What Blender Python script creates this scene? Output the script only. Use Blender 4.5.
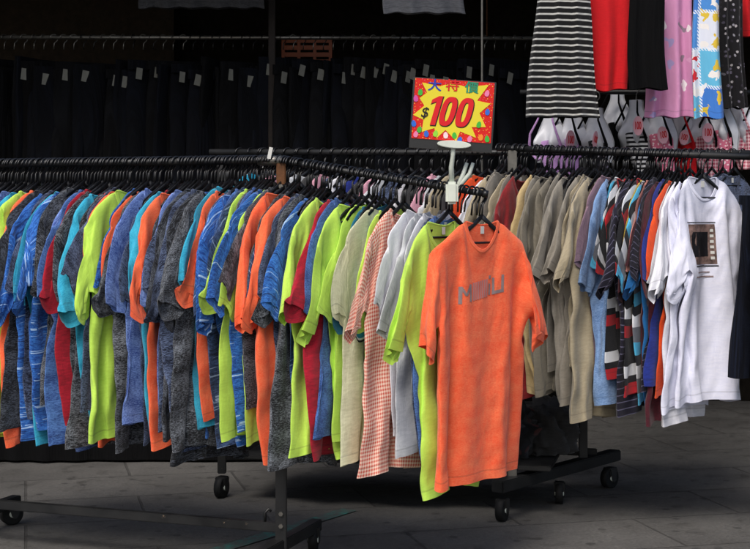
import bpy, bmesh, math, random
import numpy as np
from mathutils import Vector, Matrix

for o in list(bpy.data.objects): bpy.data.objects.remove(o)
SC = bpy.context.scene; COL = SC.collection
rad = math.radians
# ------------------------------------------------------------------ camera, light, exposure
F, HZ, ZC = 1400.0, 214.0, 1.165          # focal length and horizon in photo pixels, eye height in metres
cam = bpy.data.objects.new('camera', bpy.data.cameras.new('camera')); COL.objects.link(cam)
cam.location = (0, 0, ZC); cam.rotation_euler = (rad(90), 0, 0)
cam.data.sensor_width = 36; cam.data.lens = 36*F/750; cam.data.shift_y = -(274.5-HZ)/750
cam.data.clip_end = 500; SC.camera = cam
SUN_EL, SUN_AZ = rad(52), rad(200)        # azimuth clockwise from +Y: light from behind the camera, a little left
W = bpy.data.worlds.new('World'); SC.world = W; W.use_nodes = True
nt = W.node_tree; sky = nt.nodes.new('ShaderNodeTexSky'); sky.sky_type = 'NISHITA'; sky.sun_disc = False
sky.sun_elevation = SUN_EL; sky.sun_rotation = SUN_AZ; sky.air_density = 1.0; sky.dust_density = 4.0
nt.links.new(sky.outputs[0], nt.nodes['Background'].inputs[0]); nt.nodes['Background'].inputs[1].default_value = 0.105
sun = bpy.data.objects.new('sun', bpy.data.lights.new('sun', 'SUN')); COL.objects.link(sun)
sun.data.energy = 1.7; sun.data.angle = rad(25); sun.data.color = (1, .97, .93)
sd = Vector((math.sin(SUN_AZ)*math.cos(SUN_EL), math.cos(SUN_AZ)*math.cos(SUN_EL), math.sin(SUN_EL)))
sun.rotation_euler = sd.to_track_quat('Z', 'Y').to_euler(); sun.location = (-2, -3, 6)
SC.view_settings.view_transform = 'Standard'; SC.view_settings.look = 'None'
SC.view_settings.exposure = 0.5; SC.view_settings.gamma = 1
SC.view_settings.use_curve_mapping = False
RND = random.Random(11)

def P(px, py, Y): return Vector(((px-375)/F*Y, Y, ZC+(HZ-py)/F*Y))   # photo pixel at a distance -> world point
def lerp(a, b, t): return a+(b-a)*t

# ------------------------------------------------------------------ materials
MATS = {}
def hexc(h):
    h = h.lstrip('#'); c = [int(h[i:i+2], 16)/255 for i in (0, 2, 4)]
    return tuple(x/12.92 if x <= .04045 else ((x+.055)/1.055)**2.4 for x in c)+(1,)
class NT:
    def __init__(s, name, rough=.85, sheen=0, spec=.3):
        s.m = bpy.data.materials.new(name); s.m.use_nodes = True; s.t = s.m.node_tree; s.b = s.t.nodes['Principled BSDF']
        s.b.inputs['Roughness'].default_value = rough; s.b.inputs['Specular IOR Level'].default_value = spec
        if sheen: s.b.inputs['Sheen Weight'].default_value = sheen
    def n(s, typ, **kw):
        nd = s.t.nodes.new(typ)
        for k, v in kw.items():
            if isinstance(v, tuple) and k.startswith('i_'): pass
            setattr(nd, k, v)
        return nd
    def l(s, a, b): s.t.links.new(a, b)
    def uv(s): return s.n('ShaderNodeUVMap').outputs[0]
    def obj(s): return s.n('ShaderNodeTexCoord').outputs['Object']
    def mapv(s, v, scale, rnd=True):
        mp = s.n('ShaderNodeMapping'); s.l(v, mp.inputs[0]); mp.inputs['Scale'].default_value = scale
        if rnd:
            oi = s.n('ShaderNodeObjectInfo'); mu = s.math('MULTIPLY', oi.outputs['Random'], 37.0); s.l(mu, mp.inputs['Location'])
        return mp.outputs[0]
    def noise(s, v, scale, detail=3, rough=.6):
        nd = s.n('ShaderNodeTexNoise'); s.l(v, nd.inputs['Vector']); nd.inputs['Scale'].default_value = scale
        nd.inputs['Detail'].default_value = detail; nd.inputs['Roughness'].default_value = rough; return nd.outputs[0]
    def math(s, op, a, b=None, c=None):
        nd = s.n('ShaderNodeMath', operation=op)
        for i, x in enumerate((a, b, c)):
            if x is None: continue
            if isinstance(x, (int, float)): nd.inputs[i].default_value = x
            else: s.l(x, nd.inputs[i])
        return nd.outputs[0]
    def ramp(s, v, stops, interp='LINEAR'):
        nd = s.n('ShaderNodeValToRGB'); s.l(v, nd.inputs[0]); e = nd.color_ramp; e.interpolation = interp
        while len(e.elements) < len(stops): e.elements.new(.5)
        for el, (p, c) in zip(e.elements, stops): el.position = p; el.color = c if len(c) == 4 else tuple(c)+(1,)
        return nd.outputs[0]
    def mix(s, f, a, b, typ='MIX'):
        nd = s.n('ShaderNodeMixRGB', blend_type=typ)
        for i, x in enumerate((f, a, b)):
            if isinstance(x, (int, float, tuple)): nd.inputs[i].default_value = x
            else: s.l(x, nd.inputs[i])
        return nd.outputs[0]
    def bump(s, h, dist=.002, strength=1, prev=None):
        nd = s.n('ShaderNodeBump'); s.l(h, nd.inputs['Height']); nd.inputs['Distance'].default_value = dist; nd.inputs['Strength'].default_value = strength
        if prev is not None: s.l(prev, nd.inputs['Normal'])
        return nd.outputs[0]
    def done(s, col=None, nrm=None):
        if col is not None:
            if isinstance(col, tuple): s.b.inputs['Base Color'].default_value = col
            else: s.l(col, s.b.inputs['Base Color'])
        if nrm is not None: s.l(nrm, s.b.inputs['Normal'])
        return s.m
    def sep(s, v):
        nd = s.n('ShaderNodeSeparateXYZ'); s.l(v, nd.inputs[0]); return nd.outputs

def cloth_finish(k, col, wr=1.0):
    """hem stitching (cuffs and hem share v = -.74), fine wrinkles and a knit surface"""
    uv = k.uv(); x, y, z = k.sep(uv)
    d = k.math('ABSOLUTE', k.math('ADD', y, .715))
    seam = k.math('LESS_THAN', d, .0022)
    col = k.mix(k.math('MULTIPLY', seam, .35), col, (0.0, 0.0, 0.0, 1), 'MULTIPLY') if False else k.mix(k.math('MULTIPLY', seam, .4), col, k.mix(1.0, col, (.45, .45, .45, 1), 'MULTIPLY'))
    w = k.noise(k.mapv(uv, (14, 7, 1)), 1.0, 4, .55)
    kn = k.noise(k.mapv(uv, (900, 900, 1)), 1.0, 1)
    n1 = k.bump(w, .007*wr, .8); n2 = k.bump(kn, .0012, .5, n1)
    hemb = k.bump(k.math('LESS_THAN', y, -.7155), .0025, .7, n2)
    return k.done(col, hemb)
def m_plain(name, h, h2=None, sheen=.15, wr=1.0):
    k = NT(name, .85, sheen); c = hexc(h)
    c2 = hexc(h2) if h2 else tuple(x*.9 for x in c[:3])+(1,)
    v = k.noise(k.mapv(k.uv(), (30, 160, 1)), 1.0, 3, .7)
    return cloth_finish(k, k.ramp(v, [(.38, c2), (.62, c)]), wr)
def m_heather(name, dark, light, lo=.42, hi=.6, sx=85, sy=380):
    k = NT(name, .9, .15); uv = k.uv()
    a = k.noise(k.mapv(uv, (sx, sy, 1)), 1.0, 4, .75); b = k.noise(k.mapv(uv, (9, 30, 1)), 1.0, 2, .5)
    v = k.math('ADD', a, k.math('MULTIPLY', k.math('SUBTRACT', b, .5), .35))
    return cloth_finish(k, k.ramp(v, [(lo, hexc(dark)), ((lo+hi)/2, tuple((p+q)/2 for p, q in zip(hexc(dark), hexc(light)))), (hi, hexc(light))]))
def m_spaced(name, dark, mid, line):
    """heathered cloth with broken thin horizontal lines"""
    k = NT(name, .9, .15); uv = k.uv(); x, y, z = k.sep(uv)
    a = k.noise(k.mapv(uv, (60, 240, 1)), 1.0, 4, .75)
    base = k.ramp(a, [(.4, hexc(dark)), (.6, hexc(mid))])
    lw = k.noise(k.mapv(uv, (1.5, 105, 1)), 1.0, 2, .6)
    br = k.noise(k.mapv(uv, (22, 40, 1)), 1.0, 1)
    f = k.math('MULTIPLY', k.math('GREATER_THAN', lw, .63), k.math('GREATER_THAN', br, .42))
    dk = k.math('LESS_THAN', lw, .38)
    c = k.mix(k.math('MULTIPLY', dk, .7), base, tuple(q*.35 for q in hexc(dark)[:3])+(1,))
    return cloth_finish(k, k.mix(f, c, hexc(line)))
def m_bands(name, bands, period, edge=None):
    """bold horizontal bands: list of (share, colour)"""
    k = NT(name, .88, .1); x, y, z = k.sep(k.uv())
    t = k.math('FRACT', k.math('DIVIDE', k.math('ADD', y, 10.0), period))
    st = []; p = 0
    for s, h in bands: st.append((p, hexc(h))); p += s
    return cloth_finish(k, k.ramp(t, st, 'CONSTANT'))
def m_gingham(name, a, b, size):
    k = NT(name, .88, .1); uv = k.uv(); x, y, z = k.sep(uv)
    fx = k.math('LESS_THAN', k.math('FRACT', k.math('DIVIDE', k.math('ADD', x, 9.0), size)), .5)
    fy = k.math('LESS_THAN', k.math('FRACT', k.math('DIVIDE', k.math('ADD', y, 9.0), size)), .5)
    s = k.math('MULTIPLY', k.math('ADD', fx, fy), .5)
    ca, cb = hexc(a), hexc(b)
    return cloth_finish(k, k.ramp(s, [(0, cb), (.25, tuple((p+q)/2 for p, q in zip(ca, cb))), (.75, ca)], 'CONSTANT'))
def m_basic(name, h, rough=.5, spec=.4, metal=0, nz=0, bump=0):
    k = NT(name, rough, 0, spec); k.b.inputs['Metallic'].default_value = metal
    c = hexc(h); col = c; nr = None
    if nz or bump:
        v = k.noise(k.mapv(k.obj(), (1, 1, 1), False), 28, 5, .65)
        if nz: col = k.ramp(v, [(.3, tuple(q*(1-nz) for q in c[:3])+(1,)), (.7, tuple(min(1, q*(1+nz)) for q in c[:3])+(1,))])
        if bump: nr = k.bump(v, bump)
    return k.done(col, nr)

def m_denim(name, a, b):
    k = NT(name, .9, 0, .15); v = k.noise(k.mapv(k.uv(), (46, 2.2, 1)), 1.0, 4, .6); w = k.noise(k.mapv(k.uv(), (300, 300, 1)), 1.0, 2)
    c = k.ramp(k.math('ADD', v, k.math('MULTIPLY', k.math('SUBTRACT', w, .5), .25)), [(.42, hexc(a)), (.68, hexc(b))])  # paler vertical streaks: crease highlights painted into the cloth colour
    return k.done(c, k.bump(v, .012, .8))
M = MATS
M['lime'] = m_plain('neon_lime_jersey', '#c2ea5c', '#bae254'); M['orange'] = m_heather('neon_orange_melange', '#f5441a', '#ff8658', .28, .72, 110, 620)
M['turquoise'] = m_heather('turquoise_melange', '#1f8fb4', '#3fb4d2', .36, .62)
M['periwinkle'] = m_heather('periwinkle_melange', '#2a4692', '#86a2de', .38, .62)
M['denim'] = m_heather('denim_blue_melange', '#23407e', '#5b86c8', .38, .62)
M['charcoal'] = m_heather('charcoal_melange', '#0a0b0f', '#7d838c', .44, .65)
M['black'] = m_heather('black_melange', '#08090e', '#626975', .45, .66)
M['slate'] = m_heather('slate_navy_melange', '#0f1528', '#6a7a9e', .42, .64)
M['navystripe'] = m_spaced('navy_spaced_stripe', '#1d2b49', '#4a6490', '#9fb4d0')
M['royal'] = m_spaced('royal_blue_spaced_stripe', '#123f8c', '#3c7cd0', '#a8c8ee')
M['red'] = m_plain('crimson_jersey', '#b3122c', '#8f0c22'); M['redheather'] = m_heather('red_melange', '#8c1220', '#f05a60', .40, .62)
M['teal'] = m_plain('deep_teal_jersey', '#0f6f8c', '#0a5c76'); M['cream'] = m_plain('pale_sand_jersey', '#d3d2b0', '#c3c29e')
M['turqband'] = m_bands('turquoise_and_black_bands', [(.42, '#2598bd'), (.06, '#d8e4ea'), (.46, '#10141c'), (.06, '#d8e4ea')], .16)
M['gingham'] = m_gingham('coral_gingham', '#d05a48', '#f2d8c4', .0105)
M['white'] = m_plain('white_jersey', '#e6e6ec', '#dcdce4'); M['palegrey'] = m_plain('pale_grey_jersey', '#c6c8cc', '#b8bbc0')
M['coolwhite'] = m_plain('cool_white_jersey', '#e4e5f4', '#dcdef0')
M['khaki'] = m_plain('khaki_cotton', '#a89c82', '#9d9178'); M['olive'] = m_plain('olive_grey_cotton', '#7a7466', '#716b5e')
M['taupe'] = m_plain('taupe_cotton', '#8a8479', '#817b70'); M['tan'] = m_plain('tan_yellow_cotton', '#c2aa7a', '#b69e6e')
M['grey'] = m_plain('dark_grey_cotton', '#3d3d3e', '#333334'); M['maroon'] = m_plain('maroon_cotton', '#4e1422', '#40101c')
M['lavender'] = m_plain('dusty_lavender_cotton', '#8f7482', '#806675'); M['lightdenim'] = m_heather('washed_denim_blue', '#5878a4', '#86a4cc', .36, .62)
M['boldband'] = m_bands('white_black_cyan_bands', [(.25, '#d8dade'), (.20, '#14161e'), (.25, '#4fb4dc'), (.30, '#6c7078')], .17)
M['redband'] = m_bands('black_red_white_bands', [(.3, '#101118'), (.2, '#b01824'), (.12, '#101118'), (.2, '#d8dade'), (.18, '#101118')], .20)
M['pinstripe'] = m_bands('navy_purple_pinstripe', [(.86, '#161424'), (.14, '#5c5a72')], .022)
M['whiteband'] = m_bands('black_and_white_bands', [(.55, '#14161e'), (.45, '#c9ccd2')], .12)
M['finestripe'] = m_bands('navy_and_white_fine_stripe', [(.5, '#14161e'), (.5, '#b9bcc6')], .03)
M['skyblue'] = m_plain('bright_blue_jersey', '#1a6cae', '#1864a2'); M['yellow'] = m_plain('yellow_cotton', '#c4aa48', '#b89e40')
M['peach'] = m_plain('peach_pink_cotton', '#d88f84', '#c88076'); M['plainorange'] = m_plain('bright_orange_cotton', '#ea5216', '#dc480f')
M['maroonred'] = m_plain('dark_red_cotton', '#861c22', '#741619')
M['printmauve'] = m_basic('mauve_print', '#c47f78', .75); M['printdark'] = m_basic('brown_photo_print', '#75605a', .8, .2, 0, .8); M['printblack'] = m_basic('black_print', '#16151a', .8, .2)
M['royalplain'] = m_plain('royal_blue_cotton', '#20338c', '#1a2a78'); M['pink'] = m_plain('soft_pink_cotton', '#d8a0b0', '#c890a2')
M['plasticblack'] = m_basic('black_plastic', '#101012', .35, .5)
def m_paintsteel():
    k = NT('chipped_black_painted_steel', .45, 0, .5); v = k.mapv(k.obj(), (1, 1, 1), False); a = k.noise(v, 26, 6, .75); d = k.noise(v, 5, 3, .6)
    c = k.ramp(d, [(.35, hexc('#0b0c0e')), (.7, hexc('#1b1b1b'))])
    c = k.mix(k.ramp(a, [(.66, (0, 0, 0)), (.69, (1, 1, 1))]), c, hexc('#6a5a4a'))
    k.l(k.ramp(d, [(.3, (.35,)*3), (.7, (.7,)*3)]), k.b.inputs['Roughness']); return k.done(c, k.bump(a, .0012, .6))
M['steelblack'] = m_paintsteel()
M['steel'] = m_basic('worn_bare_steel', '#7d7a74', .35, .5, .8, .25)
M['rust'] = m_basic('rusty_brown_steel', '#5a3a22', .7, .3, .2, .4, .001); M['polebrown'] = m_basic('dark_brown_steel', '#1d1612', .7, .3, 0, .3)
M['dimsteel'] = m_basic('dull_grey_steel', '#4a4946', .6, .3, .3, .2)
M['rubber'] = m_basic('black_rubber', '#141414', .7, .3, 0, .2)
M['castergrey'] = m_basic('grey_caster_housing', '#2a2a2a', .45, .4, 0, .3)
M['clipgrey'] = m_basic('pale_grey_green_plastic', '#ccd2c6', .38, .5, 0, .06)
M['tagwhite'] = m_basic('white_paper', '#c9c9c4', .8); M['dimtag'] = m_basic('dull_paper_tag', '#77776f', .8, .2, 0, .15); M['labelgrey'] = m_basic('grey_print', '#92807f', .75, .2, 0, .25)
M['hangerorange'] = m_basic('orange_hanger_plastic', '#c8641e', .4); M['hangerwhite'] = m_basic('white_hanger_plastic', '#c4c4bc', .4)
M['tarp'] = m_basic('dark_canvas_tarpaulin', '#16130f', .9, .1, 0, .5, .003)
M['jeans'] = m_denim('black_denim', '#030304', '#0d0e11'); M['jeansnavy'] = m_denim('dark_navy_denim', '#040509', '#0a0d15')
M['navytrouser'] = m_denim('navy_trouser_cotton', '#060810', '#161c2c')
M['leather'] = m_basic('tan_leather_patch', '#8a5a30', .7, .3, 0, .2)

def m_speckle(name, base, cols, scale, thr, uvs=True):
    """cloth with scattered motifs: voronoi spots, each with a colour of its own"""
    k = NT(name, .85, .1); v = k.mapv(k.uv(), (1, 1, 1), False)
    nd = k.n('ShaderNodeTexNoise'); k.l(v, nd.inputs['Vector']); nd.inputs['Scale'].default_value = scale*1.6; nd.inputs['Detail'].default_value = 2
    v = k.mix(.55/scale if scale < 20 else .1/scale, v, nd.outputs['Color'], 'LINEAR_LIGHT')
    vo = k.n('ShaderNodeTexVoronoi', voronoi_dimensions='2D'); k.l(v, vo.inputs['Vector']); vo.inputs['Scale'].default_value = scale
    wob = k.math('MULTIPLY', k.noise(v, scale*3, 2), .5*thr)
    f = k.math('LESS_THAN', k.math('ADD', vo.outputs['Distance'], wob), thr)
    r = k.sep(vo.outputs['Color'])[0]
    spot = k.ramp(r, [(i/len(cols), hexc(c)) for i, c in enumerate(cols)], 'CONSTANT')
    return cloth_finish(k, k.mix(f, hexc(base), spot))
M['skirtstripe'] = m_bands('black_skirt_white_stripes', [(.72, '#08080b'), (.28, '#bcbcb8')], .0262)
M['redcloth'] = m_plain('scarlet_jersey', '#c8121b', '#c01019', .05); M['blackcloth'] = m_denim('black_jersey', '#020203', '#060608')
M['pinkprint'] = m_speckle('pink_cotton_with_motifs', '#cf8fb8', ['#e8e2e4', '#4d9a5c', '#d8a0c4', '#8a7a88', '#e8e2e4', '#a898c8'], 11, .24)
M['floral'] = m_speckle('black_cotton_small_flowers', '#0d0c12', ['#8c8a94', '#5c5868', '#a8a4a8', '#2a2632'], 34, .26)
M['polka'] = m_speckle('pink_polka_cotton', '#d0708a', ['#f0d8dc'], 60, .3); M['pinkgingham'] = m_gingham('pink_gingham', '#b04860', '#e8c8cc', .016); M['tealplaid'] = m_gingham('teal_plaid', '#1f5a52', '#6fa094', .03)
M['lilac'] = m_plain('lilac_cotton', '#b48cc0', '#a880b4'); M['bwstripe'] = m_bands('black_white_stripe', [(.5, '#101014'), (.5, '#c8c8c8')], .02)
def m_patch():
    k = NT('patchwork_print_cotton', .85, .1); uv = k.uv(); x, y, z = k.sep(uv); S = .16
    cu = k.math('DIVIDE', k.math('ADD', x, 8.04), S); cv = k.math('DIVIDE', k.math('ADD', y, 8.13), S)
    idx = k.math('FRACT', k.math('MULTIPLY', k.math('ADD', k.math('MULTIPLY', k.math('FLOOR', cu), 3.0), k.math('FLOOR', cv)), .25))
    base = k.ramp(k.math('ADD', idx, .01), [(0, hexc('#3f78c8')), (.25, hexc('#62b4d8')), (.5, hexc('#d8dce8')), (.75, hexc('#4a8ad0'))], 'CONSTANT')
    fu, fv = k.math('FRACT', cu), k.math('FRACT', cv)
    e = k.math('MINIMUM', k.math('MINIMUM', fu, k.math('SUBTRACT', 1.0, fu)), k.math('MINIMUM', fv, k.math('SUBTRACT', 1.0, fv)))
    st = k.math('MULTIPLY', k.math('LESS_THAN', e, .05), k.math('GREATER_THAN', k.math('FRACT', k.math('MULTIPLY', k.math('ADD', x, y), 70.0)), .45))
    nd = k.n('ShaderNodeTexNoise'); k.l(uv, nd.inputs['Vector']); nd.inputs['Scale'].default_value = 24
    vo = k.n('ShaderNodeTexVoronoi', voronoi_dimensions='2D'); k.l(k.mix(.05, uv, nd.outputs['Color'], 'LINEAR_LIGHT'), vo.inputs['Vector']); vo.inputs['Scale'].default_value = 13
    sp = k.ramp(k.sep(vo.outputs['Color'])[0], [(0, hexc('#c8202c')), (.3, hexc('#e8e4e0')), (.6, hexc('#d8b83c')), (.8, hexc('#e8e4e0'))], 'CONSTANT')
    c = k.mix(k.math('LESS_THAN', vo.outputs['Distance'], .27), base, sp)
    return cloth_finish(k, k.mix(st, c, hexc('#dfe6f0')))
M['patch'] = m_patch()
M['silver'] = m_basic('silver_moulded_plastic', '#d2d4da', .42, .45, 0, .06)
M['palecloth'] = m_plain('pale_grey_cloth', '#8f9094', '#7c7d82'); M['darkgreycloth'] = m_plain('dark_grey_cloth', '#3a3a3c', '#2c2c2e')
M['brownwall'] = m_basic('brown_plywood', '#2a2219', .85, .2, 0, .35, .002); M['crate'] = m_basic('orange_crate_plastic', '#8a3f16', .5)
M['cardred'] = m_speckle('red_confetti_card', '#d0231c', ['#e8a03c', '#d86a90', '#e8d84c'], 90, .16); M['cardyellow'] = m_basic('yellow_card_print', '#dccc2e', .5)
M['digitred'] = m_basic('red_ink', '#d0101a', .5); M['inkblack'] = m_basic('black_ink', '#1a1410', .5); M['inkblue'] = m_basic('blue_ink', '#1a3aa8', .5); M['inkgreen'] = m_basic('green_ink', '#0f8a6a', .5)
for nm, h in (('bgreen', '#3fae3a'), ('bpink', '#e27aa4'), ('bblue', '#2a66c8'), ('borange', '#e88a2c'), ('bwhite', '#ead0d4'), ('blime', '#8ed03c'), ('bmagenta', '#c8489a')): M[nm] = m_basic('balloon_print_'+nm[1:], h, .45)
M['holder'] = m_basic('smoky_acrylic_holder', '#24262a', .2, .6)
M['tagpink'] = m_basic('pink_card_tag', '#e9b0bc', .6); M['bundle'] = m_speckle('dark_patterned_bundle_cloth', '#0d0e12', ['#20242e', '#3a3c44', '#15181f', '#4a2020'], 22, .5)

def m_ground():
    k = NT('worn_dark_pavers', .75, 0, .25); o = k.obj()
    mp = k.n('ShaderNodeMapping'); k.l(o, mp.inputs[0]); mp.inputs['Rotation'].default_value = (0, 0, rad(-14)); v = mp.outputs[0]
    br = k.n('ShaderNodeTexBrick'); k.l(v, br.inputs['Vector']); br.inputs['Scale'].default_value = 1.0
    br.inputs['Brick Width'].default_value = .9; br.inputs['Row Height'].default_value = .45; br.inputs['Mortar Size'].default_value = .006; br.inputs['Mortar Smooth'].default_value = .3
    br.inputs['Color1'].default_value = (.088, .086, .082, 1); br.inputs['Color2'].default_value = (.104, .101, .096, 1); br.inputs['Mortar'].default_value = (.062, .060, .057, 1)
    n1 = k.noise(v, 1.3, 6, .65); n2 = k.noise(v, 75, 6, .8); n3 = k.noise(v, 7, 5, .7)
    c = k.mix(1.0, br.outputs[0], k.ramp(n1, [(.3, (.72, .71, .70)), (.7, (1.15, 1.14, 1.12))]), 'MULTIPLY')
    c = k.mix(1.0, c, k.ramp(n2, [(.3, (.6, .6, .6)), (.7, (1.4, 1.4, 1.4))]), 'MULTIPLY')
    c = k.mix(1.0, c, k.ramp(n3, [(.32, (.68, .68, .67)), (.42, (1, 1, 1))]), 'MULTIPLY')
    gum = k.n('ShaderNodeTexVoronoi', voronoi_dimensions='2D'); k.l(v, gum.inputs['Vector']); gum.inputs['Scale'].default_value = 4.5
    c = k.mix(k.math('MULTIPLY', k.math('LESS_THAN', k.math('ADD', gum.outputs['Distance'], k.math('MULTIPLY', n3, .12)), .13), .55), c, (.03, .03, .029, 1))
    h = k.math('SUBTRACT', k.math('MULTIPLY', n2, .5), k.math('MULTIPLY', br.outputs['Fac'], 1.0))
    k.l(k.ramp(n3, [(.35, (.5,)*3), (.6, (.85,)*3)]), k.b.inputs['Roughness'])
    return k.done(c, k.bump(h, .006, .7))
M['ground'] = m_ground()
def m_paint():
    k = NT('worn_teal_paint', .7); n = k.noise(k.mapv(k.obj(), (1, 1, 1), False), 22, 6, .75)
    return k.done(k.ramp(n, [(.44, (.075, .076, .072)), (.7, hexc('#2f7a70'))]))
M['paint'] = m_paint()

# ------------------------------------------------------------------ mesh helpers
def link(o): COL.objects.link(o); return o
def tag(o, label=None, cat=None, group=None, kind=None):
    for a, b in (('label', label), ('category', cat), ('group', group), ('kind', kind)):
        if b: o[a] = b
    return o
def empty(name, loc=(0, 0, 0), rz=0):
    o = bpy.data.objects.new(name, None); o.location = loc; o.rotation_euler = (0, 0, rz); o.empty_display_size = .05; return link(o)
class MB:
    def __init__(s): s.v = []; s.f = []; s.uv = []
    def quadgrid(s, rows, closed=False, uvs=None):
        b = len(s.v); n = len(rows[0])
        for r in rows: s.v.extend([tuple(p) for p in r])
        for j in range(len(rows)-1):
            for i in range(n if closed else n-1):
                i2 = (i+1) % n
                s.f.append((b+j*n+i, b+j*n+i2, b+(j+1)*n+i2, b+(j+1)*n+i))
        return s
    def box(s, c, sz, rot=None):
        b = len(s.v)
        for x in (-.5, .5):
            for y in (-.5, .5):
                for z in (-.5, .5):
                    p = Vector((x*sz[0], y*sz[1], z*sz[2]))
                    if rot: p = rot @ p
                    s.v.append(tuple(p+Vector(c)))
        for f in ((0, 1, 3, 2), (4, 6, 7, 5), (0, 4, 5, 1), (2, 3, 7, 6), (0, 2, 6, 4), (1, 5, 7, 3)): s.f.append(tuple(b+i for i in f))
        return s
    def bar(s, a, b, w, h):
        a, b = Vector(a), Vector(b); d = b-a; y = d.normalized(); x = y.cross(Vector((0, 0, 1)))
        x = x.normalized() if x.length > 1e-4 else Vector((1, 0, 0)); z = x.cross(y)
        return s.box((a+b)/2, (w, d.length, h), Matrix((x, y, z)).transposed())
    def tube(s, pts, r, n=10, cap=True):
        pts = [Vector(p) for p in pts]; rs = r if isinstance(r, (list, tuple)) else [r]*len(pts); rows = []; up = None
        for i, p in enumerate(pts):
            d = (pts[min(i+1, len(pts)-1)]-pts[max(i-1, 0)]).normalized()
            if up is None: up = Vector((0, 0, 1)) if abs(d.z) < .9 else Vector((1, 0, 0))
            x = d.cross(up); x = x.normalized() if x.length > 1e-5 else d.orthogonal().normalized(); up = x.cross(d).normalized()
            rows.append([p+rs[i]*(math.cos(t)*x+math.sin(t)*up) for t in (2*math.pi*k/n for k in range(n))])
        b = len(s.v); s.quadgrid(rows, True)
        if cap: s.f.append(tuple(b+i for i in range(n))[::-1]); s.f.append(tuple(b+(len(pts)-1)*n+i for i in range(n)))
        return s
    def prism(s, pts, t):          # outline in xz, thickness t along y
        n = len(pts); b = len(s.v)
        for y in (-t/2, t/2): s.v.extend([(p[0], y, p[1]) for p in pts])
        s.f.append(tuple(range(b, b+n))); s.f.append(tuple(range(b+n, b+2*n))[::-1])
        for i in range(n): j = (i+1) % n; s.f.append((b+i, b+n+i, b+n+j, b+j))
        return s
    def mesh(s, name, smooth=False, bevel=0):
        me = bpy.data.meshes.new(name); me.from_pydata(s.v, [], s.f); me.update()
        bm = bmesh.new(); bm.from_mesh(me); bmesh.ops.recalc_face_normals(bm, faces=bm.faces)
        if bevel: bmesh.ops.bevel(bm, geom=[e for e in bm.edges], offset=bevel, segments=2, affect='EDGES', clamp_overlap=True)
        bm.to_mesh(me); bm.free()
        if smooth: me.polygons.foreach_set('use_smooth', [True]*len(me.polygons))
        return me
    def build(s, name, mat, parent=None, smooth=False, bevel=0):
        return mobj(name, s.mesh(name, smooth, bevel), mat, parent)
def mobj(name, me, mat, parent=None):
    o = bpy.data.objects.new(name, me)
    if mat is not None:
        if not me.materials: me.materials.append(None)
        o.material_slots[0].link = 'OBJECT'; o.material_slots[0].material = M[mat] if isinstance(mat, str) else mat
    if parent: o.parent = parent
    return link(o)
def set_uv(me, uvs):               # uvs per vertex
    l = me.uv_layers.new(name='UVMap'); idx = np.zeros(len(me.loops), np.int32); me.loops.foreach_get('vertex_index', idx)
    l.data.foreach_set('uv', np.array(uvs, np.float32)[idx].ravel())
def bake(me, levels=2, thick=0):
    o = link(bpy.data.objects.new('tmp', me))
    if levels: m = o.modifiers.new('s', 'SUBSURF'); m.levels = levels; m.render_levels = levels
    if thick: m = o.modifiers.new('t', 'SOLIDIFY'); m.thickness = thick; m.offset = 0
    dg = bpy.context.evaluated_depsgraph_get(); r = bpy.data.meshes.new_from_object(o.evaluated_get(dg), preserve_all_data_layers=True, depsgraph=dg)
    bpy.data.objects.remove(o); r.polygons.foreach_set('use_smooth', [True]*len(r.polygons)); r.materials.clear(); return r
def text_mesh(body, size, depth=.0006, shear=0, bold=0):
    cu = bpy.data.curves.new('txt', 'FONT'); cu.body = body; cu.size = size; cu.extrude = depth; cu.align_x = 'CENTER'; cu.align_y = 'CENTER'; cu.shear = shear; cu.offset = bold
    o = link(bpy.data.objects.new('txt', cu)); dg = bpy.context.evaluated_depsgraph_get()
    me = bpy.data.meshes.new_from_object(o.evaluated_get(dg), depsgraph=dg); bpy.data.objects.remove(o); me.materials.clear()
    me.transform(Matrix.Rotation(rad(90), 4, 'X')); return me        # text now stands in xz facing -y

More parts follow.
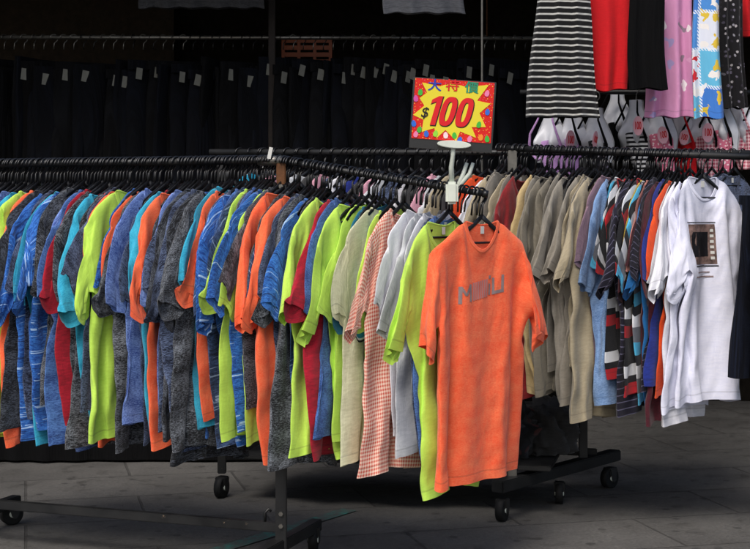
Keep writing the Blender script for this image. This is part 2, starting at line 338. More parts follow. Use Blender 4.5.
# ------------------------------------------------------------------ draped T-shirts: rest positions of the cloth, in topology order
SHIRT_DATA = [
  [
-160,169,-31,14,39,-48,37,-31,34,-19,10,-10,8,-6,5,-5,7,-15,23,-24,29,-29,24,-21,23,-26,26,-25,25,-24,28,-34,32,-34,35,-32,31,-31,7,10,-35,19,-2,3,-9,13,-237,224,16,12,-6,6,1,3,-5,7,1,-1,2,-5,0,9,-10,0,3,-15,-19,0,6,-259,268,13,-11,13,-5,9,-1,-6,5,8,
-7,-4,2,6,3,-6,-5,3,-23,14,-25,8,-262,274,-9,23,0,-8,10,-6,-2,10,-1,2,-11,10,-4,8,-14,12,-6,-25,11,-7,-15,-262,282,14,1,3,-14,13,-3,-4,10,-1,-1,-8,5,5,3,-7,1,-1,-14,-18,18,-16,-288,316,2,1,-1,-8,5,1,-2,7,-3,1,0,-6,9,1,-4,0,-2,-7,-27,8,
9,-305,325,0,-4,1,-5,2,3,8,-17,14,-1,-5,-3,5,12,-14,3,0,-9,-30,11,7,-305,327,0,-2,2,-9,2,4,3,-4,1,6,-4,-4,1,7,3,-6,0,-17,-27,18,-7,-295,335,-3,-7,4,-9,0,3,9,-6,2,1,-10,12,-4,2,1,5,-6,-33,-11,13,18,-321,336,2,-8,5,-10,-5,11,8,-4,
-10,4,7,-7,5,2,-6,10,-4,-29,-15,5,29,-331,346,-9,0,4,-15,0,12,4,-2,-12,11,-6,3,4,0,5,-15,11,-17,-28,3,32,-325,334,3,-10,8,-18,2,13,6,-12,7,-1,-9,10,3,-6,4,-7,7,-11,-32,2,35,-332,340,1,-10,4,-14,3,15,2,-9,1,2,-11,14,-1,4,-3,-10,5,2,-38,
-1,43,-336,327,2,9,-6,-19,10,9,9,-6,-12,7,-9,18,-4,1,0,-14,11,-3,-28,-9,34,-334,344,-7,2,5,-26,14,9,5,-9,-6,3,2,7,4,-10,8,-17,8,6,-30,-10,33,-340,348,-1,-1,-3,-23,21,7,1,-10,7,-14,7,12,-9,5,3,-17,6,8,-22,-17,29,-342,356,0,-9,2,-25,27,-3,6,
-11,3,-1,-1,10,-5,1,1,-8,-3,11,-13,-22,21,-335,353,-4,3,-11,-18,28,-10,12,-8,-1,-1,-1,7,-1,-7,13,-12,-7,16,-12,-20,9,-324,346,1,-7,3,-23,21,1,5,-1,-10,-3,14,0,-10,-1,8,2,-17,17,-14,2,-14,-326,351,5,-9,-2,-17,20,4,-4,-2,-3,5,-6,12,-3,-11,9,-2,-9,9,
-10,-1,5,-345,359,-2,-5,-9,-9,22,-5,4,-6,2,-2,5,0,-8,1,-3,10,0,-8,9,-23,12,-345,357,0,0,-24,14,6,6,-12,7,-3,-3,4,6,-4,-6,-4,-5,20,-3,6,-33,11,-337,354,2,-7,-12,1,14,2,-6,-2,3,0,-2,8,-12,7,-4,-10,13,5,3,-28,10,-339,356,-7,2,-20,18,0,7,
-8,3,-13,12,-2,10,-8,-2,-6,-5,5,15,-12,3,-14,-328,345,0,-5,-15,24,-8,8,-14,9,-2,7,-15,15,-1,-4,-16,12,-2,2,-5,11,-16,-330,350,-9,-2,-9,11,4,0,5,-16,10,3,-10,10,0,-1,-12,-11,25,-11,-4,6,1,-333,336,0,-12,11,-10,16,6,-13,0,-5,10,-7,8,4,-1,-21,1,-1,
12,5,-13,7,-328,325,2,5,-12,5,11,0,-8,-2,7,-6,5,6,-3,2,-15,-4,-9,23,4,-24,27,-364,358,0,-25,-9,16,-21,2,6,2,51,-23,2,-28,7,-18,8,-7,-1,9,52,-22,2,-23,-12,1,-7,11,-10,8,46,-16,0,-16,-13,-5,-3,-1,11,-14,61,-23,5,-17,-11,-11,4,-4,-2,8,52,-31,11,
-11,-24,12,-18,4,-4,0,68,-40,13,-8,-20,-4,-5,-5,3,-2,93,-87,30,-2,-13,-20,5,-7,4,0,344,-318,-4,7,-19,5,5,-1,-11,24,-55,59,-23,17,-11,-14,14,-2,14,-9,-54,62,-11,7,-8,3,-13,16,3,12,-88,77,-13,16,1,-23,4,22,-6,13,-113,102,-21,20,6,-13,-12,25,3,-13,-106,112,-24,
24,3,-15,6,10,2,-10,-121,124,-21,24,-5,-1,12,-8,2,-12,-118,126,-13,7,10,3,-8,11,-14,-4,-303,288,27,-11,6,6,4,-2,-3,-13,17,-22,24,-24,27,-30,29,-28,28,-29,28,-26,19,4,-2,3,-15,-26,11,-4,-272,286,-1,14,0,2,3,0,-1,4,-4,2,0,1,-4,6,-8,4,3,-11,-18,-4,-3,
-298,309,18,1,2,0,-3,4,-4,7,-4,3,-3,0,6,-7,2,2,-3,-16,0,-2,-8,-314,301,51,-13,0,-1,2,-3,1,1,5,-3,3,-3,-3,5,-3,1,1,-10,-19,3,11,-329,304,51,-12,-3,0,-2,3,-1,0,1,5,-1,-1,2,-4,1,-2,3,-18,7,-19,-5,-297,293,53,-16,-4,2,-2,8,-11,6,5,
-5,7,-8,8,-8,6,-2,-2,-12,-7,-16,17,-317,294,60,-19,-2,1,-2,1,1,-4,7,0,1,1,0,-3,0,2,-3,-9,-15,-14,17,-308,287,53,-7,-3,-2,-5,4,5,-8,9,-1,0,2,-2,-2,1,4,-10,-3,-29,1,4,-293,317,6,4,0,-9,4,8,-13,10,1,4,-7,6,-5,2,1,-4,-22,-12,-5,-293,
322,13,-1,1,-14,10,3,-5,5,-2,3,2,-3,3,-3,-1,4,-33,3,-11,-309,343,5,-2,3,-16,9,6,-9,4,9,-6,3,2,-4,-3,8,-5,-25,-6,-1,-321,350,2,2,-1,-9,0,10,-9,7,-1,3,5,-7,-1,3,3,-1,-29,1,-5,-333,365,-3,4,-7,-4,-3,11,-7,4,5,-4,7,-8,5,-2,4,-1,
-24,-9,2,-335,363,3,-3,-8,10,-19,20,-13,9,-2,2,5,-5,3,-1,2,0,-22,-5,-7,-329,359,-2,7,-6,-16,20,-5,-12,17,-6,2,5,-3,1,1,0,0,-15,-15,-2,-334,365,3,-4,-3,-12,13,-3,-3,6,0,-1,2,8,-10,2,3,-1,-12,-11,-12,-326,359,6,-10,4,-15,13,4,-8,-3,9,-1,1,2,
0,-1,0,5,-23,4,-16,-335,368,-2,-7,8,-21,16,4,-9,2,1,8,-9,10,-5,4,-3,0,-13,-4,-11,-339,371,-7,7,-7,-14,13,2,-5,4,-5,7,1,-2,3,-1,4,-3,-17,5,-21,-330,365,-6,5,-6,-11,4,11,-6,2,0,1,4,-4,4,1,-4,4,-12,-3,-24,-316,353,1,-3,-2,-7,-4,13,-3,-1,
2,3,-1,5,-9,10,-4,-5,2,-11,-15,-327,355,0,1,-6,-13,9,11,-7,0,6,-4,2,-2,4,2,-2,-3,0,-13,-8,-336,363,-5,-5,4,-18,10,14,-7,0,-3,8,-5,6,-5,4,-4,1,-1,-12,-7,-333,351,7,-9,-1,-21,28,-7,4,5,-10,9,-5,6,-7,5,1,-4,-4,-2,-13,-337,364,-7,-5,-8,-10,
28,-7,5,-7,-1,11,-9,3,-1,4,-4,-1,2,-7,-14,-331,356,-3,-9,-13,6,19,-5,-1,5,-7,7,-4,-6,5,9,-7,4,-10,1,-19,-322,345,5,-16,-2,-10,26,7,-12,6,-9,7,0,-5,-1,13,-9,1,-4,-2,-19,-310,330,8,-22,-4,16,7,5,-9,6,0,-4,2,-6,6,3,-2,-3,1,-6,-20,-333,325,
10,-14,19,-1,-1,6,32,-43,-10,-3,12,11,0,-3,45,-55,-10,1,9,8,9,-15,70,-76,-6,0,11,-1,17,-7,65,-84,1,-3,13,-7,17,0,73,-91,-6,0,14,-9,12,24,51,-90,0,0,9,-8,19,21,46,-86,-2,-1,11,-9,24,16,336,-346,7,-8,-22,3,16,-13,-19,43,-4,-2,-10,-18,10,16,-43,52,
-12,11,-26,12,-18,28,-50,48,-2,5,-17,-10,26,-12,-40,45,3,6,-12,-14,18,17,-82,62,3,4,-9,10,8,-28,-48,64,-4,7,3,6,-28,21,-82,68,16,1,4,-26,17,-8,-41,49,-8,-12,38,-30,23,-33,23,0,-11,4,-10,16,-18,20,-11,-2,-3,12,-8,-2,3,9,-14,11,0,-10,5,8,-19,18,-14,14,
-14,14,-20,26,-18,10,-6,-18,39,-40,34,-35,19,11,5,-18,15,-18,3,0,14,-11,-7,13,-9,12,6,-32,29,-12,5,-10,-6,15,9,-42,49,-17,12,-16,-12,10,-4,18,-4,-7,-13,30,-9,-8,4,-4,9,-8,-15,1,9,19,-23,29,-14,-4,-7,-10,7,0,19,-7,-11,9,11,-8,5,-22,19,-4,5,-23,2,-6,
19,22,-5,-11,-11,-1,-13,15,-10,25,-4,-13,12,10,-4,-20,13,-5,6,-1,-22,5,2,-10,53,-19,-9,-6,-5,-12,1,8,20,-1,-16,20,-7,10,-20,-7,22,-10,6,-26,14,-11,-7,57,-33,6,0,-18,-10,4,5,9,21,-11,-5,11,2,-31,15,15,-17,11,-25,9,-12,3,42,-23,8,-1,-18,-11,1,5,8,23,
-6,-7,8,5,-33,23,-2,-9,12,-24,6,-9,4,42,-32,11,8,-16,-19,1,3,7,28,-1,-13,17,-12,-29,31,-15,12,-8,-20,12,-11,0,57,-37,-2,13,-15,-19,-1,8,6,21,10,-12,3,2,-34,29,-19,13,7,-29,11,-11,-3,57,-44,11,12,-22,-13,-6,12,9,14,14,-14,10,-7,-24,2,14,10,-9,-27,16,
-13,-1,55,-34,-8,23,-27,-11,1,6,9,19,4,-5,10,-11,-20,-7,17,21,-16,-29,14,-6,-4,60,-61,30,0,-22,-14,4,9,10,16,3,1,1,-7,-26,6,8,22,-11,-28,9,-10,7,48,-58,34,-10,-18,-6,0,11,7,16,8,-7,10,-18,-11,-10,17,19,-7,-27,-6,9,-10,55,-45,26,-28,4,-19,12,6,6,
18,9,-8,4,-22,7,-25,19,23,-6,-20,-22,18,-13,60,-48,19,-22,-1,-12,6,18,-6,26,-3,6,-3,-13,-20,13,-9,33,-6,-18,-25,17,-16,69,-49,8,-17,-6,5,-6,10,18,12,-8,14,-7,-11,-15,-10,18,18,5,-22,-24,8,-12,71,-40,-18,8,-14,-3,18,-15,32,1,9,-8,7,-10,-25,-4,22,12,8,-22,
-21,-3,-3,73,-54,4,-21,14,-15,11,0,31,-7,6,3,-2,-10,-24,0,28,-3,14,-15,-31,2,-2,69,-53,2,-11,-1,-9,15,2,25,-6,12,-3,-3,-7,-22,-10,32,8,6,-12,-37,5,-1,68,-57,6,-6,-13,4,4,8,24,3,-3,5,-6,-9,-22,-6,44,-14,6,2,-29,-13,4,63,-51,1,-3,-12,2,11,3,
28,-5,3,3,-8,-8,-20,-5,41,2,-26,5,5,-29,-2,62,-54,8,-6,-8,-1,20,-10,30,1,1,-3,3,-19,-17,3,33,7,-14,-12,-2,-19,-5,58,-45,-2,5,-15,6,6,11,19,-1,6,-4,-5,-13,-11,-8,44,-4,-3,-10,-24,3,-12,50,-42,6,-8,-2,11,-14,26,21,-8,1,-5,13,-28,-11,3,33,0,-3,
2,-39,1,-2,34,-26,1,-12,1,3,8,21,-1,14,-11,6,1,-26,-4,1,31,6,-13,7,-38,-5,4,28,-26,5,-16,11,-4,20,-4,17,5,6,-10,2,-27,6,-1,25,2,6,-13,-24,-11,2,27,-31,6,-3,-2,1,24,-7,25,-2,-7,5,0,-21,-6,3,28,1,4,-12,-17,-17,1,-78,95,10,5,-9,11,-19,
8,5,-4,-58,45,13,11,1,-23,18,-15,7,4,-55,39,4,21,0,-6,-16,17,-11,11,-69,46,9,18,3,-8,-4,-15,24,-18,-45,31,13,22,-1,-14,15,-29,17,8,-72,40,12,20,3,4,-26,23,-25,12,-55,28,15,21,4,-1,-4,-10,7,-17,-55,55,-6,25,11,-13,5,-3,-22,16,3,-31,49,-29,-17,-1,14,
7,-1,-8,46,-49,24,-7,-25,3,2,2,12,-7,52,-63,41,-11,-31,3,1,1,10,13,18,-47,53,-26,-21,1,-5,14,-4,4,30,-44,50,-24,-16,-9,0,18,-6,-11,38,-37,45,-17,-15,-18,10,-1,8,-18,44,-41,50,-23,4,-32,15,-10,-1,-7,46,-44,49,-6,-18,-11,-10,5,-11,-3,83,-69,29,-11,-4,-1,-2,
-1,-17,31,-26,16,-6,6,-6,5,-3,2,-2,1,0,4,-8,6,-9,10,-22,17,-13,15,26,-38,33,-20,-8,8,-9,6,9,-12,-1,7,-1,2,4,-12,8,-4,6,-22,0,2,8,65,-73,30,-20,7,-6,-8,14,9,-12,-5,7,-1,5,2,-12,8,1,-1,-20,0,2,0,79,-69,0,16,-17,1,-9,15,11,-8,-10,
9,-6,9,-1,-9,9,0,-6,-13,0,-4,5,64,-48,4,-5,-12,4,-8,11,17,-5,-17,9,2,2,-3,-4,7,1,-7,-15,-1,-1,6,71,-69,16,5,-22,6,-12,8,28,-9,-10,-2,3,3,-3,-2,8,-2,-8,-14,-1,4,-5,68,-42,2,-3,-16,4,-15,16,18,5,-20,3,0,5,-10,6,4,-2,-7,-18,5,8,
-14,66,-49,25,-10,-19,7,-20,10,22,8,-12,-5,2,-1,-5,6,5,-5,-16,-7,8,-2,-3,59,-23,-8,-18,4,-18,6,20,13,-9,-2,-10,9,-10,10,3,-12,-10,-9,2,8,53,-23,-11,-18,9,-18,4,18,21,-20,11,-13,0,-4,11,2,-23,10,-16,-4,1,76,-39,-16,-2,-5,-15,9,18,16,-11,3,-11,-2,2,
8,-5,-7,-5,-14,1,-1,78,-43,-24,19,-18,-10,-1,26,15,-9,1,-9,-5,6,4,-9,4,-14,-8,-1,-3,82,-51,-13,6,-14,-7,-3,30,13,-9,3,-11,-3,4,3,-3,-8,-2,-16,1,-2,87,-65,2,1,-20,5,-9,19,25,-10,2,-8,-8,10,-3,0,-11,0,-14,-4,6,83,-70,6,-1,-17,-2,11,-6,37,-13,
9,-13,-9,12,-5,3,-14,2,-13,-6,2,82,-61,3,-5,-10,-12,17,-5,37,-9,-6,5,-6,-11,15,-11,-8,5,-22,1,1,84,-67,10,-17,5,-16,8,9,25,-2,-2,-6,0,-13,14,-3,-17,11,-22,-2,1,82,-62,3,-19,13,-16,3,14,23,-2,-2,-12,11,-12,10,-11,-5,2,-21,0,3,72,-46,-14,6,-16,-2,
0,18,23,-7,5,-10,-1,-6,14,-19,3,-5,-18,2,2,68,-44,-10,-3,-9,-2,-3,20,24,-7,3,-7,-4,3,-2,0,-18,4,-14,-1,-1,71,-43,-12,-2,-9,-3,-4,28,15,-7,7,-7,-2,-4,4,-3,-11,-9,-2,-7,-5,78,-42,-15,-7,-5,-2,-2,30,6,6,-12,10,-10,4,-5,3,-17,-7,-1,-3,-9,70,-30,
-19,-13,9,-17,12,21,6,7,0,-15,10,-4,1,0,-19,-5,1,-13,2,60,-22,-20,-12,0,-5,6,32,-7,1,7,-5,-1,-1,2,-1,-19,-4,-6,1,-5,63,-40,0,-16,-8,0,12,21,-4,11,1,-10,6,-4,6,-7,-15,-9,2,-6,-2,53,-28,-1,-22,-7,4,19,9,7,-3,8,-4,-7,8,-1,-2,-22,4,-12,
-4,1,52,-19,-17,-18,-1,5,22,-2,14,-10,11,-2,-2,3,1,-13,1,-19,0,-1,-11,50,-4,-29,-10,-5,4,21,12,-4,2,1,5,0,-5,5,-2,-19,-3,-12,1,-5,-46,85,4,-8,3,-21,6,1,-55,74,-6,-6,8,-6,-9,-7,-55,81,-10,2,3,-2,-7,-22,-39,68,0,-3,4,3,-6,-24,-44,65,4,-5,
14,-10,4,-32,-38,72,-15,6,10,-8,9,-24,-59,75,3,-17,22,-9,9,-19,-64,80,-10,-8,18,-7,10,-12,-40,13,16,9,0,4,-15,15,-13,-1,-12,19,6,-2,2,-12,16,-25,-6,14,20,-12,4,-12,28,-39,-4,8,28,-4,-18,21,0,-37,5,3,29,-3,-7,-1,15,-40,2,1,40,-16,2,7,-4,-32,1,1,
31,-6,15,-14,9,-38,5,3,9,27,-8,9,-134,149,-2,-27,30,2,-21,23,-20,18,-24,24,-23,23,-25,26,-90,96,-75,72,-57,58,-47,46,-39,41,-35,35,-24,24,2,-8,-47,46,-47,47,-42,38,-47,57,-60,51,-40,40,-43,41,-51,53,0,-1,7,-10,3,-1,-64,28,12,10,7,7,13,20,-52,-5,3,-11,7,0,
1,-15,39,0,8,-9,0,1,-1,-61,27,13,8,8,5,11,25,-57,-1,2,-7,1,5,-4,-13,40,3,-5,1,-1,0,0,-59,26,14,5,8,3,17,18,-51,-3,1,-3,-1,3,3,-18,39,-4,0,3,-3,3,-2,-56,26,11,7,7,7,6,26,-54,0,1,-3,-2,3,4,-16,30,2,2,-2,2,0,-1,-54,24,
11,9,4,7,8,21,-49,0,0,-4,2,0,2,-15,32,1,0,1,1,-1,0,-49,18,13,6,7,6,6,21,-46,-2,1,-3,1,-1,5,-17,30,3,0,3,-3,2,-1,-49,21,10,6,6,7,5,22,-47,-1,1,-3,0,1,5,-21,34,3,-1,2,-1,0,0,-47,20,10,5,8,3,5,22,-44,-2,0,-2,0,
3,2,-16,28,4,1,0,-1,1,-2,-41,17,9,6,4,6,5,20,-41,-3,1,-2,0,2,4,-21,31,4,0,1,-2,1,0,-41,17,9,5,5,4,5,20,-41,1,-3,-2,3,-1,4,-18,30,1,2,0,-1,0,0,-38,16,9,4,5,3,7,15,-35,-2,-1,-3,2,1,6,-23,33,-2,4,-1,0,0,0,-36,
15,8,4,5,2,7,15,-34,-2,1,-4,0,2,9,-25,27,5,0,1,0,-1,0,-33,15,6,3,7,0,9,11,-31,-1,0,-3,0,1,9,-24,23,9,-1,0,1,-2,1,-31,13,7,3,4,3,6,12,-31,1,0,-3,-1,2,7,-23,24,8,-3,2,0,0,-1,-29,14,4,5,2,5,4,10,-26,-1,0,-3,
0,1,7,-23,25,5,-1,2,-1,1,-1,-28,15,2,5,2,5,2,12,-27,0,1,-3,0,0,6,-22,27,0,3,0,1,-3,2,-25,12,3,4,2,4,3,10,-26,2,1,-3,-1,0,6,-22,27,1,0,2,-1,1,-1,-22,10,4,3,2,2,6,8,-24,0,2,-2,-1,1,2,-21,28,0,2,-1,2,-1,0,
-20,8,5,2,2,2,3,11,-23,-1,2,-1,-2,2,0,-20,28,0,0,2,0,1,-2,-17,7,4,2,2,1,4,9,-17,-7,4,-2,5,-8,4,-20,27,0,2,0,1,-1,1,-17,8,2,2,2,0,6,5,-14,0,-8,7,-2,-4,1,-18,26,2,0,1,1,-2,1,-13,5,3,1,2,0,4,5,-10,-3,1,
-4,-2,0,0,-20,30,-1,0,4,-3,0,0,-10,4,1,2,2,0,4,4,-10,-1,1,-1,-8,1,1,-20,28,2,-1,2,-1,1,-3,-6,3,1,2,0,1,3,3,-8,0,0,1,-9,-2,4,-23,32,-2,1,3,-1,-3,1,-5,1,2,0,1,1,1,3,-4,-1,-2,3,-9,-2,2,-22,30,1,-1,4,-2,-1,
0,-4,1,0,2,-1,2,1,1,-2,0,1,-4,-3,-5,1,-25,36,-1,0,1,0,-2,1,-2,0,-1,2,-1,3,-2,1,0,1,0,-4,-1,-7,3,602,-611,1,-5,0,-2,7,-2,-8,1,158,-149,1,-2,-5,5,-3,3,-1,-7,138,-124,-4,-3,5,-6,5,-6,1,-2,119,-106,-5,-3,3,-4,2,1,-2,2,90,
-82,-6,-2,1,-4,5,-1,4,-6,79,-74,1,-6,5,-3,-2,13,-11,8,44,-45,-2,-5,3,0,2,1,0,-1,49,-58,10,-6,4,0,2,3,10,-21,269,-247,-38,8,7,-3,-8,1,-1,3,162,-132,-35,9,2,2,-6,-2,3,-4,146,-113,-36,9,2,-2,2,-3,-2,14,103,-90,-29,6,4,-6,4,1,-5,16,82,
-72,-29,6,4,-4,2,3,3,-4,77,-59,-27,10,-2,1,-6,12,-1,2,54,-46,-20,6,-2,3,3,-2,4,-1,44,-37,-15,6,-5,4,-2,8,-1,6,273,-291,49,-16,1,-6,-1,-1,1,-34,40,-44,50,-50,52,-52,52,-52,54,-53,55,-55,33,-18,-3,3,-8,3,3,-6,11,-10,54,-25,1,1,-3,-1,-19,3,2,
4,0,3,3,2,-17,-3,2,-6,5,-3,2,5,-10,42,-13,2,-3,1,-2,-19,3,3,2,1,3,3,2,-18,1,0,-7,3,1,4,-5,4,27,-4,-3,-1,1,-1,-18,3,1,4,0,3,1,4,-17,1,-2,-3,0,2,1,-4,6,28,-8,-3,2,-1,0,-19,5,1,2,2,1,2,4,-17,1,-1,-2,-2,2,
3,-9,7,31,-11,0,1,-2,1,-18,4,2,0,3,2,0,4,-15,0,-1,-1,-3,4,-2,-3,1,35,-12,0,0,-1,-1,-14,2,2,1,1,3,0,4,-14,-2,1,-3,-1,4,-5,-3,8,26,-7,-1,-1,0,-1,-13,1,2,2,0,2,1,4,-14,-1,-2,-2,2,0,5,-18,34,0,-2,1,-1,-1,-13,1,3,
0,1,2,1,4,-14,-1,-2,-2,1,1,-13,33,-1,0,1,-2,0,-14,3,2,1,0,2,0,5,-13,-3,1,-3,0,2,-15,33,0,-1,1,-2,1,-13,2,2,1,0,1,2,4,-14,0,-1,-3,1,1,-14,31,-1,2,0,-3,2,-13,2,2,1,1,0,1,5,-14,1,-2,-2,1,1,-17,33,-1,2,-2,-1,
1,-11,1,2,1,1,0,2,2,-10,-2,-1,0,-2,3,-17,30,1,2,-3,0,-3,-3,-3,3,0,0,1,2,2,-10,-2,0,-1,0,1,-17,29,2,1,-2,-1,1,-9,0,3,0,1,-1,3,2,-10,-1,-1,-1,0,2,-18,29,2,-1,0,-1,0,-7,0,1,1,1,0,1,3,-10,-1,0,-2,1,1,-18,28,
3,-2,1,-1,1,-9,1,1,1,1,1,-1,3,-8,-2,1,-2,0,1,-19,30,1,-1,1,-2,1,-7,0,2,0,1,0,0,4,-10,0,0,-2,1,0,-20,31,0,2,-3,0,1,-8,2,1,0,1,0,0,4,-10,1,-1,-1,0,0,-20,31,0,0,0,-2,2,-8,2,1,0,1,0,1,2,-6,-5,2,0,
0,-2,-18,30,0,-1,0,0,-1,-5,1,1,1,-1,1,1,1,-5,-2,-1,0,0,0,-21,30,0,0,0,-1,0,-5,1,1,1,-1,2,-1,2,-5,-2,0,-1,1,-1,-22,32,-1,-1,0,1,-3,-2,0,1,1,0,0,0,2,-5,-1,-1,0,-1,0,-20,28,1,-1,-1,3,-5,-1,1,0,0,1,0,0,2,
-5,-1,0,-1,0,0,-23,32,-2,-1,0,2,-4,-1,1,0,0,2,-2,1,2,-5,0,-1,-1,1,-1,-23,31,0,-3,2,-1,-2,-1,1,0,1,0,0,0,0,-1,-2,-1,0,-1,1,-24,32,-3,-1,0,3,-4,-2,3,-1,0,1,0,0,0,-1,0,-4,1,0,0,-22,27,0,-1,2,-3,0,-1,2,-1,0,
1,0,0,0,1,-5,2,-2,-1,2,588,-602,2,3,-9,-3,-3,-1,134,-120,1,2,-7,-4,-4,2,113,-99,0,1,-7,-5,-2,8,84,-82,7,-3,-7,2,-6,2,78,-70,3,-1,-2,-3,-6,6,54,-46,-5,8,-11,4,-5,2,39,-31,-1,-1,-1,0,-7,4,24,-14,-5,4,-8,5,-10,6,255,-257,-7,-7,2,0,
-5,2,142,-133,5,-10,-4,8,-6,-1,122,-109,1,-6,-1,-7,7,-4,101,-90,4,-8,-5,3,-5,-4,100,-80,-3,-2,-8,1,-3,16,51,-52,0,-3,-6,-3,10,-10,51,-35,-2,-2,-8,7,-1,-10,32,-13,-7,1,0,7,-20,7,
  ],
  [
-164,166,-4,-10,30,-17,12,-32,44,-20,10,-12,9,-7,11,-13,10,-12,24,-30,28,-21,19,-22,20,-20,23,-22,27,-32,28,-29,32,-34,35,-35,32,-33,33,-33,14,-20,22,-20,17,-12,-285,292,17,-13,14,1,0,0,-2,4,3,-4,3,-1,-8,16,-9,-4,6,-9,-8,-3,-14,-320,346,-3,5,-6,11,-6,3,-4,2,13,
-12,4,-7,8,5,-10,-1,2,-1,-5,-9,2,-354,362,-1,4,-6,9,-3,0,-5,13,-3,-1,-3,1,3,0,-1,-5,6,-7,-4,5,-16,-352,372,-5,3,-9,10,0,-2,-5,10,-3,2,-1,-1,1,5,-8,1,5,-14,6,-4,7,-380,381,0,-4,-5,10,0,-3,-11,12,9,-8,-1,4,1,-7,2,2,-3,3,-8,-2,
4,-374,380,2,-9,-3,9,3,-3,-16,18,5,-8,-1,7,-11,14,-11,5,-1,-2,-12,11,-5,-378,387,1,-12,4,8,-4,5,-19,14,6,-1,-2,-1,-10,17,-8,0,6,-9,-6,0,8,-385,377,13,-5,-9,13,-2,4,-21,13,13,-9,5,-4,-18,25,-5,-2,4,-9,-5,6,-26,-340,364,3,-2,-6,15,-7,5,-21,15,
8,-2,1,-5,-15,23,-8,3,2,0,-13,4,-22,-352,387,-13,-2,6,2,-5,7,-22,17,6,0,-3,-1,-18,23,-3,-2,5,-4,-3,-6,-21,-340,367,5,-15,12,2,-5,4,-19,11,15,-5,-9,13,-26,23,-3,-2,4,1,-3,-9,-21,-340,371,-13,13,-5,7,-6,2,-20,16,7,2,-7,2,-16,14,4,0,-2,4,-1,
-19,-6,-344,370,-9,0,6,-1,4,-11,-12,15,6,4,-10,6,-15,0,17,1,-5,6,-6,-6,-21,-341,374,-11,-2,14,-12,8,-11,-9,13,7,1,-9,6,-20,13,7,2,-3,4,0,-7,-26,-337,368,1,-6,7,-13,14,-14,-9,13,13,-5,-10,4,-15,10,12,-1,-4,5,-4,3,-31,-337,370,-4,-6,9,-11,10,-12,-11,
21,0,1,-9,7,-21,15,8,-3,2,3,-2,3,-33,-337,375,-13,3,1,-8,11,-15,-10,18,11,-7,-10,4,-13,7,14,1,-4,2,-3,9,-31,-342,376,-12,1,0,-5,5,-8,-16,23,8,-8,-6,-1,-8,3,15,-1,2,-4,4,3,-30,-335,367,-10,8,-7,-4,3,-7,-15,26,5,-12,-2,-6,2,-6,18,7,-12,7,
2,-1,-38,-309,347,2,-4,-3,-6,2,-2,-16,26,-1,-5,-11,12,-17,5,10,15,-16,11,-5,3,-28,-321,349,2,-6,0,-4,4,-23,5,20,2,-6,-12,6,-6,-2,14,7,-7,7,-2,-2,-20,-327,354,-3,-1,-12,8,-4,-11,-8,24,2,-3,-14,7,-14,12,2,9,-3,6,-1,-3,-19,-322,346,0,-4,-4,2,-11,-1,
-14,30,3,-14,-9,6,-3,-4,12,10,-9,9,-4,0,-17,-314,332,3,2,-12,9,-12,-17,4,24,2,-11,-5,-6,3,2,2,11,6,-9,1,8,-30,-297,321,8,-6,-2,-3,-8,-4,-14,27,1,-1,-12,-2,-1,8,-10,21,4,-8,2,2,-25,-290,315,3,-7,-3,7,0,-30,6,14,7,-4,-16,14,-8,-2,1,21,-4,
-2,1,4,-29,-280,307,-3,0,3,2,-6,-23,2,11,5,6,-13,0,-6,6,0,16,-3,2,-2,4,-29,-295,310,-14,-13,9,6,9,-5,2,0,7,-1,-23,14,-20,14,11,-10,10,0,11,-14,2,-22,9,-4,13,15,-17,-6,38,-25,-7,-17,-1,25,-14,19,-12,17,9,-28,-9,4,-11,8,21,-8,17,-18,12,-8,-9,
-6,-8,14,-6,26,-4,1,-11,-2,4,-14,-4,14,-19,31,4,2,-22,10,-11,0,-3,5,-18,28,15,-4,320,-334,14,2,-7,-13,13,-11,-18,18,-49,46,24,-5,1,-22,20,-26,0,3,-38,43,23,2,-9,-1,-6,-18,2,-2,-36,41,32,-7,-5,2,-5,-18,-6,-3,-29,33,40,-7,-9,2,1,-31,12,-18,-11,16,44,
-8,-3,2,-10,-25,12,-12,-21,20,56,-17,-10,7,-6,-27,-4,-3,7,-1,51,-25,10,-18,18,-39,-5,19,-291,286,30,-19,-1,11,10,-4,4,-18,16,-20,24,-23,23,-24,22,-20,21,-23,22,-26,25,0,-6,1,-2,-22,-1,5,-258,267,-13,17,8,-10,17,-13,15,-8,6,-3,0,0,-1,3,-6,-2,-1,0,-3,-23,-4,
-255,280,-11,19,-10,9,4,-5,5,2,-1,1,1,-6,5,-2,-5,-3,5,-5,6,-19,-12,-277,289,19,-11,8,0,0,2,2,2,5,-9,6,-4,6,-8,-5,-2,9,-12,8,4,-29,-287,286,35,-10,-8,11,2,-5,7,-3,4,-3,2,1,-2,-3,0,-9,8,-1,-9,9,-4,-314,284,51,-31,13,2,4,-8,8,1,0,
-1,6,-9,7,-11,3,-7,3,6,-18,14,5,-322,284,44,-19,12,-3,5,-10,7,7,-3,3,-5,5,-7,-1,3,-12,4,9,-19,11,-1,-308,278,42,-15,4,8,2,-9,3,5,4,-3,-1,-1,2,-5,-3,-7,7,7,-12,4,4,-339,326,11,-9,15,0,-4,-3,6,7,-2,-9,12,-8,-4,-8,13,-13,16,-17,10,-340,
344,-24,20,8,-9,2,-7,12,1,-1,1,-4,4,-10,-4,2,-2,13,0,-15,-333,348,-25,24,-5,5,-7,-3,14,-2,-7,8,-5,4,-13,4,-7,2,15,-5,-13,-321,323,-4,20,-8,8,-16,6,6,6,-6,-5,7,3,-14,3,-12,16,-4,7,-11,-330,323,14,7,-10,8,-12,4,6,3,-5,1,1,3,-17,18,-28,20,
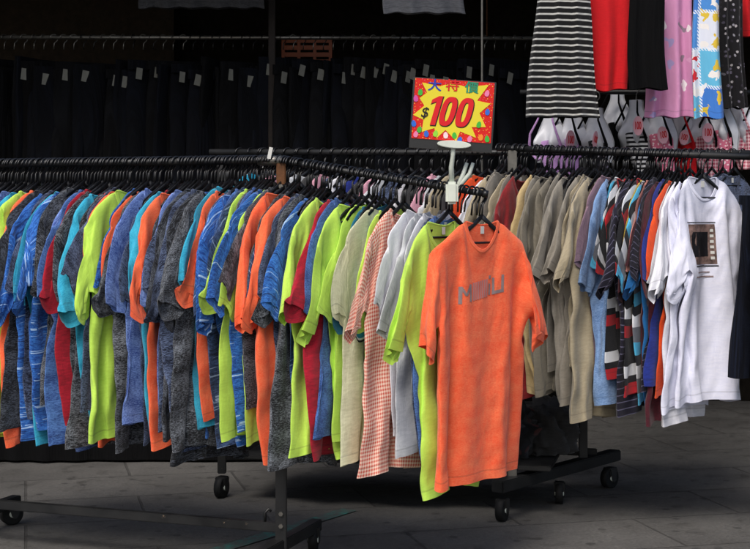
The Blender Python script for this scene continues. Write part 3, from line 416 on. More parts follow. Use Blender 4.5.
1,3,-8,-338,336,7,10,-13,8,-12,-4,23,-6,-7,3,0,0,-7,5,-17,15,-1,9,-12,-330,324,18,0,-9,9,-17,15,-10,14,-5,-6,6,-4,2,4,-25,11,13,-1,-8,-329,321,21,-1,-10,7,-15,14,-7,11,-7,-1,-3,8,-1,2,-28,20,-3,8,2,-338,320,21,0,-9,8,-10,-6,9,6,-2,-4,0,-3,
10,-4,-16,1,8,6,7,-345,330,12,1,-4,-4,7,-23,18,4,3,-11,3,3,-3,8,-18,-6,7,12,3,-335,327,6,1,3,-4,-10,-9,19,0,0,-5,-1,2,3,4,-12,-6,-9,23,2,-328,319,9,1,1,-1,-17,-6,26,-6,-2,2,-9,6,8,-6,-4,-7,-16,30,5,-336,324,7,1,-2,6,-29,9,15,-1,
-2,-1,-3,2,4,0,-10,2,-23,32,1,-330,324,9,-4,3,-6,-15,-2,22,-4,1,-7,-4,14,-1,-8,6,-13,-19,26,6,-320,323,2,-7,1,-1,-13,-9,29,-4,0,-12,7,3,1,-2,0,-9,-22,30,-2,-312,320,1,-1,-5,-4,-11,-2,19,6,-11,-1,-2,2,6,3,-2,-12,-10,-7,32,-315,314,0,-1,-3,-12,
2,-8,22,0,-13,8,-9,5,10,-4,7,-25,-3,-5,27,-302,302,-1,3,-10,3,-13,-3,23,-2,-7,0,-6,14,-5,6,-2,-20,6,-13,19,-284,292,-1,4,-8,-6,-9,0,25,-6,-9,4,-4,8,-2,7,-5,-14,-7,13,-13,-262,284,4,-5,0,-14,3,-10,25,-5,-4,-4,4,1,6,0,-2,-9,-12,0,11,-282,291,
-20,-12,4,15,-22,9,33,-9,-13,-11,-8,18,-19,12,24,-7,-1,-26,16,-8,-12,3,44,-10,-20,3,-20,16,-5,-9,45,-12,-6,-27,2,15,-16,23,-1,11,-2,-36,11,1,15,-13,20,7,-25,-1,5,-12,14,-10,16,13,-7,-22,0,1,-2,9,307,-311,17,-2,0,1,-1,-9,-58,53,15,2,-7,4,1,1,-74,51,
26,-2,-5,11,-13,-1,-66,53,14,9,2,2,-7,-17,-55,51,22,-1,5,-7,3,-4,-84,72,18,-10,14,-1,-16,4,-56,36,22,8,-3,-6,-1,9,-66,58,-18,19,11,-1,-21,1,16,-25,30,-15,-39,54,-46,35,-26,25,-13,8,-9,10,-11,12,3,-17,11,-8,2,9,-9,-9,22,-15,10,-9,12,-14,2,13,-19,20,
-18,16,-16,16,-2,-12,27,-6,-23,23,-25,32,-81,50,6,-2,16,-5,-12,7,15,-18,5,-9,8,-2,-14,14,-4,8,-5,10,4,2,-10,-57,46,-2,19,2,-8,-12,10,15,-16,-8,12,-5,-16,7,14,-20,18,-3,6,3,4,4,-85,55,22,0,4,-10,-13,13,17,-17,-5,4,-17,5,10,-12,6,3,8,1,4,-1,
8,-97,84,10,-10,13,-17,-10,13,19,-18,-3,-5,-4,-9,9,11,-22,21,-4,12,1,2,-3,-82,82,-10,12,5,-21,-5,15,13,-11,-7,-8,-10,10,3,-13,5,20,-11,14,2,-1,0,-82,69,7,9,2,-28,5,15,10,-12,0,-21,3,7,-14,9,-6,23,-9,8,8,-1,2,-105,103,-12,14,-1,-14,-14,20,15,-10,
-14,-8,2,-1,-14,14,-3,22,-11,8,10,-1,-5,-82,54,32,-2,7,-18,-18,22,14,-1,-23,-7,6,-13,-3,11,1,17,-6,7,14,-10,4,-96,61,31,5,2,-24,-10,22,14,-5,-21,-3,-2,-10,-4,15,-3,20,-10,10,5,4,1,-92,58,27,8,0,-29,-8,31,7,-3,-24,1,-13,3,-7,11,2,22,-16,4,18,
-2,5,-89,50,35,0,-4,-25,-3,26,10,-3,-28,7,-22,15,-15,11,4,15,0,-7,17,0,6,-80,42,40,-9,-7,-18,-6,32,5,-2,-28,5,-15,7,-12,6,8,16,2,-8,8,13,-1,-67,31,31,7,-18,-20,7,26,5,-4,-28,6,-14,3,-7,2,9,14,10,-15,10,11,0,-57,25,29,0,-15,-16,5,27,12,
-15,-23,4,-13,0,-4,0,13,17,-4,-7,17,1,2,-44,14,26,6,-24,-11,8,32,-2,-6,-22,-4,-9,4,-9,2,11,18,-1,-7,14,-5,13,-42,11,24,-1,-18,-14,15,28,-3,-4,-20,-5,-19,10,-7,3,11,13,6,-9,12,-6,13,-28,-2,22,4,-23,-12,19,20,8,-15,-10,-17,-5,3,-11,7,10,11,13,-15,
9,-2,19,-27,-8,22,2,-25,-9,27,18,-3,-8,-13,-15,-7,2,-4,-2,20,4,9,6,-16,6,18,-9,-21,22,-10,-17,-7,33,7,5,-12,-11,-15,-10,1,-2,3,18,-4,19,-7,0,-6,22,1,-26,7,6,-27,2,36,-3,9,-23,8,-28,-6,0,1,-1,13,9,11,-3,2,-11,24,0,-18,-3,1,-20,2,32,6,
4,-24,8,-30,-1,1,-3,3,0,22,10,-5,1,-9,26,3,-34,5,7,-25,5,32,4,3,-17,-5,-21,-4,-1,-2,7,-2,21,10,-3,2,-11,27,5,-33,-3,7,-23,11,31,-1,2,-13,-8,-17,-9,7,-7,2,3,22,5,4,-1,-11,27,11,-46,12,-9,-12,10,28,2,1,-19,1,-25,-1,-4,5,-4,2,21,9,
3,1,-7,17,24,-57,7,-2,-6,0,37,-8,6,-6,-33,3,-10,-1,0,5,-3,29,-11,14,4,-10,21,23,-59,5,-3,-9,28,-1,14,-1,-3,-36,2,-10,4,-1,1,-2,32,-15,15,-2,4,13,29,-65,2,-4,6,13,4,19,-8,0,-44,12,-11,0,3,-7,7,34,-21,12,9,-13,24,78,-120,-4,7,-6,2,20,
-13,22,-13,94,-107,-9,2,12,-8,0,29,-1,-10,89,-110,-1,11,-11,9,-7,19,12,0,79,-113,3,8,-2,-6,4,1,29,-7,92,-119,0,1,11,-13,8,-5,24,9,86,-121,-3,4,8,-10,4,18,-10,22,94,-127,0,-2,7,-6,15,-5,10,7,109,-136,-1,1,2,-3,25,-19,23,-13,104,-78,-37,26,-15,-2,6,
3,3,-2,-2,20,-35,26,-11,-10,11,-2,8,-24,27,10,-33,16,10,-21,0,12,-12,0,19,7,-26,4,22,-20,-10,5,-2,11,9,5,-18,-5,23,-28,15,-12,2,7,7,5,-6,-15,23,-19,-10,25,-27,13,25,-30,29,-14,-22,28,-24,5,5,-2,0,-8,35,-1,-16,-13,0,9,-7,-12,-12,37,-29,12,2,12,-7,
1,-10,24,-24,16,-11,16,-19,23,-23,18,-15,14,-13,-2,12,-1,-10,12,-10,12,-1,6,-30,29,-33,12,12,8,-21,20,-8,-8,8,1,3,-18,11,8,-18,6,12,-14,19,-6,-8,-8,18,-28,22,14,-12,-16,25,-8,-12,8,8,-13,-6,12,5,-13,-14,22,7,-11,19,-14,-35,43,-29,39,-8,-17,-6,24,-5,-16,6,
10,-18,9,-4,15,-24,-3,8,21,-14,16,-5,-59,59,-7,12,0,-23,-1,26,-6,-10,-10,16,-16,14,-16,23,-24,-6,5,19,12,-16,13,-66,52,16,-3,2,-27,2,24,2,-17,-7,13,-11,4,-12,27,-25,-10,6,16,19,-8,-2,-63,46,32,-7,-3,-27,3,26,-1,-12,-11,11,-7,-2,-10,30,-26,-10,4,19,17,-2,
-1,-79,64,16,1,0,-32,5,27,0,-12,-13,10,-10,-2,-2,30,-38,1,0,23,13,-3,3,-89,95,-5,0,-29,-4,29,6,-9,-20,9,-16,13,-10,32,-45,12,-8,29,10,-2,-59,57,11,-12,-22,-8,36,0,-6,-21,11,-20,9,1,29,-42,2,-5,33,-2,13,-56,55,0,-13,-25,11,25,4,-10,-8,-23,14,-13,18,
21,-35,-15,12,16,9,16,-56,56,-2,-19,-20,12,24,2,-9,-11,-13,-4,9,1,29,-39,-10,14,-3,25,12,-40,41,-7,-15,-17,11,27,1,-15,-5,-15,-7,6,17,16,-36,-9,13,-4,19,16,-22,24,-10,-8,-21,15,28,-7,-12,3,-24,-2,1,22,18,-35,-13,0,11,9,25,-20,22,-22,8,-28,20,21,-9,11,-25,
-16,3,-6,32,8,-32,-7,-4,16,-11,34,-4,9,-20,5,-24,21,20,-7,5,-29,-2,-7,-2,35,0,-23,-14,1,-2,13,16,14,0,-13,-11,-16,27,13,3,-9,-28,6,-11,0,38,-13,-1,-31,2,2,11,13,25,-8,-15,-11,-10,30,1,8,-8,-29,9,-11,-5,37,-2,-10,-26,-1,2,9,10,36,-12,-21,-7,-10,30,
4,7,-13,-22,1,-11,0,35,1,-9,-28,-1,-3,18,10,21,-1,-25,-15,24,-9,25,-3,-3,-23,-11,4,-9,39,-8,4,-35,4,-6,21,-3,34,-10,-28,1,7,12,10,6,-16,-12,-15,1,-7,35,3,-1,-34,-1,2,5,11,37,-18,-28,4,3,20,4,7,-17,-11,-15,0,-4,34,-3,6,-28,-11,2,4,14,40,-28,
-12,-9,3,25,7,-1,-13,-8,-17,-3,-4,36,0,1,-19,-19,3,2,1,71,-56,0,4,-16,33,7,-2,-23,6,-19,-9,0,43,-14,-1,-4,-23,-5,6,11,59,-57,2,9,-21,40,-5,8,-28,9,-23,-4,-1,40,-15,-1,6,-26,-8,3,8,73,-65,-9,20,-21,38,2,-4,-23,14,-27,-6,3,32,2,-14,10,-36,6,
-6,5,86,-71,-4,5,-12,36,6,-5,-24,13,-31,3,-2,31,7,-14,7,-31,-4,4,-7,95,-78,7,-8,-1,34,1,1,-29,17,-35,4,0,37,-11,1,7,-36,-4,3,1,108,-98,-8,9,-6,3,9,-7,100,-100,-8,4,5,-3,6,-6,107,-108,-2,5,-7,1,14,-11,112,-108,-12,6,2,-1,2,7,105,-110,-8,7,
-4,-1,8,-11,125,-117,-1,2,-6,1,-5,3,114,-84,-28,-2,-6,10,-8,6,119,-95,-24,-5,5,-5,2,-1,105,-104,10,24,-5,-4,-7,-3,11,-26,5,22,8,-9,-2,-1,-5,-18,9,0,28,-21,13,1,-6,-22,-3,23,1,-11,17,4,4,-38,5,-2,16,20,-23,16,18,-50,7,-7,23,-1,22,-19,-4,6,-24,3,
-2,37,0,-5,-19,-17,22,-20,9,19,15,-4,-143,158,-1,-30,36,-6,-12,12,-4,1,-12,16,-16,15,-16,18,-81,88,-72,71,-57,61,-55,48,-34,37,-32,34,-24,24,4,-13,-41,38,-39,40,-39,40,-43,45,-50,48,-47,48,-46,44,-44,48,-4,6,-6,-1,2,-4,-59,25,14,5,10,7,12,23,-57,-4,1,-1,0,0,
-4,4,24,6,-4,-1,2,-1,-1,-59,26,10,11,5,7,11,23,-53,-6,2,-2,1,0,3,-12,37,-7,4,-1,1,0,-2,-55,24,10,9,6,8,7,28,-58,-1,-1,-1,2,0,1,-3,19,5,0,1,1,0,-2,-54,24,11,6,7,6,10,23,-51,-5,0,1,0,1,2,-10,26,3,-1,3,-3,5,-5,-52,24,
11,5,6,7,10,22,-51,-4,1,-1,1,1,3,-11,26,2,1,0,1,1,-2,-51,23,10,5,6,7,10,18,-46,-5,1,0,0,0,2,-6,22,3,0,1,2,-1,-1,-49,23,7,7,5,7,9,18,-47,-2,0,0,-1,2,0,0,13,6,2,0,1,1,-3,-46,21,9,5,5,6,10,16,-45,-3,1,1,-4,
6,1,-4,15,4,3,-1,2,0,-3,-43,20,8,5,4,8,9,13,-40,-5,2,-1,1,0,3,-4,15,3,3,1,0,0,-2,-41,19,7,5,5,6,8,14,-39,-4,1,1,-2,1,3,-4,14,5,1,1,1,0,-2,-40,19,7,5,4,4,8,16,-39,-3,1,0,-2,2,3,-6,14,6,1,0,2,-1,-2,-36,
16,8,4,3,5,7,16,-38,-2,0,0,0,0,2,-5,14,5,2,0,2,-1,-4,-31,14,7,4,3,5,6,16,-37,-1,-2,2,0,0,1,-7,16,5,1,2,-1,1,-4,-30,15,4,6,2,4,7,14,-34,-3,1,1,-2,1,2,-9,17,5,1,1,-1,1,-3,-27,11,7,4,2,3,8,11,-30,-4,2,0,
-1,1,0,-8,17,5,0,1,1,-2,0,-27,12,5,4,2,3,7,10,-28,-2,-1,1,0,1,0,-11,19,4,1,1,0,-1,-1,-23,9,6,3,2,2,8,8,-25,-3,-1,2,0,1,-3,-9,19,4,1,0,2,-4,1,-22,10,4,3,2,2,6,10,-26,0,-2,-1,3,1,-3,-12,21,4,0,1,1,-3,1,
-20,8,5,2,2,3,3,9,-22,-1,-1,0,0,2,2,-22,26,4,0,1,-1,0,-2,-15,6,3,4,1,2,4,7,-18,-4,0,0,1,0,4,-23,27,2,0,2,-1,0,-2,-15,7,3,3,1,2,2,8,-16,-4,-1,0,0,3,1,-23,29,1,0,0,2,-3,1,-14,6,2,3,1,1,3,6,-14,-3,-2,
1,-1,3,1,-22,28,0,0,2,0,-3,1,-10,3,3,2,1,0,4,4,-11,-4,0,-2,1,2,1,-23,28,1,1,0,1,-2,-2,-7,4,1,2,1,1,1,3,-6,-6,0,-1,0,1,3,-23,26,3,-2,3,-1,-1,-1,-8,8,-4,1,3,0,2,1,-4,-5,-1,0,-1,2,1,-23,29,-1,1,3,-3,1,
-6,0,3,-2,0,4,-2,1,2,-2,-6,-1,1,-1,0,3,-24,28,0,2,-1,2,-2,-5,1,2,0,-4,6,-1,-1,2,-2,-5,1,-1,0,-2,6,595,-609,2,0,0,-4,-7,0,1,-6,160,-147,9,-7,4,-6,-2,-6,0,-2,139,-124,1,0,1,-5,0,-7,-1,1,113,-101,-3,5,2,-8,-1,-1,-8,8,86,
-80,4,-3,3,1,-15,5,-1,-2,76,-70,8,-4,3,-1,-3,-8,-2,5,62,-59,3,4,0,-2,1,-10,-3,5,44,-38,1,0,0,6,-1,-12,0,-1,261,-236,-41,17,-10,-1,1,-4,6,-7,157,-119,-36,13,-4,-6,2,-2,-1,2,130,-98,-34,13,-3,-6,-2,-1,1,1,119,-87,-32,7,4,-8,-1,-3,2,2,99,
-71,-29,8,1,-5,-2,4,-10,11,75,-59,-16,0,5,-6,-3,2,-2,3,64,-48,-11,4,-10,5,-6,-1,3,12,34,-27,-17,5,6,-23,14,0,8,13,248,-279,51,-14,-2,-1,-4,-2,5,-40,42,-43,46,-45,46,-45,48,-49,51,-51,55,-56,33,-21,0,-2,-1,-1,4,-5,9,-6,49,-18,-1,1,-4,-2,-18,2,4,
1,3,0,3,5,-23,0,-3,2,-2,2,3,1,-4,45,-19,3,-2,-2,0,-18,1,3,3,1,1,3,5,-22,-1,-1,-1,0,3,1,3,-5,39,-14,1,-1,-1,-1,-16,0,4,2,0,3,1,4,-19,0,-2,-2,2,0,4,2,-5,33,-9,0,-1,0,-1,-16,1,2,3,0,4,-1,4,-17,-1,-1,-1,-1,2,
4,-2,0,29,-7,-1,0,0,-2,-15,2,1,3,1,2,0,3,-15,-2,0,0,-5,6,-2,3,2,24,-6,0,0,-1,-1,-14,2,0,3,0,1,4,1,-16,-1,1,-1,-4,3,4,-4,4,26,-8,2,-1,-1,-1,-14,2,0,3,1,0,2,3,-16,0,0,-2,-2,5,0,-5,24,0,2,-2,1,-3,-13,3,0,
2,0,1,2,3,-16,-1,1,-2,-1,2,-5,22,6,-3,2,-2,0,-14,3,0,2,0,2,0,3,-13,-2,0,-3,3,-3,-3,23,4,-2,0,0,-1,-12,2,1,0,1,2,-1,5,-14,-2,1,-2,2,-4,-4,24,2,-1,1,0,-1,-12,2,1,1,0,0,2,3,-12,-2,0,-1,-1,0,-5,24,-2,3,-1,0,
-1,-10,1,2,-1,1,2,-2,6,-14,-1,0,0,0,-1,-6,22,-1,3,1,-2,0,-12,5,0,-1,1,1,0,5,-13,-2,0,1,-1,-1,-6,21,2,-1,2,-1,-1,-8,2,-2,1,2,0,0,2,-9,-1,-2,0,2,-1,-10,23,1,0,1,0,-1,-8,2,-2,2,0,1,0,2,-9,-1,-1,0,1,0,-13,25,
2,-2,2,-1,1,-9,1,-1,2,0,1,0,2,-8,-3,1,-1,2,-1,-14,27,-1,1,0,1,-1,-8,1,0,0,1,1,0,1,-7,-1,-1,0,0,2,-17,27,0,0,2,0,-3,-6,1,1,-1,2,-1,1,1,-6,-2,0,-1,0,4,-21,29,0,1,-1,1,-2,-6,2,-1,0,2,-1,0,3,-7,-1,0,-2,
1,2,-20,28,1,1,0,-2,-1,-4,1,0,-1,1,0,1,0,-4,-2,0,-1,1,1,-20,27,3,-1,1,-3,0,-4,0,1,0,0,1,-1,1,-4,0,-2,-2,4,-2,-19,27,3,-2,1,-2,0,-4,1,0,0,-1,2,-1,1,-4,1,-3,-1,3,-1,-21,29,1,0,-2,-1,0,-2,0,0,0,0,0,2,-3,
-2,2,-3,-1,2,-2,-19,27,1,1,-3,0,0,-2,0,0,0,0,0,0,1,-3,0,-1,-1,1,-1,-20,27,-1,2,-1,-1,-1,-1,0,1,-2,1,1,-2,1,-1,1,-4,0,1,1,-23,28,-1,1,0,-2,0,-1,0,1,-1,0,0,-1,1,-1,1,-2,-2,2,-1,-22,27,1,-1,0,-1,0,-1,1,-1,0,
0,0,0,-1,1,0,-2,-1,2,-3,583,-593,-1,-3,2,-4,2,-5,120,-112,0,-1,0,-3,5,-7,108,-102,2,0,-3,1,1,4,76,-79,5,-9,11,-11,2,2,75,-74,1,1,2,-6,2,7,46,-50,-2,8,-8,0,6,-4,43,-40,-6,2,9,-10,8,-6,31,-27,-2,1,-2,2,3,-3,254,-262,-5,2,-3,-2,
0,-5,141,-128,-2,-1,1,-5,1,-2,116,-102,-8,-2,2,3,-7,1,103,-96,2,-8,4,3,-6,-2,89,-76,-5,1,-6,5,-6,0,80,-73,1,-2,1,-4,16,-23,73,-68,6,4,-6,11,-2,0,28,-30,-15,12,1,6,2,8,
  ],
  [
-168,179,-29,8,45,-50,39,-33,31,-28,27,-22,19,-17,11,-8,13,-22,31,-28,26,-27,25,-23,23,-21,25,-29,22,-21,23,-25,27,-26,25,-30,27,-19,-5,31,-57,47,-29,31,-29,27,-320,299,20,-4,2,1,1,-1,5,3,-3,1,4,-7,4,2,-11,2,-3,7,-15,-10,-2,-283,303,0,2,4,-11,9,2,-2,6,-1,
3,-4,1,-5,11,-17,7,-8,8,-1,-7,-19,-292,317,-9,15,-6,-13,14,3,-7,11,0,-1,-1,0,-8,10,-15,12,-4,-11,14,-3,-7,-328,336,-6,7,-14,7,5,1,-5,11,-4,1,1,-3,3,-4,-6,8,-8,2,1,1,3,-336,325,11,-1,-13,7,8,-4,-3,4,7,-2,2,-7,6,-8,-1,5,-6,5,-6,7,
-7,-339,351,-3,-15,14,-17,18,-5,-2,3,6,-1,-2,1,2,-8,3,-5,0,6,0,-8,0,-340,351,-5,0,3,-17,16,1,-5,-7,19,-6,5,-7,6,-7,-13,15,-2,4,-13,9,-2,-356,363,-4,-6,10,-23,19,-1,4,-18,23,-4,3,-6,6,-17,14,-8,1,-1,6,-7,8,-367,370,-10,5,-10,-11,24,-4,3,-22,
26,-2,0,0,1,-16,11,-8,12,-17,11,-1,10,-363,360,-12,9,-24,11,18,-11,9,-26,30,-9,12,-12,6,-12,3,-7,13,-12,12,-9,8,-343,348,-15,5,-24,22,13,-9,2,-23,29,-3,2,-4,6,-18,13,-18,18,-10,3,10,-27,-292,305,14,-21,-12,26,8,-6,1,-26,27,2,3,-4,2,-12,1,-8,16,0,-17,
21,-15,-300,284,30,-36,16,17,4,-4,-4,-24,27,3,3,-3,-1,-8,-2,-10,18,4,-19,16,-4,-323,310,21,-37,18,20,-3,-3,-2,-24,21,9,-1,2,-2,-8,-5,-9,19,8,-21,11,3,-340,333,7,-34,26,10,-1,1,-6,-21,14,13,3,-1,-2,-8,-4,-12,15,11,2,-18,11,-335,332,-12,-13,23,14,-8,-4,6,
-29,13,19,-3,5,-7,-7,-4,2,-10,24,-2,-8,1,-338,344,-31,14,12,6,-1,-3,-1,-24,10,22,-6,7,-6,-14,9,-6,-11,22,6,-9,-1,-341,343,-33,26,7,6,-1,-9,3,-12,-14,30,2,-2,4,-11,-11,7,-12,22,4,-1,-11,-333,334,-21,17,9,8,-6,-8,10,-24,-2,26,-1,-1,0,4,-26,12,-14,26,
-1,-6,7,-341,325,-9,19,2,1,3,-1,-10,-6,-15,30,1,-2,6,-1,-29,8,-1,19,3,-2,-9,-331,315,11,5,8,0,6,-6,-24,11,-14,26,3,-5,2,6,-29,5,-3,24,-6,7,-8,-333,317,6,11,4,2,-2,1,-17,-12,9,16,5,-1,-2,3,-26,4,-3,22,2,0,-5,-331,314,7,14,-1,2,-2,0,
-16,-16,25,1,8,1,-8,10,-27,-2,6,13,9,0,-10,-324,313,3,13,5,-5,4,-1,-30,8,-2,26,-4,1,-1,2,-23,-4,5,14,12,-7,-2,-319,299,12,14,-2,4,-11,10,-24,-1,-7,30,-5,6,-2,3,-37,22,-14,21,3,6,-9,-316,306,-4,22,-5,3,0,-1,-26,-3,6,20,9,-7,2,1,-38,13,11,
-2,17,0,-9,-305,284,15,14,1,-4,0,4,-35,5,2,26,2,-2,-4,9,-44,18,-3,26,-13,12,-10,-359,365,-5,-18,-7,13,0,4,-24,14,-18,41,-2,-17,-13,3,17,4,-19,-9,-5,40,0,-15,-9,-11,16,15,-13,-21,-7,46,-1,-22,11,-27,30,-16,14,-15,-31,54,3,-3,-37,23,-11,18,-22,17,-44,60,-1,
1,-31,-9,34,-26,4,2,-24,52,-4,2,-22,-21,32,-4,-15,-8,-14,50,2,0,-37,18,-7,18,-32,21,319,-301,-43,41,0,-2,-25,19,-13,22,-80,80,-47,43,7,-5,-8,-15,6,14,-70,73,-49,50,1,-2,-3,-13,-7,27,-85,83,-57,54,2,-1,4,-31,24,3,-83,86,-59,43,15,2,-2,-23,12,10,-79,82,-58,
34,21,1,-1,-5,-13,21,-83,82,-55,45,-19,29,-3,-6,5,6,-82,79,-58,24,31,-7,12,-3,0,2,-443,421,16,-3,4,2,2,-4,5,-17,19,-23,25,-28,30,-30,27,-27,30,-28,25,-29,27,-3,-4,5,-13,9,-11,-6,-328,326,21,1,-1,-2,2,-3,3,6,-4,1,1,0,-2,3,-6,-3,4,1,-8,-2,2,
-353,330,46,-20,4,-1,-5,7,-9,14,-3,1,-3,7,-6,-1,-5,4,-4,4,-1,0,-8,-345,320,50,-19,1,3,-12,10,-8,16,-7,3,1,4,-9,6,-12,8,-9,7,2,0,-12,-336,316,46,-17,0,-1,-4,1,-5,17,-4,5,-4,-2,-1,6,-13,6,2,-10,9,-3,6,-349,309,58,-21,-7,5,-10,9,-10,18,-2,
-1,5,-7,5,-2,-15,12,5,-21,21,-4,-4,-338,309,46,-12,-12,5,-2,5,-16,24,-5,6,-1,-4,3,-3,-12,7,10,-21,13,9,-14,-341,313,52,-16,-7,1,-10,15,-21,23,4,-2,-2,2,2,-3,-20,21,-2,-13,9,4,-8,-347,354,0,-7,8,-23,24,-28,29,1,0,1,0,-4,4,-10,-8,15,-5,-5,8,-341,
344,-5,-10,10,-11,10,-24,26,5,-1,2,3,-8,6,-20,3,15,-1,-22,26,-338,333,-3,-14,12,-8,6,-25,28,5,0,4,-1,0,-4,-15,-1,20,-9,-12,18,-323,322,-2,-19,17,-7,2,-26,35,-5,12,-3,-5,5,0,-22,2,11,10,-22,13,-306,311,-15,6,-12,19,-11,-22,29,7,1,-3,3,0,1,-18,-5,17,
0,-13,12,-297,300,-15,1,-5,20,-15,-19,26,7,5,-4,2,1,-6,-6,-13,14,9,-17,13,-296,299,-13,-4,-8,28,-21,-15,25,6,6,-2,0,1,-5,-10,-9,14,3,-5,4,-294,303,-25,6,-7,24,-22,-12,27,3,0,6,-4,4,-2,-23,8,1,12,-4,-7,-282,291,-20,-3,19,5,-19,-12,29,-7,13,-1,1,-2,
3,-17,-10,19,-2,0,-5,-285,298,-26,-3,27,3,-33,4,23,-5,8,1,2,-1,0,-16,4,-11,17,2,-3,-294,293,-13,-7,26,0,-14,-22,31,-5,12,-2,2,0,-2,-2,-16,-3,6,13,7,-305,284,7,-14,18,3,0,-39,37,-8,12,0,2,2,-5,2,-17,-4,-4,27,-7,-289,282,-9,4,18,-3,-9,-30,23,18,
-3,0,7,-5,4,-4,-24,7,-4,19,8,-300,275,2,7,9,3,-14,-24,12,23,2,1,-5,6,-2,3,-20,-13,10,17,3,-287,261,18,-4,10,4,-29,6,-13,33,2,-3,4,-3,0,5,-17,-19,10,16,9,-292,262,14,11,5,-3,-32,-2,14,19,-1,3,-1,3,-4,-1,-5,-20,-5,28,1,-274,256,-1,19,1,4,
-23,-21,18,23,0,0,3,-3,4,-2,-10,-33,36,-12,22,-284,251,19,7,4,-12,-2,-34,26,20,0,2,-1,-1,3,-3,-6,-35,20,24,-4,-275,245,30,-3,0,3,-17,-29,38,-4,12,5,-4,1,1,3,-12,-36,31,-3,14,-264,233,26,9,-5,-2,-16,-27,34,1,14,4,-8,3,0,-1,-3,-38,29,-8,18,-332,312,
-9,6,14,-3,-12,3,-8,13,-16,6,14,-1,-9,2,-10,21,-21,-2,16,2,-10,12,-20,27,-20,-10,10,15,1,-11,-9,19,-12,-11,-2,31,-2,-5,-30,18,4,2,-22,26,11,-2,-53,59,-24,-3,-13,19,18,-2,-58,60,-8,-23,11,-15,34,0,335,-331,-12,-7,-12,15,-9,6,-18,25,8,-14,-8,-7,20,-9,-21,32,
10,-26,16,-20,-1,20,-31,43,-12,-16,20,-27,10,4,-21,40,-11,5,-14,-10,12,-5,-23,48,0,-36,20,4,-15,3,-27,48,-1,-22,21,-11,-17,5,-30,62,-21,10,2,-25,6,-13,-33,40,-9,-3,23,-23,19,-34,36,-6,-17,14,-12,10,-19,28,-14,-2,-3,8,-3,-2,2,-6,9,-3,1,-7,23,-25,2,17,-21,20,
-21,22,-22,22,-25,10,3,-7,5,-4,4,-6,39,-21,2,-20,14,-6,-10,9,19,-20,-1,8,-9,13,-13,4,-11,23,-4,-15,-3,15,-10,20,-2,-23,20,-13,-10,7,10,14,-16,1,-12,16,-8,16,-29,0,19,10,-12,-7,-7,7,36,-44,24,-15,-3,-8,6,17,9,-11,-12,2,6,3,9,-31,0,12,17,1,-14,-2,
-17,46,-23,6,-20,-4,3,2,22,5,-7,-18,6,4,10,-3,-32,8,6,19,3,-1,-22,5,11,12,-22,-8,-3,-2,11,20,5,-5,-21,2,11,6,-8,-27,8,2,25,-7,12,-13,-18,38,-33,11,-19,10,-13,12,24,1,2,-25,3,13,0,-10,-24,9,-2,26,4,-4,7,-31,47,-37,-14,6,6,-13,10,28,-3,6,
-31,14,6,3,-16,-20,1,6,27,-2,9,-1,-28,42,-43,4,-12,9,-9,6,33,-5,10,-32,17,-3,7,-18,-23,12,-6,34,4,-5,7,-24,36,-37,-14,13,-14,1,12,29,-6,9,-28,16,-7,8,-18,-20,10,-8,28,17,-5,-4,-9,15,-19,-19,6,-7,-2,22,16,-1,12,-25,9,-6,6,-17,-19,6,1,12,31,-13,
9,-8,-1,-10,-25,4,0,4,15,18,-1,7,-18,7,-14,13,-16,-22,9,-5,13,29,1,-18,21,-1,-41,8,-11,3,5,15,11,12,-6,-7,-2,-11,12,-15,-21,8,-6,13,20,16,-22,20,0,-46,14,-10,-2,10,14,7,12,-3,1,-16,-6,12,-15,-19,4,-4,13,14,19,-14,13,8,-58,18,-8,0,12,11,5,14,
-3,1,-22,12,-12,-2,-18,-2,-1,11,13,20,-4,0,8,-49,15,-9,-3,21,3,10,6,7,-5,-21,9,-8,-1,-21,-1,-1,11,13,9,11,-6,16,-41,-15,6,5,13,3,14,1,8,-2,-16,-16,20,-10,-20,-1,0,-2,28,-5,18,3,9,-46,-5,-4,15,9,2,16,-1,6,0,-18,-8,4,8,-33,11,-8,-3,24,
6,3,14,18,-60,0,-1,8,12,4,12,-1,14,-7,-22,5,-14,21,-25,-13,11,-9,28,-7,16,8,20,-59,-6,6,10,7,4,18,-6,7,3,-15,-21,23,-22,6,-18,2,-2,18,5,15,-2,31,-64,-7,5,21,7,-11,16,7,8,-6,-8,-25,12,7,-15,-12,-1,-2,19,5,-2,22,30,-73,-1,8,12,8,-3,3,
19,0,-3,-6,-17,-10,21,-14,-13,-7,2,17,11,-8,19,41,-86,9,6,8,10,6,-10,25,-3,-1,-5,-28,14,5,-9,-16,-7,2,15,6,2,21,28,-74,4,7,20,-15,22,-14,29,-9,-2,6,-31,4,13,-10,-17,-6,-1,16,12,-8,21,31,-71,5,10,7,13,-13,4,21,2,-4,-14,1,-19,21,-8,-25,3,-3,
8,17,-6,20,33,-77,11,14,-9,14,17,-26,32,0,0,-24,5,-12,7,9,-29,-2,-4,9,13,5,12,34,-71,0,17,2,13,-6,-1,24,-4,2,-25,2,2,4,-4,-21,-2,-1,3,17,-3,17,30,-67,9,6,9,7,-7,8,13,4,-4,-13,-8,3,-2,2,-17,-6,-5,17,-9,18,18,-20,1,10,7,-2,-3,-26,
30,-11,9,-82,66,9,10,-5,6,-23,11,12,-20,-60,60,3,16,1,-10,6,-14,16,-10,-78,76,-13,25,5,-16,8,-1,-4,12,-100,75,6,15,-9,10,-3,-6,7,-2,-94,80,10,-5,13,-12,9,-5,10,1,-104,82,2,8,11,-19,19,-1,1,-8,-87,68,11,-5,16,-5,15,-12,-1,10,-96,70,27,-8,-26,22,-4,
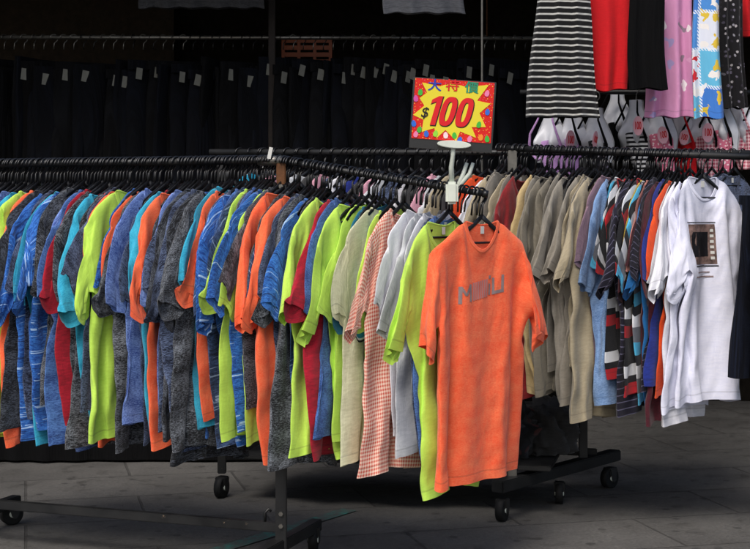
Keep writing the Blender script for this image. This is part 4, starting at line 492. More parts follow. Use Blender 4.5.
4,-7,0,-49,44,22,-10,-14,5,12,-9,3,9,-72,63,0,2,-1,-16,19,0,-6,8,-63,46,12,3,1,-17,8,5,4,0,-63,52,2,20,-24,-1,4,12,7,-31,-24,37,-11,30,-11,-17,1,20,6,-22,-40,32,10,19,-9,-8,-11,27,-3,-12,-54,50,0,15,-19,22,-22,17,1,-7,-17,1,24,-8,-6,6,-4,
-5,-9,24,-26,27,-24,17,-9,13,-16,18,-19,13,-8,-7,13,-2,-6,5,-6,-3,-3,0,55,-57,29,-22,4,4,-3,-7,21,-22,14,-8,8,-16,21,-11,-7,18,-10,4,-12,-6,4,48,-38,-7,9,-8,6,-15,19,12,-25,16,-7,-9,9,10,-8,-18,20,7,-11,7,-16,-2,31,-23,14,-28,16,-5,-11,23,15,-26,9,
-11,5,6,3,-4,-20,12,18,-6,-8,8,-19,29,-23,9,-7,-6,0,-8,29,10,-17,-16,17,-8,7,4,-6,-20,8,20,3,-17,11,-6,5,-7,9,-23,4,-1,-5,31,8,-24,8,-12,4,8,1,-6,-19,6,13,15,-19,4,12,7,-32,11,-5,-7,-5,1,32,5,-12,-17,19,-17,20,-12,0,-21,9,6,24,-9,-10,
-13,51,-41,-4,-3,-7,2,-5,31,14,-16,-9,-5,11,-2,5,-13,-16,12,-6,33,-1,-20,-13,56,-48,-1,-12,5,-4,21,21,-7,-18,1,3,13,-13,-7,-15,-4,29,11,5,-31,40,-39,0,-10,3,-9,38,10,-9,-16,10,-5,1,2,-13,-16,3,29,-3,16,-22,21,-28,-6,-11,9,-6,38,6,-10,-9,0,-2,4,-2,
-8,-22,5,20,13,10,-12,5,-21,-11,-7,10,-7,39,3,-7,1,-24,20,-7,-12,12,-26,0,12,26,3,-4,2,-25,-14,0,5,2,36,0,-4,-7,-9,1,1,0,-7,-15,-5,8,27,6,1,5,-36,-8,0,-1,15,30,-3,-2,-7,-11,3,-1,-3,5,-31,7,2,21,19,-8,11,-33,-14,0,-3,24,22,3,-6,-7,
-13,6,-3,-2,4,-25,1,0,16,27,-9,10,-28,-15,-3,1,23,22,-1,-7,3,-12,-13,6,9,-11,-15,-4,1,8,27,5,-4,-7,-32,2,3,22,20,0,-8,2,-20,8,-8,4,4,-23,-4,6,-7,32,10,13,-40,-16,3,7,21,15,1,-11,8,-22,-3,8,-3,6,-26,0,-5,11,18,13,23,-57,-3,-3,22,0,
27,-5,-11,12,-25,1,0,2,8,-22,-7,-1,0,35,-9,39,-65,3,-3,14,31,-8,-4,7,5,-29,12,-12,5,6,-14,-13,0,0,22,7,42,-72,4,-4,31,-3,16,-5,5,-6,-20,8,-10,16,-16,6,-20,-4,4,15,9,51,-77,0,5,26,-3,15,-2,7,-15,-7,-7,5,-8,12,-7,-20,1,-2,12,8,60,-79,
4,-3,21,12,8,7,-6,-16,0,-10,10,-11,7,-1,-20,1,-6,14,13,45,-72,3,20,-3,17,4,10,-3,-20,2,-5,-3,4,-8,13,-21,-10,5,4,19,36,-62,2,15,15,-2,16,-13,12,-10,-14,8,-6,-5,10,-8,-11,-8,6,-5,20,37,-57,1,12,12,18,-4,-12,19,-18,1,-15,11,-8,11,-10,-15,4,-10,
18,-7,45,-52,7,-1,32,-10,13,-19,17,3,-19,-5,0,5,-9,10,-20,3,-6,-6,15,44,-55,7,11,9,11,6,-25,24,-4,-20,5,-2,2,-2,-1,-16,3,-10,0,20,9,12,2,-6,-11,7,-20,16,-70,82,-2,5,-10,-7,-18,16,-62,76,3,-2,-2,-5,-26,7,-42,62,10,-4,2,-11,-18,4,-62,84,7,-8,
3,-16,7,-17,-73,103,-1,0,-13,8,-24,15,-84,87,10,1,-13,11,-16,-6,-71,78,15,-2,5,-10,-12,2,-87,95,6,1,-16,10,-16,-8,-36,68,-8,7,-5,-25,17,-4,-61,80,-11,7,0,-28,6,12,-59,62,7,-1,-1,-9,-23,16,-25,15,25,7,-6,-3,-33,34,-60,48,4,11,0,4,-39,35,-60,56,-24,33,
-7,-4,-19,25,-43,27,-19,38,-15,3,2,-1,-148,162,3,-29,24,7,-20,11,-4,11,-16,12,-11,11,-10,8,-72,85,-74,74,-60,59,-49,49,-42,42,-35,35,-20,21,4,-19,-32,32,-33,34,-34,33,-41,37,-34,50,-57,51,-47,50,-47,41,5,-4,4,-1,1,-4,-63,27,12,7,8,7,13,26,-61,-6,1,0,1,-4,
3,0,29,-1,4,-1,1,-2,-1,-62,27,13,4,9,7,14,20,-55,-5,-1,2,1,0,-6,1,28,2,3,-1,0,2,-6,-56,25,11,6,8,7,12,20,-52,-4,-2,0,2,3,-4,-12,35,5,0,-1,1,1,-5,-55,25,10,7,6,9,10,19,-52,1,-4,-2,3,3,1,-24,47,-3,3,-2,4,-2,-6,-51,24,
9,7,8,6,8,21,-50,0,-4,2,-3,6,-2,-13,30,5,1,3,-2,0,-4,-50,22,10,6,7,7,7,21,-49,0,-3,-1,2,2,-2,-12,32,2,2,0,3,-4,-1,-49,22,9,4,8,6,8,18,-46,1,-4,0,-2,7,-4,-13,34,2,-2,6,-3,1,-5,-43,18,8,8,4,7,7,17,-44,0,-2,-1,-1,
3,2,-15,35,-2,2,1,1,-2,-3,-41,16,10,6,3,7,7,16,-41,0,-2,-2,0,2,2,-14,33,-2,4,0,-1,-1,-3,-38,15,9,7,2,7,5,16,-38,-1,0,-4,2,-2,6,-18,35,-1,2,1,-3,1,-3,-36,14,8,7,2,6,5,15,-35,-1,-1,-3,1,6,-1,-25,44,-9,5,3,-3,-1,0,-36,
14,9,4,3,5,6,13,-33,-1,0,-1,-3,6,4,-26,34,-2,7,-2,-1,0,0,-34,13,9,2,4,4,6,13,-32,0,-1,-1,-2,6,2,-21,26,3,5,-2,0,-1,0,-30,10,10,0,6,2,6,13,-31,0,-1,0,-2,4,4,-21,24,3,6,-2,-1,0,0,-29,11,7,2,4,3,6,10,-27,-1,1,-2,
1,-1,5,-20,25,2,5,-2,0,-1,0,-25,9,5,5,1,4,4,11,-25,-2,0,0,1,0,1,-18,25,5,-1,0,0,0,0,-24,9,5,4,1,4,3,9,-21,-3,1,0,0,1,0,-19,26,5,-2,1,0,0,-1,-21,9,2,5,1,4,1,12,-24,0,0,0,0,1,0,-18,24,6,-1,-2,3,-2,-1,
-17,6,3,5,-1,4,2,10,-22,-1,3,-2,1,1,-2,-17,25,4,-1,0,0,0,1,-20,8,3,3,0,4,3,6,-19,1,0,0,0,2,-2,-20,28,1,0,2,-1,0,0,-16,5,3,3,1,1,4,6,-17,0,0,0,1,-1,2,-22,28,1,0,0,1,0,0,-14,4,2,3,0,3,2,5,-14,-2,2,
-1,1,0,1,-21,26,2,0,1,-3,3,0,-13,5,2,-1,2,2,3,3,-12,-1,1,0,0,0,1,-21,26,2,-1,2,-3,3,-1,-10,5,0,-1,1,3,1,4,-11,0,0,0,0,1,0,-22,29,-2,2,-1,1,-2,3,-8,2,0,0,-1,3,2,1,-6,-3,2,-1,1,0,0,-22,28,0,1,-2,2,-2,
2,-6,3,-1,-2,2,-1,3,0,-4,0,-2,1,-1,1,0,-20,25,0,1,-1,1,0,0,-3,1,-1,0,-1,0,1,1,-2,-1,-1,1,-2,0,3,599,-612,-3,-1,0,-6,5,-2,1,-3,167,-157,-3,0,-1,2,-7,1,4,-4,149,-140,-2,-2,1,2,-7,1,1,2,128,-123,2,-8,4,2,-3,-4,-1,6,110,
-108,0,5,-4,-4,-2,-2,8,-9,102,-91,1,-1,-3,0,1,-8,8,3,66,-64,-3,2,-4,3,-2,-1,2,-4,59,-55,2,2,9,-26,18,-8,12,-13,261,-235,-46,20,-3,-2,-5,-1,-4,8,142,-108,-45,14,8,-8,-4,-2,-2,8,124,-93,-42,14,0,1,-3,-7,-2,17,96,-76,-38,13,3,-5,5,-10,3,7,80,
-59,-36,17,-4,2,-1,-7,6,5,63,-46,-34,15,1,-3,-2,2,2,6,43,-34,-25,20,-19,8,-1,5,-1,10,18,-12,-29,27,-24,5,5,2,2,6,283,-303,46,-7,-6,-3,2,-3,2,-39,42,-42,45,-46,48,-47,47,-45,48,-51,56,-54,32,-21,-6,4,-6,6,-2,-4,25,-24,51,-18,1,-1,0,0,-22,1,4,
1,3,2,4,2,-22,-1,0,-1,0,-3,8,2,0,29,-7,0,0,0,-3,-18,1,3,0,5,0,5,1,-21,1,-2,0,2,-1,3,-5,6,32,-11,1,1,0,-4,-18,3,2,1,3,2,3,2,-20,-1,0,0,1,1,1,-6,5,34,-11,1,0,1,-5,-16,2,2,2,2,1,3,3,-19,-2,0,0,2,2,
-1,-7,5,36,-11,-2,1,2,-5,-16,2,3,1,1,3,1,3,-19,1,1,-4,1,7,-6,-3,2,35,-9,-3,3,0,-4,-15,1,3,1,1,3,1,3,-19,2,-2,-3,9,-4,2,-13,12,28,-7,0,0,0,-3,-15,2,2,2,0,2,2,1,-16,2,-3,0,2,1,-1,-11,32,1,0,0,-2,2,-18,3,0,
2,1,4,-1,2,-15,0,-5,6,-2,0,-15,38,-1,0,-1,3,-4,-14,2,0,3,0,2,2,0,-13,0,-4,2,1,0,-17,38,1,-2,1,0,-2,-15,4,0,1,2,0,2,2,-14,0,-2,0,1,1,-18,38,-1,0,0,1,-3,-13,3,1,-1,3,1,-1,4,-13,-1,1,-5,3,2,-18,36,0,0,0,-1,
-2,-12,4,0,0,1,2,0,2,-12,-1,0,-1,1,0,-16,35,-1,0,1,-2,-2,-10,3,0,1,0,1,1,2,-12,0,0,-1,-2,3,-17,35,-2,1,1,-3,-2,-8,2,1,-1,1,1,1,2,-12,0,1,-1,-3,4,-17,33,-2,2,-1,-1,-2,-8,2,1,0,-1,2,0,3,-11,0,-1,1,-1,0,-13,25,
4,2,-4,0,-1,-8,2,2,-3,3,-1,2,0,-8,0,-2,2,-1,-2,-11,22,7,0,-4,1,-2,-6,1,1,0,0,0,1,2,-9,2,-4,1,-1,2,-15,24,5,0,-3,0,2,-12,5,0,-1,1,0,2,-1,-4,-3,0,0,-2,1,-14,26,0,3,-3,1,0,-11,4,1,-1,1,1,-1,2,-5,-2,-1,0,
0,0,-17,28,0,2,-1,0,-3,-7,5,-3,2,-1,1,2,0,-5,-2,-2,2,1,-2,-18,29,0,1,-1,1,-3,-7,5,-3,2,0,0,0,2,-4,-2,-2,1,1,0,-22,32,-2,1,2,-3,-2,-4,1,0,0,1,0,1,0,-3,-1,-3,1,1,2,-25,32,1,-1,-1,1,-4,0,-5,3,0,1,0,1,0,
-3,0,-3,0,1,2,-24,31,0,-1,0,-1,2,-7,-1,1,2,-1,2,-1,1,-3,0,0,-2,-2,4,-24,32,-3,2,-2,1,-1,-5,-2,4,-1,0,2,-2,2,-2,0,0,-2,-1,-2,-18,29,-2,1,-1,1,-3,-2,0,-1,0,2,0,0,0,-1,0,0,0,0,-5,-21,32,-1,-2,2,-2,-1,-2,0,-1,2,
-1,0,1,0,0,-2,2,-1,1,-4,584,-596,4,-7,-3,1,-3,-1,135,-126,4,1,-9,-2,3,-6,120,-109,4,0,-7,-3,3,-4,101,-94,6,0,-4,-6,1,-5,91,-80,4,-4,5,-10,1,-3,71,-59,-2,1,-2,-3,-2,1,56,-48,-4,3,-2,-1,-1,-3,49,-47,5,1,4,-8,-2,0,259,-254,-9,-2,-5,0,
-4,5,127,-117,1,-5,-5,2,-5,-2,117,-99,0,-8,2,-8,2,-1,97,-79,-10,-4,6,-8,6,-13,91,-64,-16,13,-17,1,9,-9,63,-45,-2,-7,-9,7,-1,-3,44,-23,-8,-5,11,-23,1,1,40,-19,-9,7,9,-31,-2,7,
  ],
  [
-174,174,-13,27,-5,-13,25,-23,19,-16,16,-17,14,-12,14,-13,20,-32,34,-26,20,-19,24,-25,25,-28,28,-28,20,-15,23,-28,28,-29,27,-27,27,-24,19,-19,17,-10,-8,24,-40,21,-349,365,-9,5,-1,1,-3,7,6,-4,-3,4,1,-6,3,1,-5,4,-3,-7,5,-9,13,-358,352,2,-10,10,5,-13,11,9,-13,8,
2,-3,0,-6,6,-4,-8,8,1,-6,6,-18,-323,335,-2,5,1,-4,-1,6,10,-13,9,-4,-1,5,-3,-5,3,-5,-6,14,-10,4,2,-352,352,-7,6,4,-16,10,3,11,-18,16,-8,-2,5,2,-11,6,1,-17,17,-2,-10,9,-348,346,10,-8,-1,-10,11,0,5,-6,11,-10,4,-3,9,-9,-5,7,-20,22,-9,8,
-8,-342,337,13,4,-9,-13,13,1,7,-4,2,-9,10,-1,4,-10,-2,7,-20,12,9,-5,-11,-332,336,13,2,-9,-12,12,0,6,2,-1,-10,13,-7,2,6,-16,12,-28,28,-10,4,-9,-342,343,15,-3,4,-23,17,-6,6,7,-1,-11,8,4,-8,10,-14,7,-22,20,3,-18,14,-367,369,5,-4,5,-31,26,-8,9,0,
1,-4,-1,7,-4,6,-17,16,-20,-2,19,3,-34,-324,349,11,-9,5,-27,24,-8,2,10,-9,11,-10,8,-6,7,-16,11,-4,-16,19,4,-6,-369,371,4,0,-6,-21,23,-6,-1,13,-2,-9,5,3,0,-2,-12,15,-3,-22,22,3,-9,-361,365,9,-5,-9,-17,27,-14,4,10,2,-9,-2,11,-5,-7,1,8,1,-23,12,
9,3,-370,371,-6,7,-20,-5,22,-16,5,11,4,-16,5,4,5,-17,4,13,-2,-14,-6,22,-2,-360,358,-1,1,-22,9,16,-18,2,19,0,-10,-11,17,-3,-1,-15,20,2,-21,6,6,11,-359,340,12,5,-24,6,15,-19,8,12,1,-17,8,7,-1,-8,-10,18,4,-11,-1,-7,15,-366,376,-4,-14,-6,2,8,-14,10,
7,5,-16,3,7,8,-18,-7,19,3,-11,2,-6,12,-358,355,10,-16,-4,5,6,-15,4,18,-5,-7,-6,12,0,-7,-13,19,6,-6,-7,-5,11,-353,357,2,-12,5,-6,6,-14,7,14,-4,-10,10,-8,11,-17,-3,14,6,1,-12,-5,12,-355,361,-7,1,-10,10,-5,-10,3,19,-10,4,-12,6,11,-22,2,16,-1,2,
-11,4,-2,-351,366,-16,14,-9,-2,-3,-5,-4,23,-8,2,-14,9,7,-23,15,-5,16,-3,-10,5,-6,-345,362,-14,7,-11,12,-14,-2,7,12,-6,-1,-13,5,17,-22,-6,15,12,-9,4,-10,5,-351,365,-18,9,-12,15,-12,-3,-3,21,-4,-19,12,-8,13,-9,-21,30,-3,4,1,-16,9,-347,359,-18,8,-4,3,5,-24,
20,5,3,-14,-6,4,13,-16,-15,23,8,-2,0,-9,-2,-334,350,-16,1,15,-6,-16,1,25,-15,9,-11,-10,10,11,-20,-10,16,12,2,-5,1,-12,-330,348,-14,-4,14,5,-26,2,22,2,-9,-8,3,-7,17,-20,-2,-3,26,-2,1,-10,0,-334,350,-26,21,-3,-7,4,-23,31,-5,1,-11,2,-10,19,-24,1,8,13,
2,-2,5,-18,-323,342,-20,14,5,-8,-20,17,4,3,1,-4,-18,14,9,-15,-15,3,26,1,3,-9,-10,-345,326,15,9,-3,-20,14,-3,0,-8,-3,-6,24,6,-2,-11,-11,19,-14,7,-15,-10,29,8,-2,-12,9,-16,10,-6,-8,-11,24,12,-2,0,-22,25,-26,8,-10,-8,20,20,-12,4,9,-32,19,-13,-21,5,31,
5,-11,17,-12,-2,-18,21,-48,33,-4,27,3,-16,2,5,-16,6,-38,24,8,25,-14,6,-2,-4,-9,12,409,-414,-12,5,4,3,-16,24,-9,-1,11,-1,-18,-3,-2,19,-19,26,-15,10,4,0,-21,-9,10,-6,12,15,-19,25,1,-18,-27,31,-21,5,0,11,10,-4,13,-2,-37,3,19,-15,-2,5,19,8,9,-15,-36,
16,-3,-6,18,-11,18,3,23,-18,-40,4,27,-24,6,19,-5,-3,29,-13,-31,-3,1,27,-26,6,20,-1,-387,375,1,15,3,0,-2,0,7,-20,17,-21,23,-22,25,-26,25,-25,28,-29,26,-28,28,-7,0,1,0,0,-6,-9,-342,343,5,7,-4,7,-15,20,-5,2,1,-3,6,-6,2,3,-7,-2,4,-11,9,-1,1,
-351,317,45,-13,0,-11,13,-2,8,-3,-2,4,0,-2,0,2,-5,-1,0,3,-16,18,-11,-331,312,34,-13,4,-15,17,0,-3,6,-3,3,5,-5,-6,5,-4,4,-5,1,-6,0,12,-335,290,53,-14,-8,-7,22,-6,-6,11,-3,3,2,-4,-3,2,-4,1,5,-7,4,-16,19,-336,301,45,-16,-17,15,5,0,-13,18,-2,
0,5,-5,-7,6,-7,6,-2,2,-4,1,-8,-325,313,25,0,-29,20,10,-5,-11,18,-5,6,-3,-4,3,0,-13,14,-1,-10,4,1,1,-341,307,52,-19,-24,21,9,1,-21,19,2,2,-5,-2,7,-13,7,2,-2,-10,10,2,-19,-333,356,-8,-21,12,18,-3,-20,17,7,-8,7,-9,10,-20,16,3,-11,-10,18,-2,-350,
353,-12,-19,23,9,-2,-21,15,13,-12,8,-6,1,-9,8,6,-18,-2,19,-6,-339,345,-21,-9,26,9,-10,-18,14,8,-3,4,-8,11,-16,2,9,-16,0,18,-12,-315,321,-26,15,13,5,-5,-16,8,13,-5,1,-4,6,-4,-13,16,-5,-20,28,-5,-326,313,-15,23,10,-2,-1,-21,9,10,4,-4,-3,6,-2,-19,21,1,
-28,20,10,-332,299,10,16,7,-6,4,-24,9,16,-8,4,-2,5,-4,-22,27,-1,-25,16,5,-324,292,21,15,2,-5,1,-22,7,16,-2,-5,6,2,-4,-23,27,2,-24,10,14,-352,327,15,10,-6,2,2,-21,0,16,3,-7,9,-1,-2,-22,21,4,-12,-8,19,-354,344,5,4,-2,9,-10,-20,7,16,-7,11,-11,11,
-7,-19,15,9,-10,-7,13,-347,339,4,12,-6,-3,7,-30,6,24,-4,-8,3,7,-1,-22,14,4,-3,-8,8,-335,335,-5,13,2,-6,5,-28,6,19,1,-13,11,1,3,-24,11,6,0,-7,1,-326,323,12,1,0,0,4,-23,-6,27,-6,-8,9,3,4,-25,13,2,-2,3,-8,-320,323,6,5,-1,0,4,-33,17,8,
-2,3,-7,10,1,-16,6,-1,6,-7,2,-315,308,13,3,1,-3,6,-38,33,-5,2,-12,11,2,6,-14,6,-9,7,-7,7,-319,316,5,6,3,-4,-2,-29,21,11,-6,-11,6,14,-7,2,-17,7,5,-7,2,-310,317,-3,7,1,3,-5,-31,13,20,-8,-3,2,12,-4,-5,-13,0,17,-8,-1,-307,308,3,8,1,-5,
-1,-15,-15,35,-1,-9,-6,13,3,-19,11,-17,24,-13,8,-309,303,6,4,1,2,-18,6,-26,36,-3,-11,8,2,3,-6,-15,-1,23,-4,-6,-297,298,-3,12,2,-3,-7,-8,-20,36,-14,11,-6,4,8,-17,4,-23,32,3,-19,-290,298,3,8,-1,-3,1,-21,-14,37,-17,4,13,-7,6,-7,-6,-25,40,-5,-11,-308,293,
3,12,-1,-6,-10,7,-12,14,-12,20,3,-13,3,-5,-27,42,-19,20,-9,-3,1,-7,-17,18,9,10,-19,13,-14,-1,-19,24,10,-6,-3,14,-11,-20,-8,34,-6,13,-32,27,-4,-17,-22,33,11,0,-5,-18,19,-3,-54,59,0,-11,11,-7,15,-34,442,-433,-3,15,-11,10,-12,12,31,-40,-8,3,19,-14,3,1,43,-47,
-6,-1,5,16,-13,-4,57,-51,-8,-2,-1,22,-22,16,45,-46,-14,-4,13,-3,1,-4,62,-44,-30,17,3,-9,5,-6,53,-26,-33,18,-15,-4,30,-26,53,-23,-22,-1,-10,4,17,-21,-10,4,26,-9,-32,27,-12,12,-16,20,-17,14,-14,14,-18,22,-15,4,-13,18,-10,6,-2,3,-3,11,-15,3,17,-23,5,12,-19,20,
-22,24,-20,16,-22,28,-24,20,-9,-8,16,-28,3,26,6,-13,-11,2,18,-18,11,-19,26,-23,14,10,-6,-24,23,-8,-3,13,-2,-19,10,-6,23,-7,-19,4,18,5,-29,19,-21,28,-18,17,-12,15,-35,18,15,-19,6,11,-10,-16,21,8,-26,3,10,15,-2,-28,18,-22,29,-8,7,-8,13,-38,16,19,1,-13,-7,17,
-14,8,-11,-4,7,10,12,-6,-26,14,-17,24,0,10,-15,6,-32,16,15,10,-12,2,-18,5,4,-5,9,-10,22,7,-13,-23,11,-11,15,22,-18,8,-8,-20,-3,23,13,-7,0,-10,-12,8,-16,18,4,16,3,-12,-26,12,-14,27,10,-4,-14,5,-23,2,16,23,-13,-7,7,-32,21,-19,21,0,14,7,-7,-34,8,-5,
27,6,-10,8,-25,-2,-8,24,12,-5,9,-28,-8,22,-25,9,20,-6,22,-9,-32,-4,6,23,6,0,-6,-28,11,-15,29,15,-9,-2,-31,37,-45,15,19,-9,17,10,-7,-36,-3,12,22,2,7,-12,-25,7,-15,28,15,5,-31,3,25,-57,21,17,8,-1,20,-19,-31,1,10,28,-8,11,-10,-31,9,-11,19,24,2,-15,
-17,31,-63,26,22,-5,15,9,-15,-33,-3,17,21,8,-4,-6,-24,-5,-5,21,16,11,-10,-22,25,-61,30,18,1,13,5,-17,-26,-9,33,-5,21,-1,-9,-24,-8,-1,21,13,7,4,-27,24,-66,29,25,-1,17,-1,-26,-18,-3,28,1,15,1,-12,-21,-10,4,13,10,20,-4,-16,11,-65,44,-5,24,12,-5,-23,-18,-3,
22,8,8,10,-14,-25,-4,-3,16,6,22,0,-5,-11,-55,31,32,-12,20,2,-32,-15,-2,25,7,13,2,-23,3,-25,-2,17,8,18,1,5,-18,-62,55,-3,20,2,7,-35,-16,1,26,5,12,5,-12,-19,-17,4,12,9,18,-4,12,-20,-53,37,10,21,-2,0,-33,-13,6,27,-5,19,0,-5,-23,-15,-1,13,11,11,
11,-2,-6,-65,43,11,18,-8,9,-39,-6,-1,25,5,16,-6,4,-28,-17,3,10,11,10,6,12,-12,-68,49,10,10,9,-14,-29,-5,0,20,23,-12,15,-6,-23,-19,4,5,21,-4,21,-8,10,-73,40,26,-9,10,-1,-37,-6,6,18,16,-2,14,-8,-24,-17,2,1,20,4,16,-3,5,-67,37,26,-7,9,-12,-31,5,
-8,26,9,11,2,-4,-23,-17,0,3,20,-1,18,3,-4,-58,38,20,-4,9,-27,-13,-5,4,19,8,12,0,2,-26,-21,6,9,-3,15,12,8,-5,-49,26,26,-7,7,-35,-3,0,3,12,9,13,3,-1,-24,-18,0,4,10,8,13,5,1,-51,28,27,-9,-6,-16,-19,8,17,-15,22,15,1,-1,-22,-23,4,0,21,
-6,20,-4,16,-51,20,23,2,-27,4,-16,-6,15,4,6,23,-7,8,-23,-24,0,0,20,1,9,15,-4,-41,21,21,-9,1,-30,-1,-2,14,0,12,14,1,4,-18,-30,0,1,20,14,-4,1,11,-36,22,18,-17,2,-16,-16,2,6,17,3,13,5,-1,-14,-29,2,-5,20,8,2,9,7,-16,-26,4,17,8,3,-1,
-21,23,-8,-14,-4,0,13,4,5,10,-7,-19,6,-16,24,-24,18,-5,21,-4,4,-11,-12,-2,4,-17,18,2,11,8,-13,5,-1,-17,0,-9,20,-15,18,8,-4,-7,6,-2,-15,-7,-3,39,-13,-24,26,5,-18,25,-40,-3,30,-14,22,-40,30,9,6,-21,-17,-2,16,25,-40,31,-20,28,-22,14,-31,18,-22,36,-8,-13,
20,-3,-1,-16,-6,6,-8,11,16,-11,6,6,-3,-15,-5,-2,10,-17,25,6,-7,10,-16,-1,14,-32,2,19,-12,19,10,-13,17,-34,3,-6,24,-21,3,12,11,6,-12,-24,11,-9,37,-29,-7,15,-2,21,-3,-66,62,-9,3,-25,6,2,29,0,-2,-69,67,-9,1,-24,5,2,24,5,-2,-30,2,30,-21,-3,4,0,
0,-19,35,-34,24,-17,25,-26,18,-6,3,-8,16,-22,30,-17,-5,3,0,1,-2,9,-16,25,-29,17,-10,-2,12,4,-17,8,-4,-8,18,-8,14,-8,-6,-4,14,-7,-10,15,3,-4,-7,8,-24,12,0,21,-6,-19,3,12,-21,18,8,-9,10,-18,-2,16,5,-15,-8,12,10,-19,24,-39,14,19,7,-14,-13,-4,25,-22,
16,-7,9,4,-20,-4,20,2,6,-26,0,8,4,8,-32,23,18,-3,-15,-4,-18,31,-8,-7,6,9,4,-24,-4,28,-12,13,-8,-22,10,-9,27,-33,30,11,-6,-17,-3,-13,21,-6,15,-6,-7,17,-28,-4,25,3,-6,9,-25,-6,-8,43,-24,12,8,3,-20,-2,-21,22,17,-12,-2,13,0,-27,-4,30,-9,17,-8,-25,
6,-21,33,-21,40,-6,0,-17,-9,-12,12,19,-11,6,11,-9,-25,4,14,14,8,-20,-10,-11,-12,29,17,3,4,-19,-8,-19,9,19,7,-6,12,-14,-25,19,-4,26,0,-23,-4,-36,42,23,0,-6,-16,-2,-24,14,18,7,-9,17,-19,-23,8,14,16,6,-30,15,-60,55,22,-6,-4,-16,-4,-16,2,28,1,2,6,-18,
-19,1,15,26,0,-17,-23,-29,64,3,0,-13,-8,-1,-21,0,30,8,-8,9,-16,-17,-4,16,21,5,-10,-19,-47,74,-2,4,-15,-9,0,-22,5,29,0,7,-2,-22,2,-18,19,18,6,-6,-19,-47,74,1,-13,-2,-14,9,-27,4,26,16,-12,4,-11,-18,-7,27,-10,28,-2,-21,-50,71,1,-20,10,-13,1,-26,7,26,
7,5,-14,4,-22,-6,10,10,19,2,-19,-53,77,-16,3,-11,-8,12,-30,-1,35,-1,10,-17,10,-24,-10,7,15,18,2,-10,-58,68,-5,-6,-12,10,-9,-23,2,26,19,-15,10,-16,-8,-17,7,12,22,7,-12,-60,67,-2,-16,10,-12,-1,-24,8,25,-4,16,-3,-15,-6,-19,4,13,24,5,-5,-61,61,2,-19,8,-11,
4,-22,-4,28,5,11,-1,-20,-1,-17,-2,10,30,3,-3,-62,70,-19,5,-16,12,-13,-19,0,24,13,5,1,-25,13,-32,1,10,33,-2,2,-55,59,-11,-6,-7,6,-13,-9,-8,18,25,-3,7,-21,-3,-21,1,4,30,9,0,-54,58,-12,-6,-14,9,-3,-15,-5,4,34,5,-3,-17,-5,-19,6,-11,41,6,-1,-45,46,
-4,-21,9,2,-12,-18,4,11,23,6,1,-17,-14,-1,-15,5,29,14,-3,-36,32,2,-21,13,-12,-6,-10,-3,13,30,-4,2,-20,3,-22,1,-6,30,16,-3,-34,33,2,-23,11,-15,6,-24,6,23,2,15,4,-20,-5,-22,5,-6,26,17,0,-31,34,-7,-19,9,-5,-19,-4,7,12,19,9,-15,6,-16,-18,-6,4,24,
5,17,-34,27,2,-20,-5,8,-20,-6,5,12,24,-1,5,-14,-7,-23,3,-4,30,-3,14,-11,10,-6,-14,6,-8,-10,-8,2,18,24,-4,-5,4,-15,-21,1,0,9,21,8,-35,35,-1,-7,-16,-6,0,6,-17,44,-4,-6,-10,-16,10,-11,4,17,13,-9,4,-27,1,-1,-4,41,-25,15,2,-21,-10,1,-6,45,-8,-31,
32,-13,-18,3,-15,40,6,-28,19,-4,-19,-7,5,36,-40,26,4,1,-32,4,29,-19,-14,42,-33,18,-3,-22,9,21,-4,-25,3,22,-17,16,-19,31,-19,-5,-13,6,21,-20,14,15,-28,22,-24,-5,12,14,-19,27,-29,25,-15,-16,23,-22,11,25,-32,15,15,-23,-17,31,-27,35,-14,-16,35,-37,0,26,-27,28,5,-38,
34,-12,-20,23,-22,34,4,-38,17,17,-36,3,-145,163,-24,0,32,-5,-26,23,-19,15,-12,10,-7,5,-7,8,-73,87,-73,71,-57,57,-50,50,-42,39,-30,35,-23,22,1,-14,-37,37,-36,35,-37,40,-45,51,-52,53,-55,29,-10,33,-41,34,2,3,0,3,-5,0,-62,28,9,8,6,11,11,25,-63,-1,0,-2,4,-2,
2,-4,26,2,5,0,-2,-1,-3,-56,26,9,7,9,4,15,21,-56,-3,-2,1,0,3,0,-7,28,3,4,-4,2,-2,-1,-56,26,8,8,6,8,11,22,-54,-4,0,0,-3,5,3,-12,30,3,1,1,-1,-1,-3,-51,23,9,6,9,4,12,21,-51,-3,-3,2,1,-5,10,-14,31,-1,3,1,0,-1,-4,-49,23,
10,5,5,8,10,21,-51,0,-5,1,3,-1,1,-10,31,-1,2,3,-3,0,-2,-49,24,7,7,5,6,9,21,-48,-1,-6,5,-2,2,0,-14,37,-3,3,1,-2,0,-2,-47,23,7,5,6,7,6,22,-47,-2,-2,0,0,0,5,-17,35,0,0,3,-1,-1,-2,-44,20,8,4,7,4,7,20,-43,-2,-5,4,-1,
1,2,-10,25,3,1,2,-3,3,-4,-40,18,6,7,3,6,6,19,-40,-3,-2,0,3,2,-5,-11,29,4,-1,2,-1,0,-2,-38,16,6,8,2,6,5,17,-37,-2,-2,0,3,0,8,-34,39,4,1,-1,1,-1,0,-38,15,9,4,3,5,5,17,-35,-4,1,-3,4,1,7,-34,39,4,1,-2,1,1,-3,-34,
15,7,3,5,3,6,15,-34,-1,-2,1,0,3,5,-33,41,0,3,-3,3,-2,-1,-32,14,6,3,5,2,7,13,-32,-1,0,-2,2,2,5,-32,41,-2,2,0,0,0,-1,-31,14,6,3,3,3,6,12,-30,0,-1,-1,1,4,1,-29,42,-5,0,2,2,-2,-1,-27,12,5,2,5,2,5,11,-27,-2,0,1,
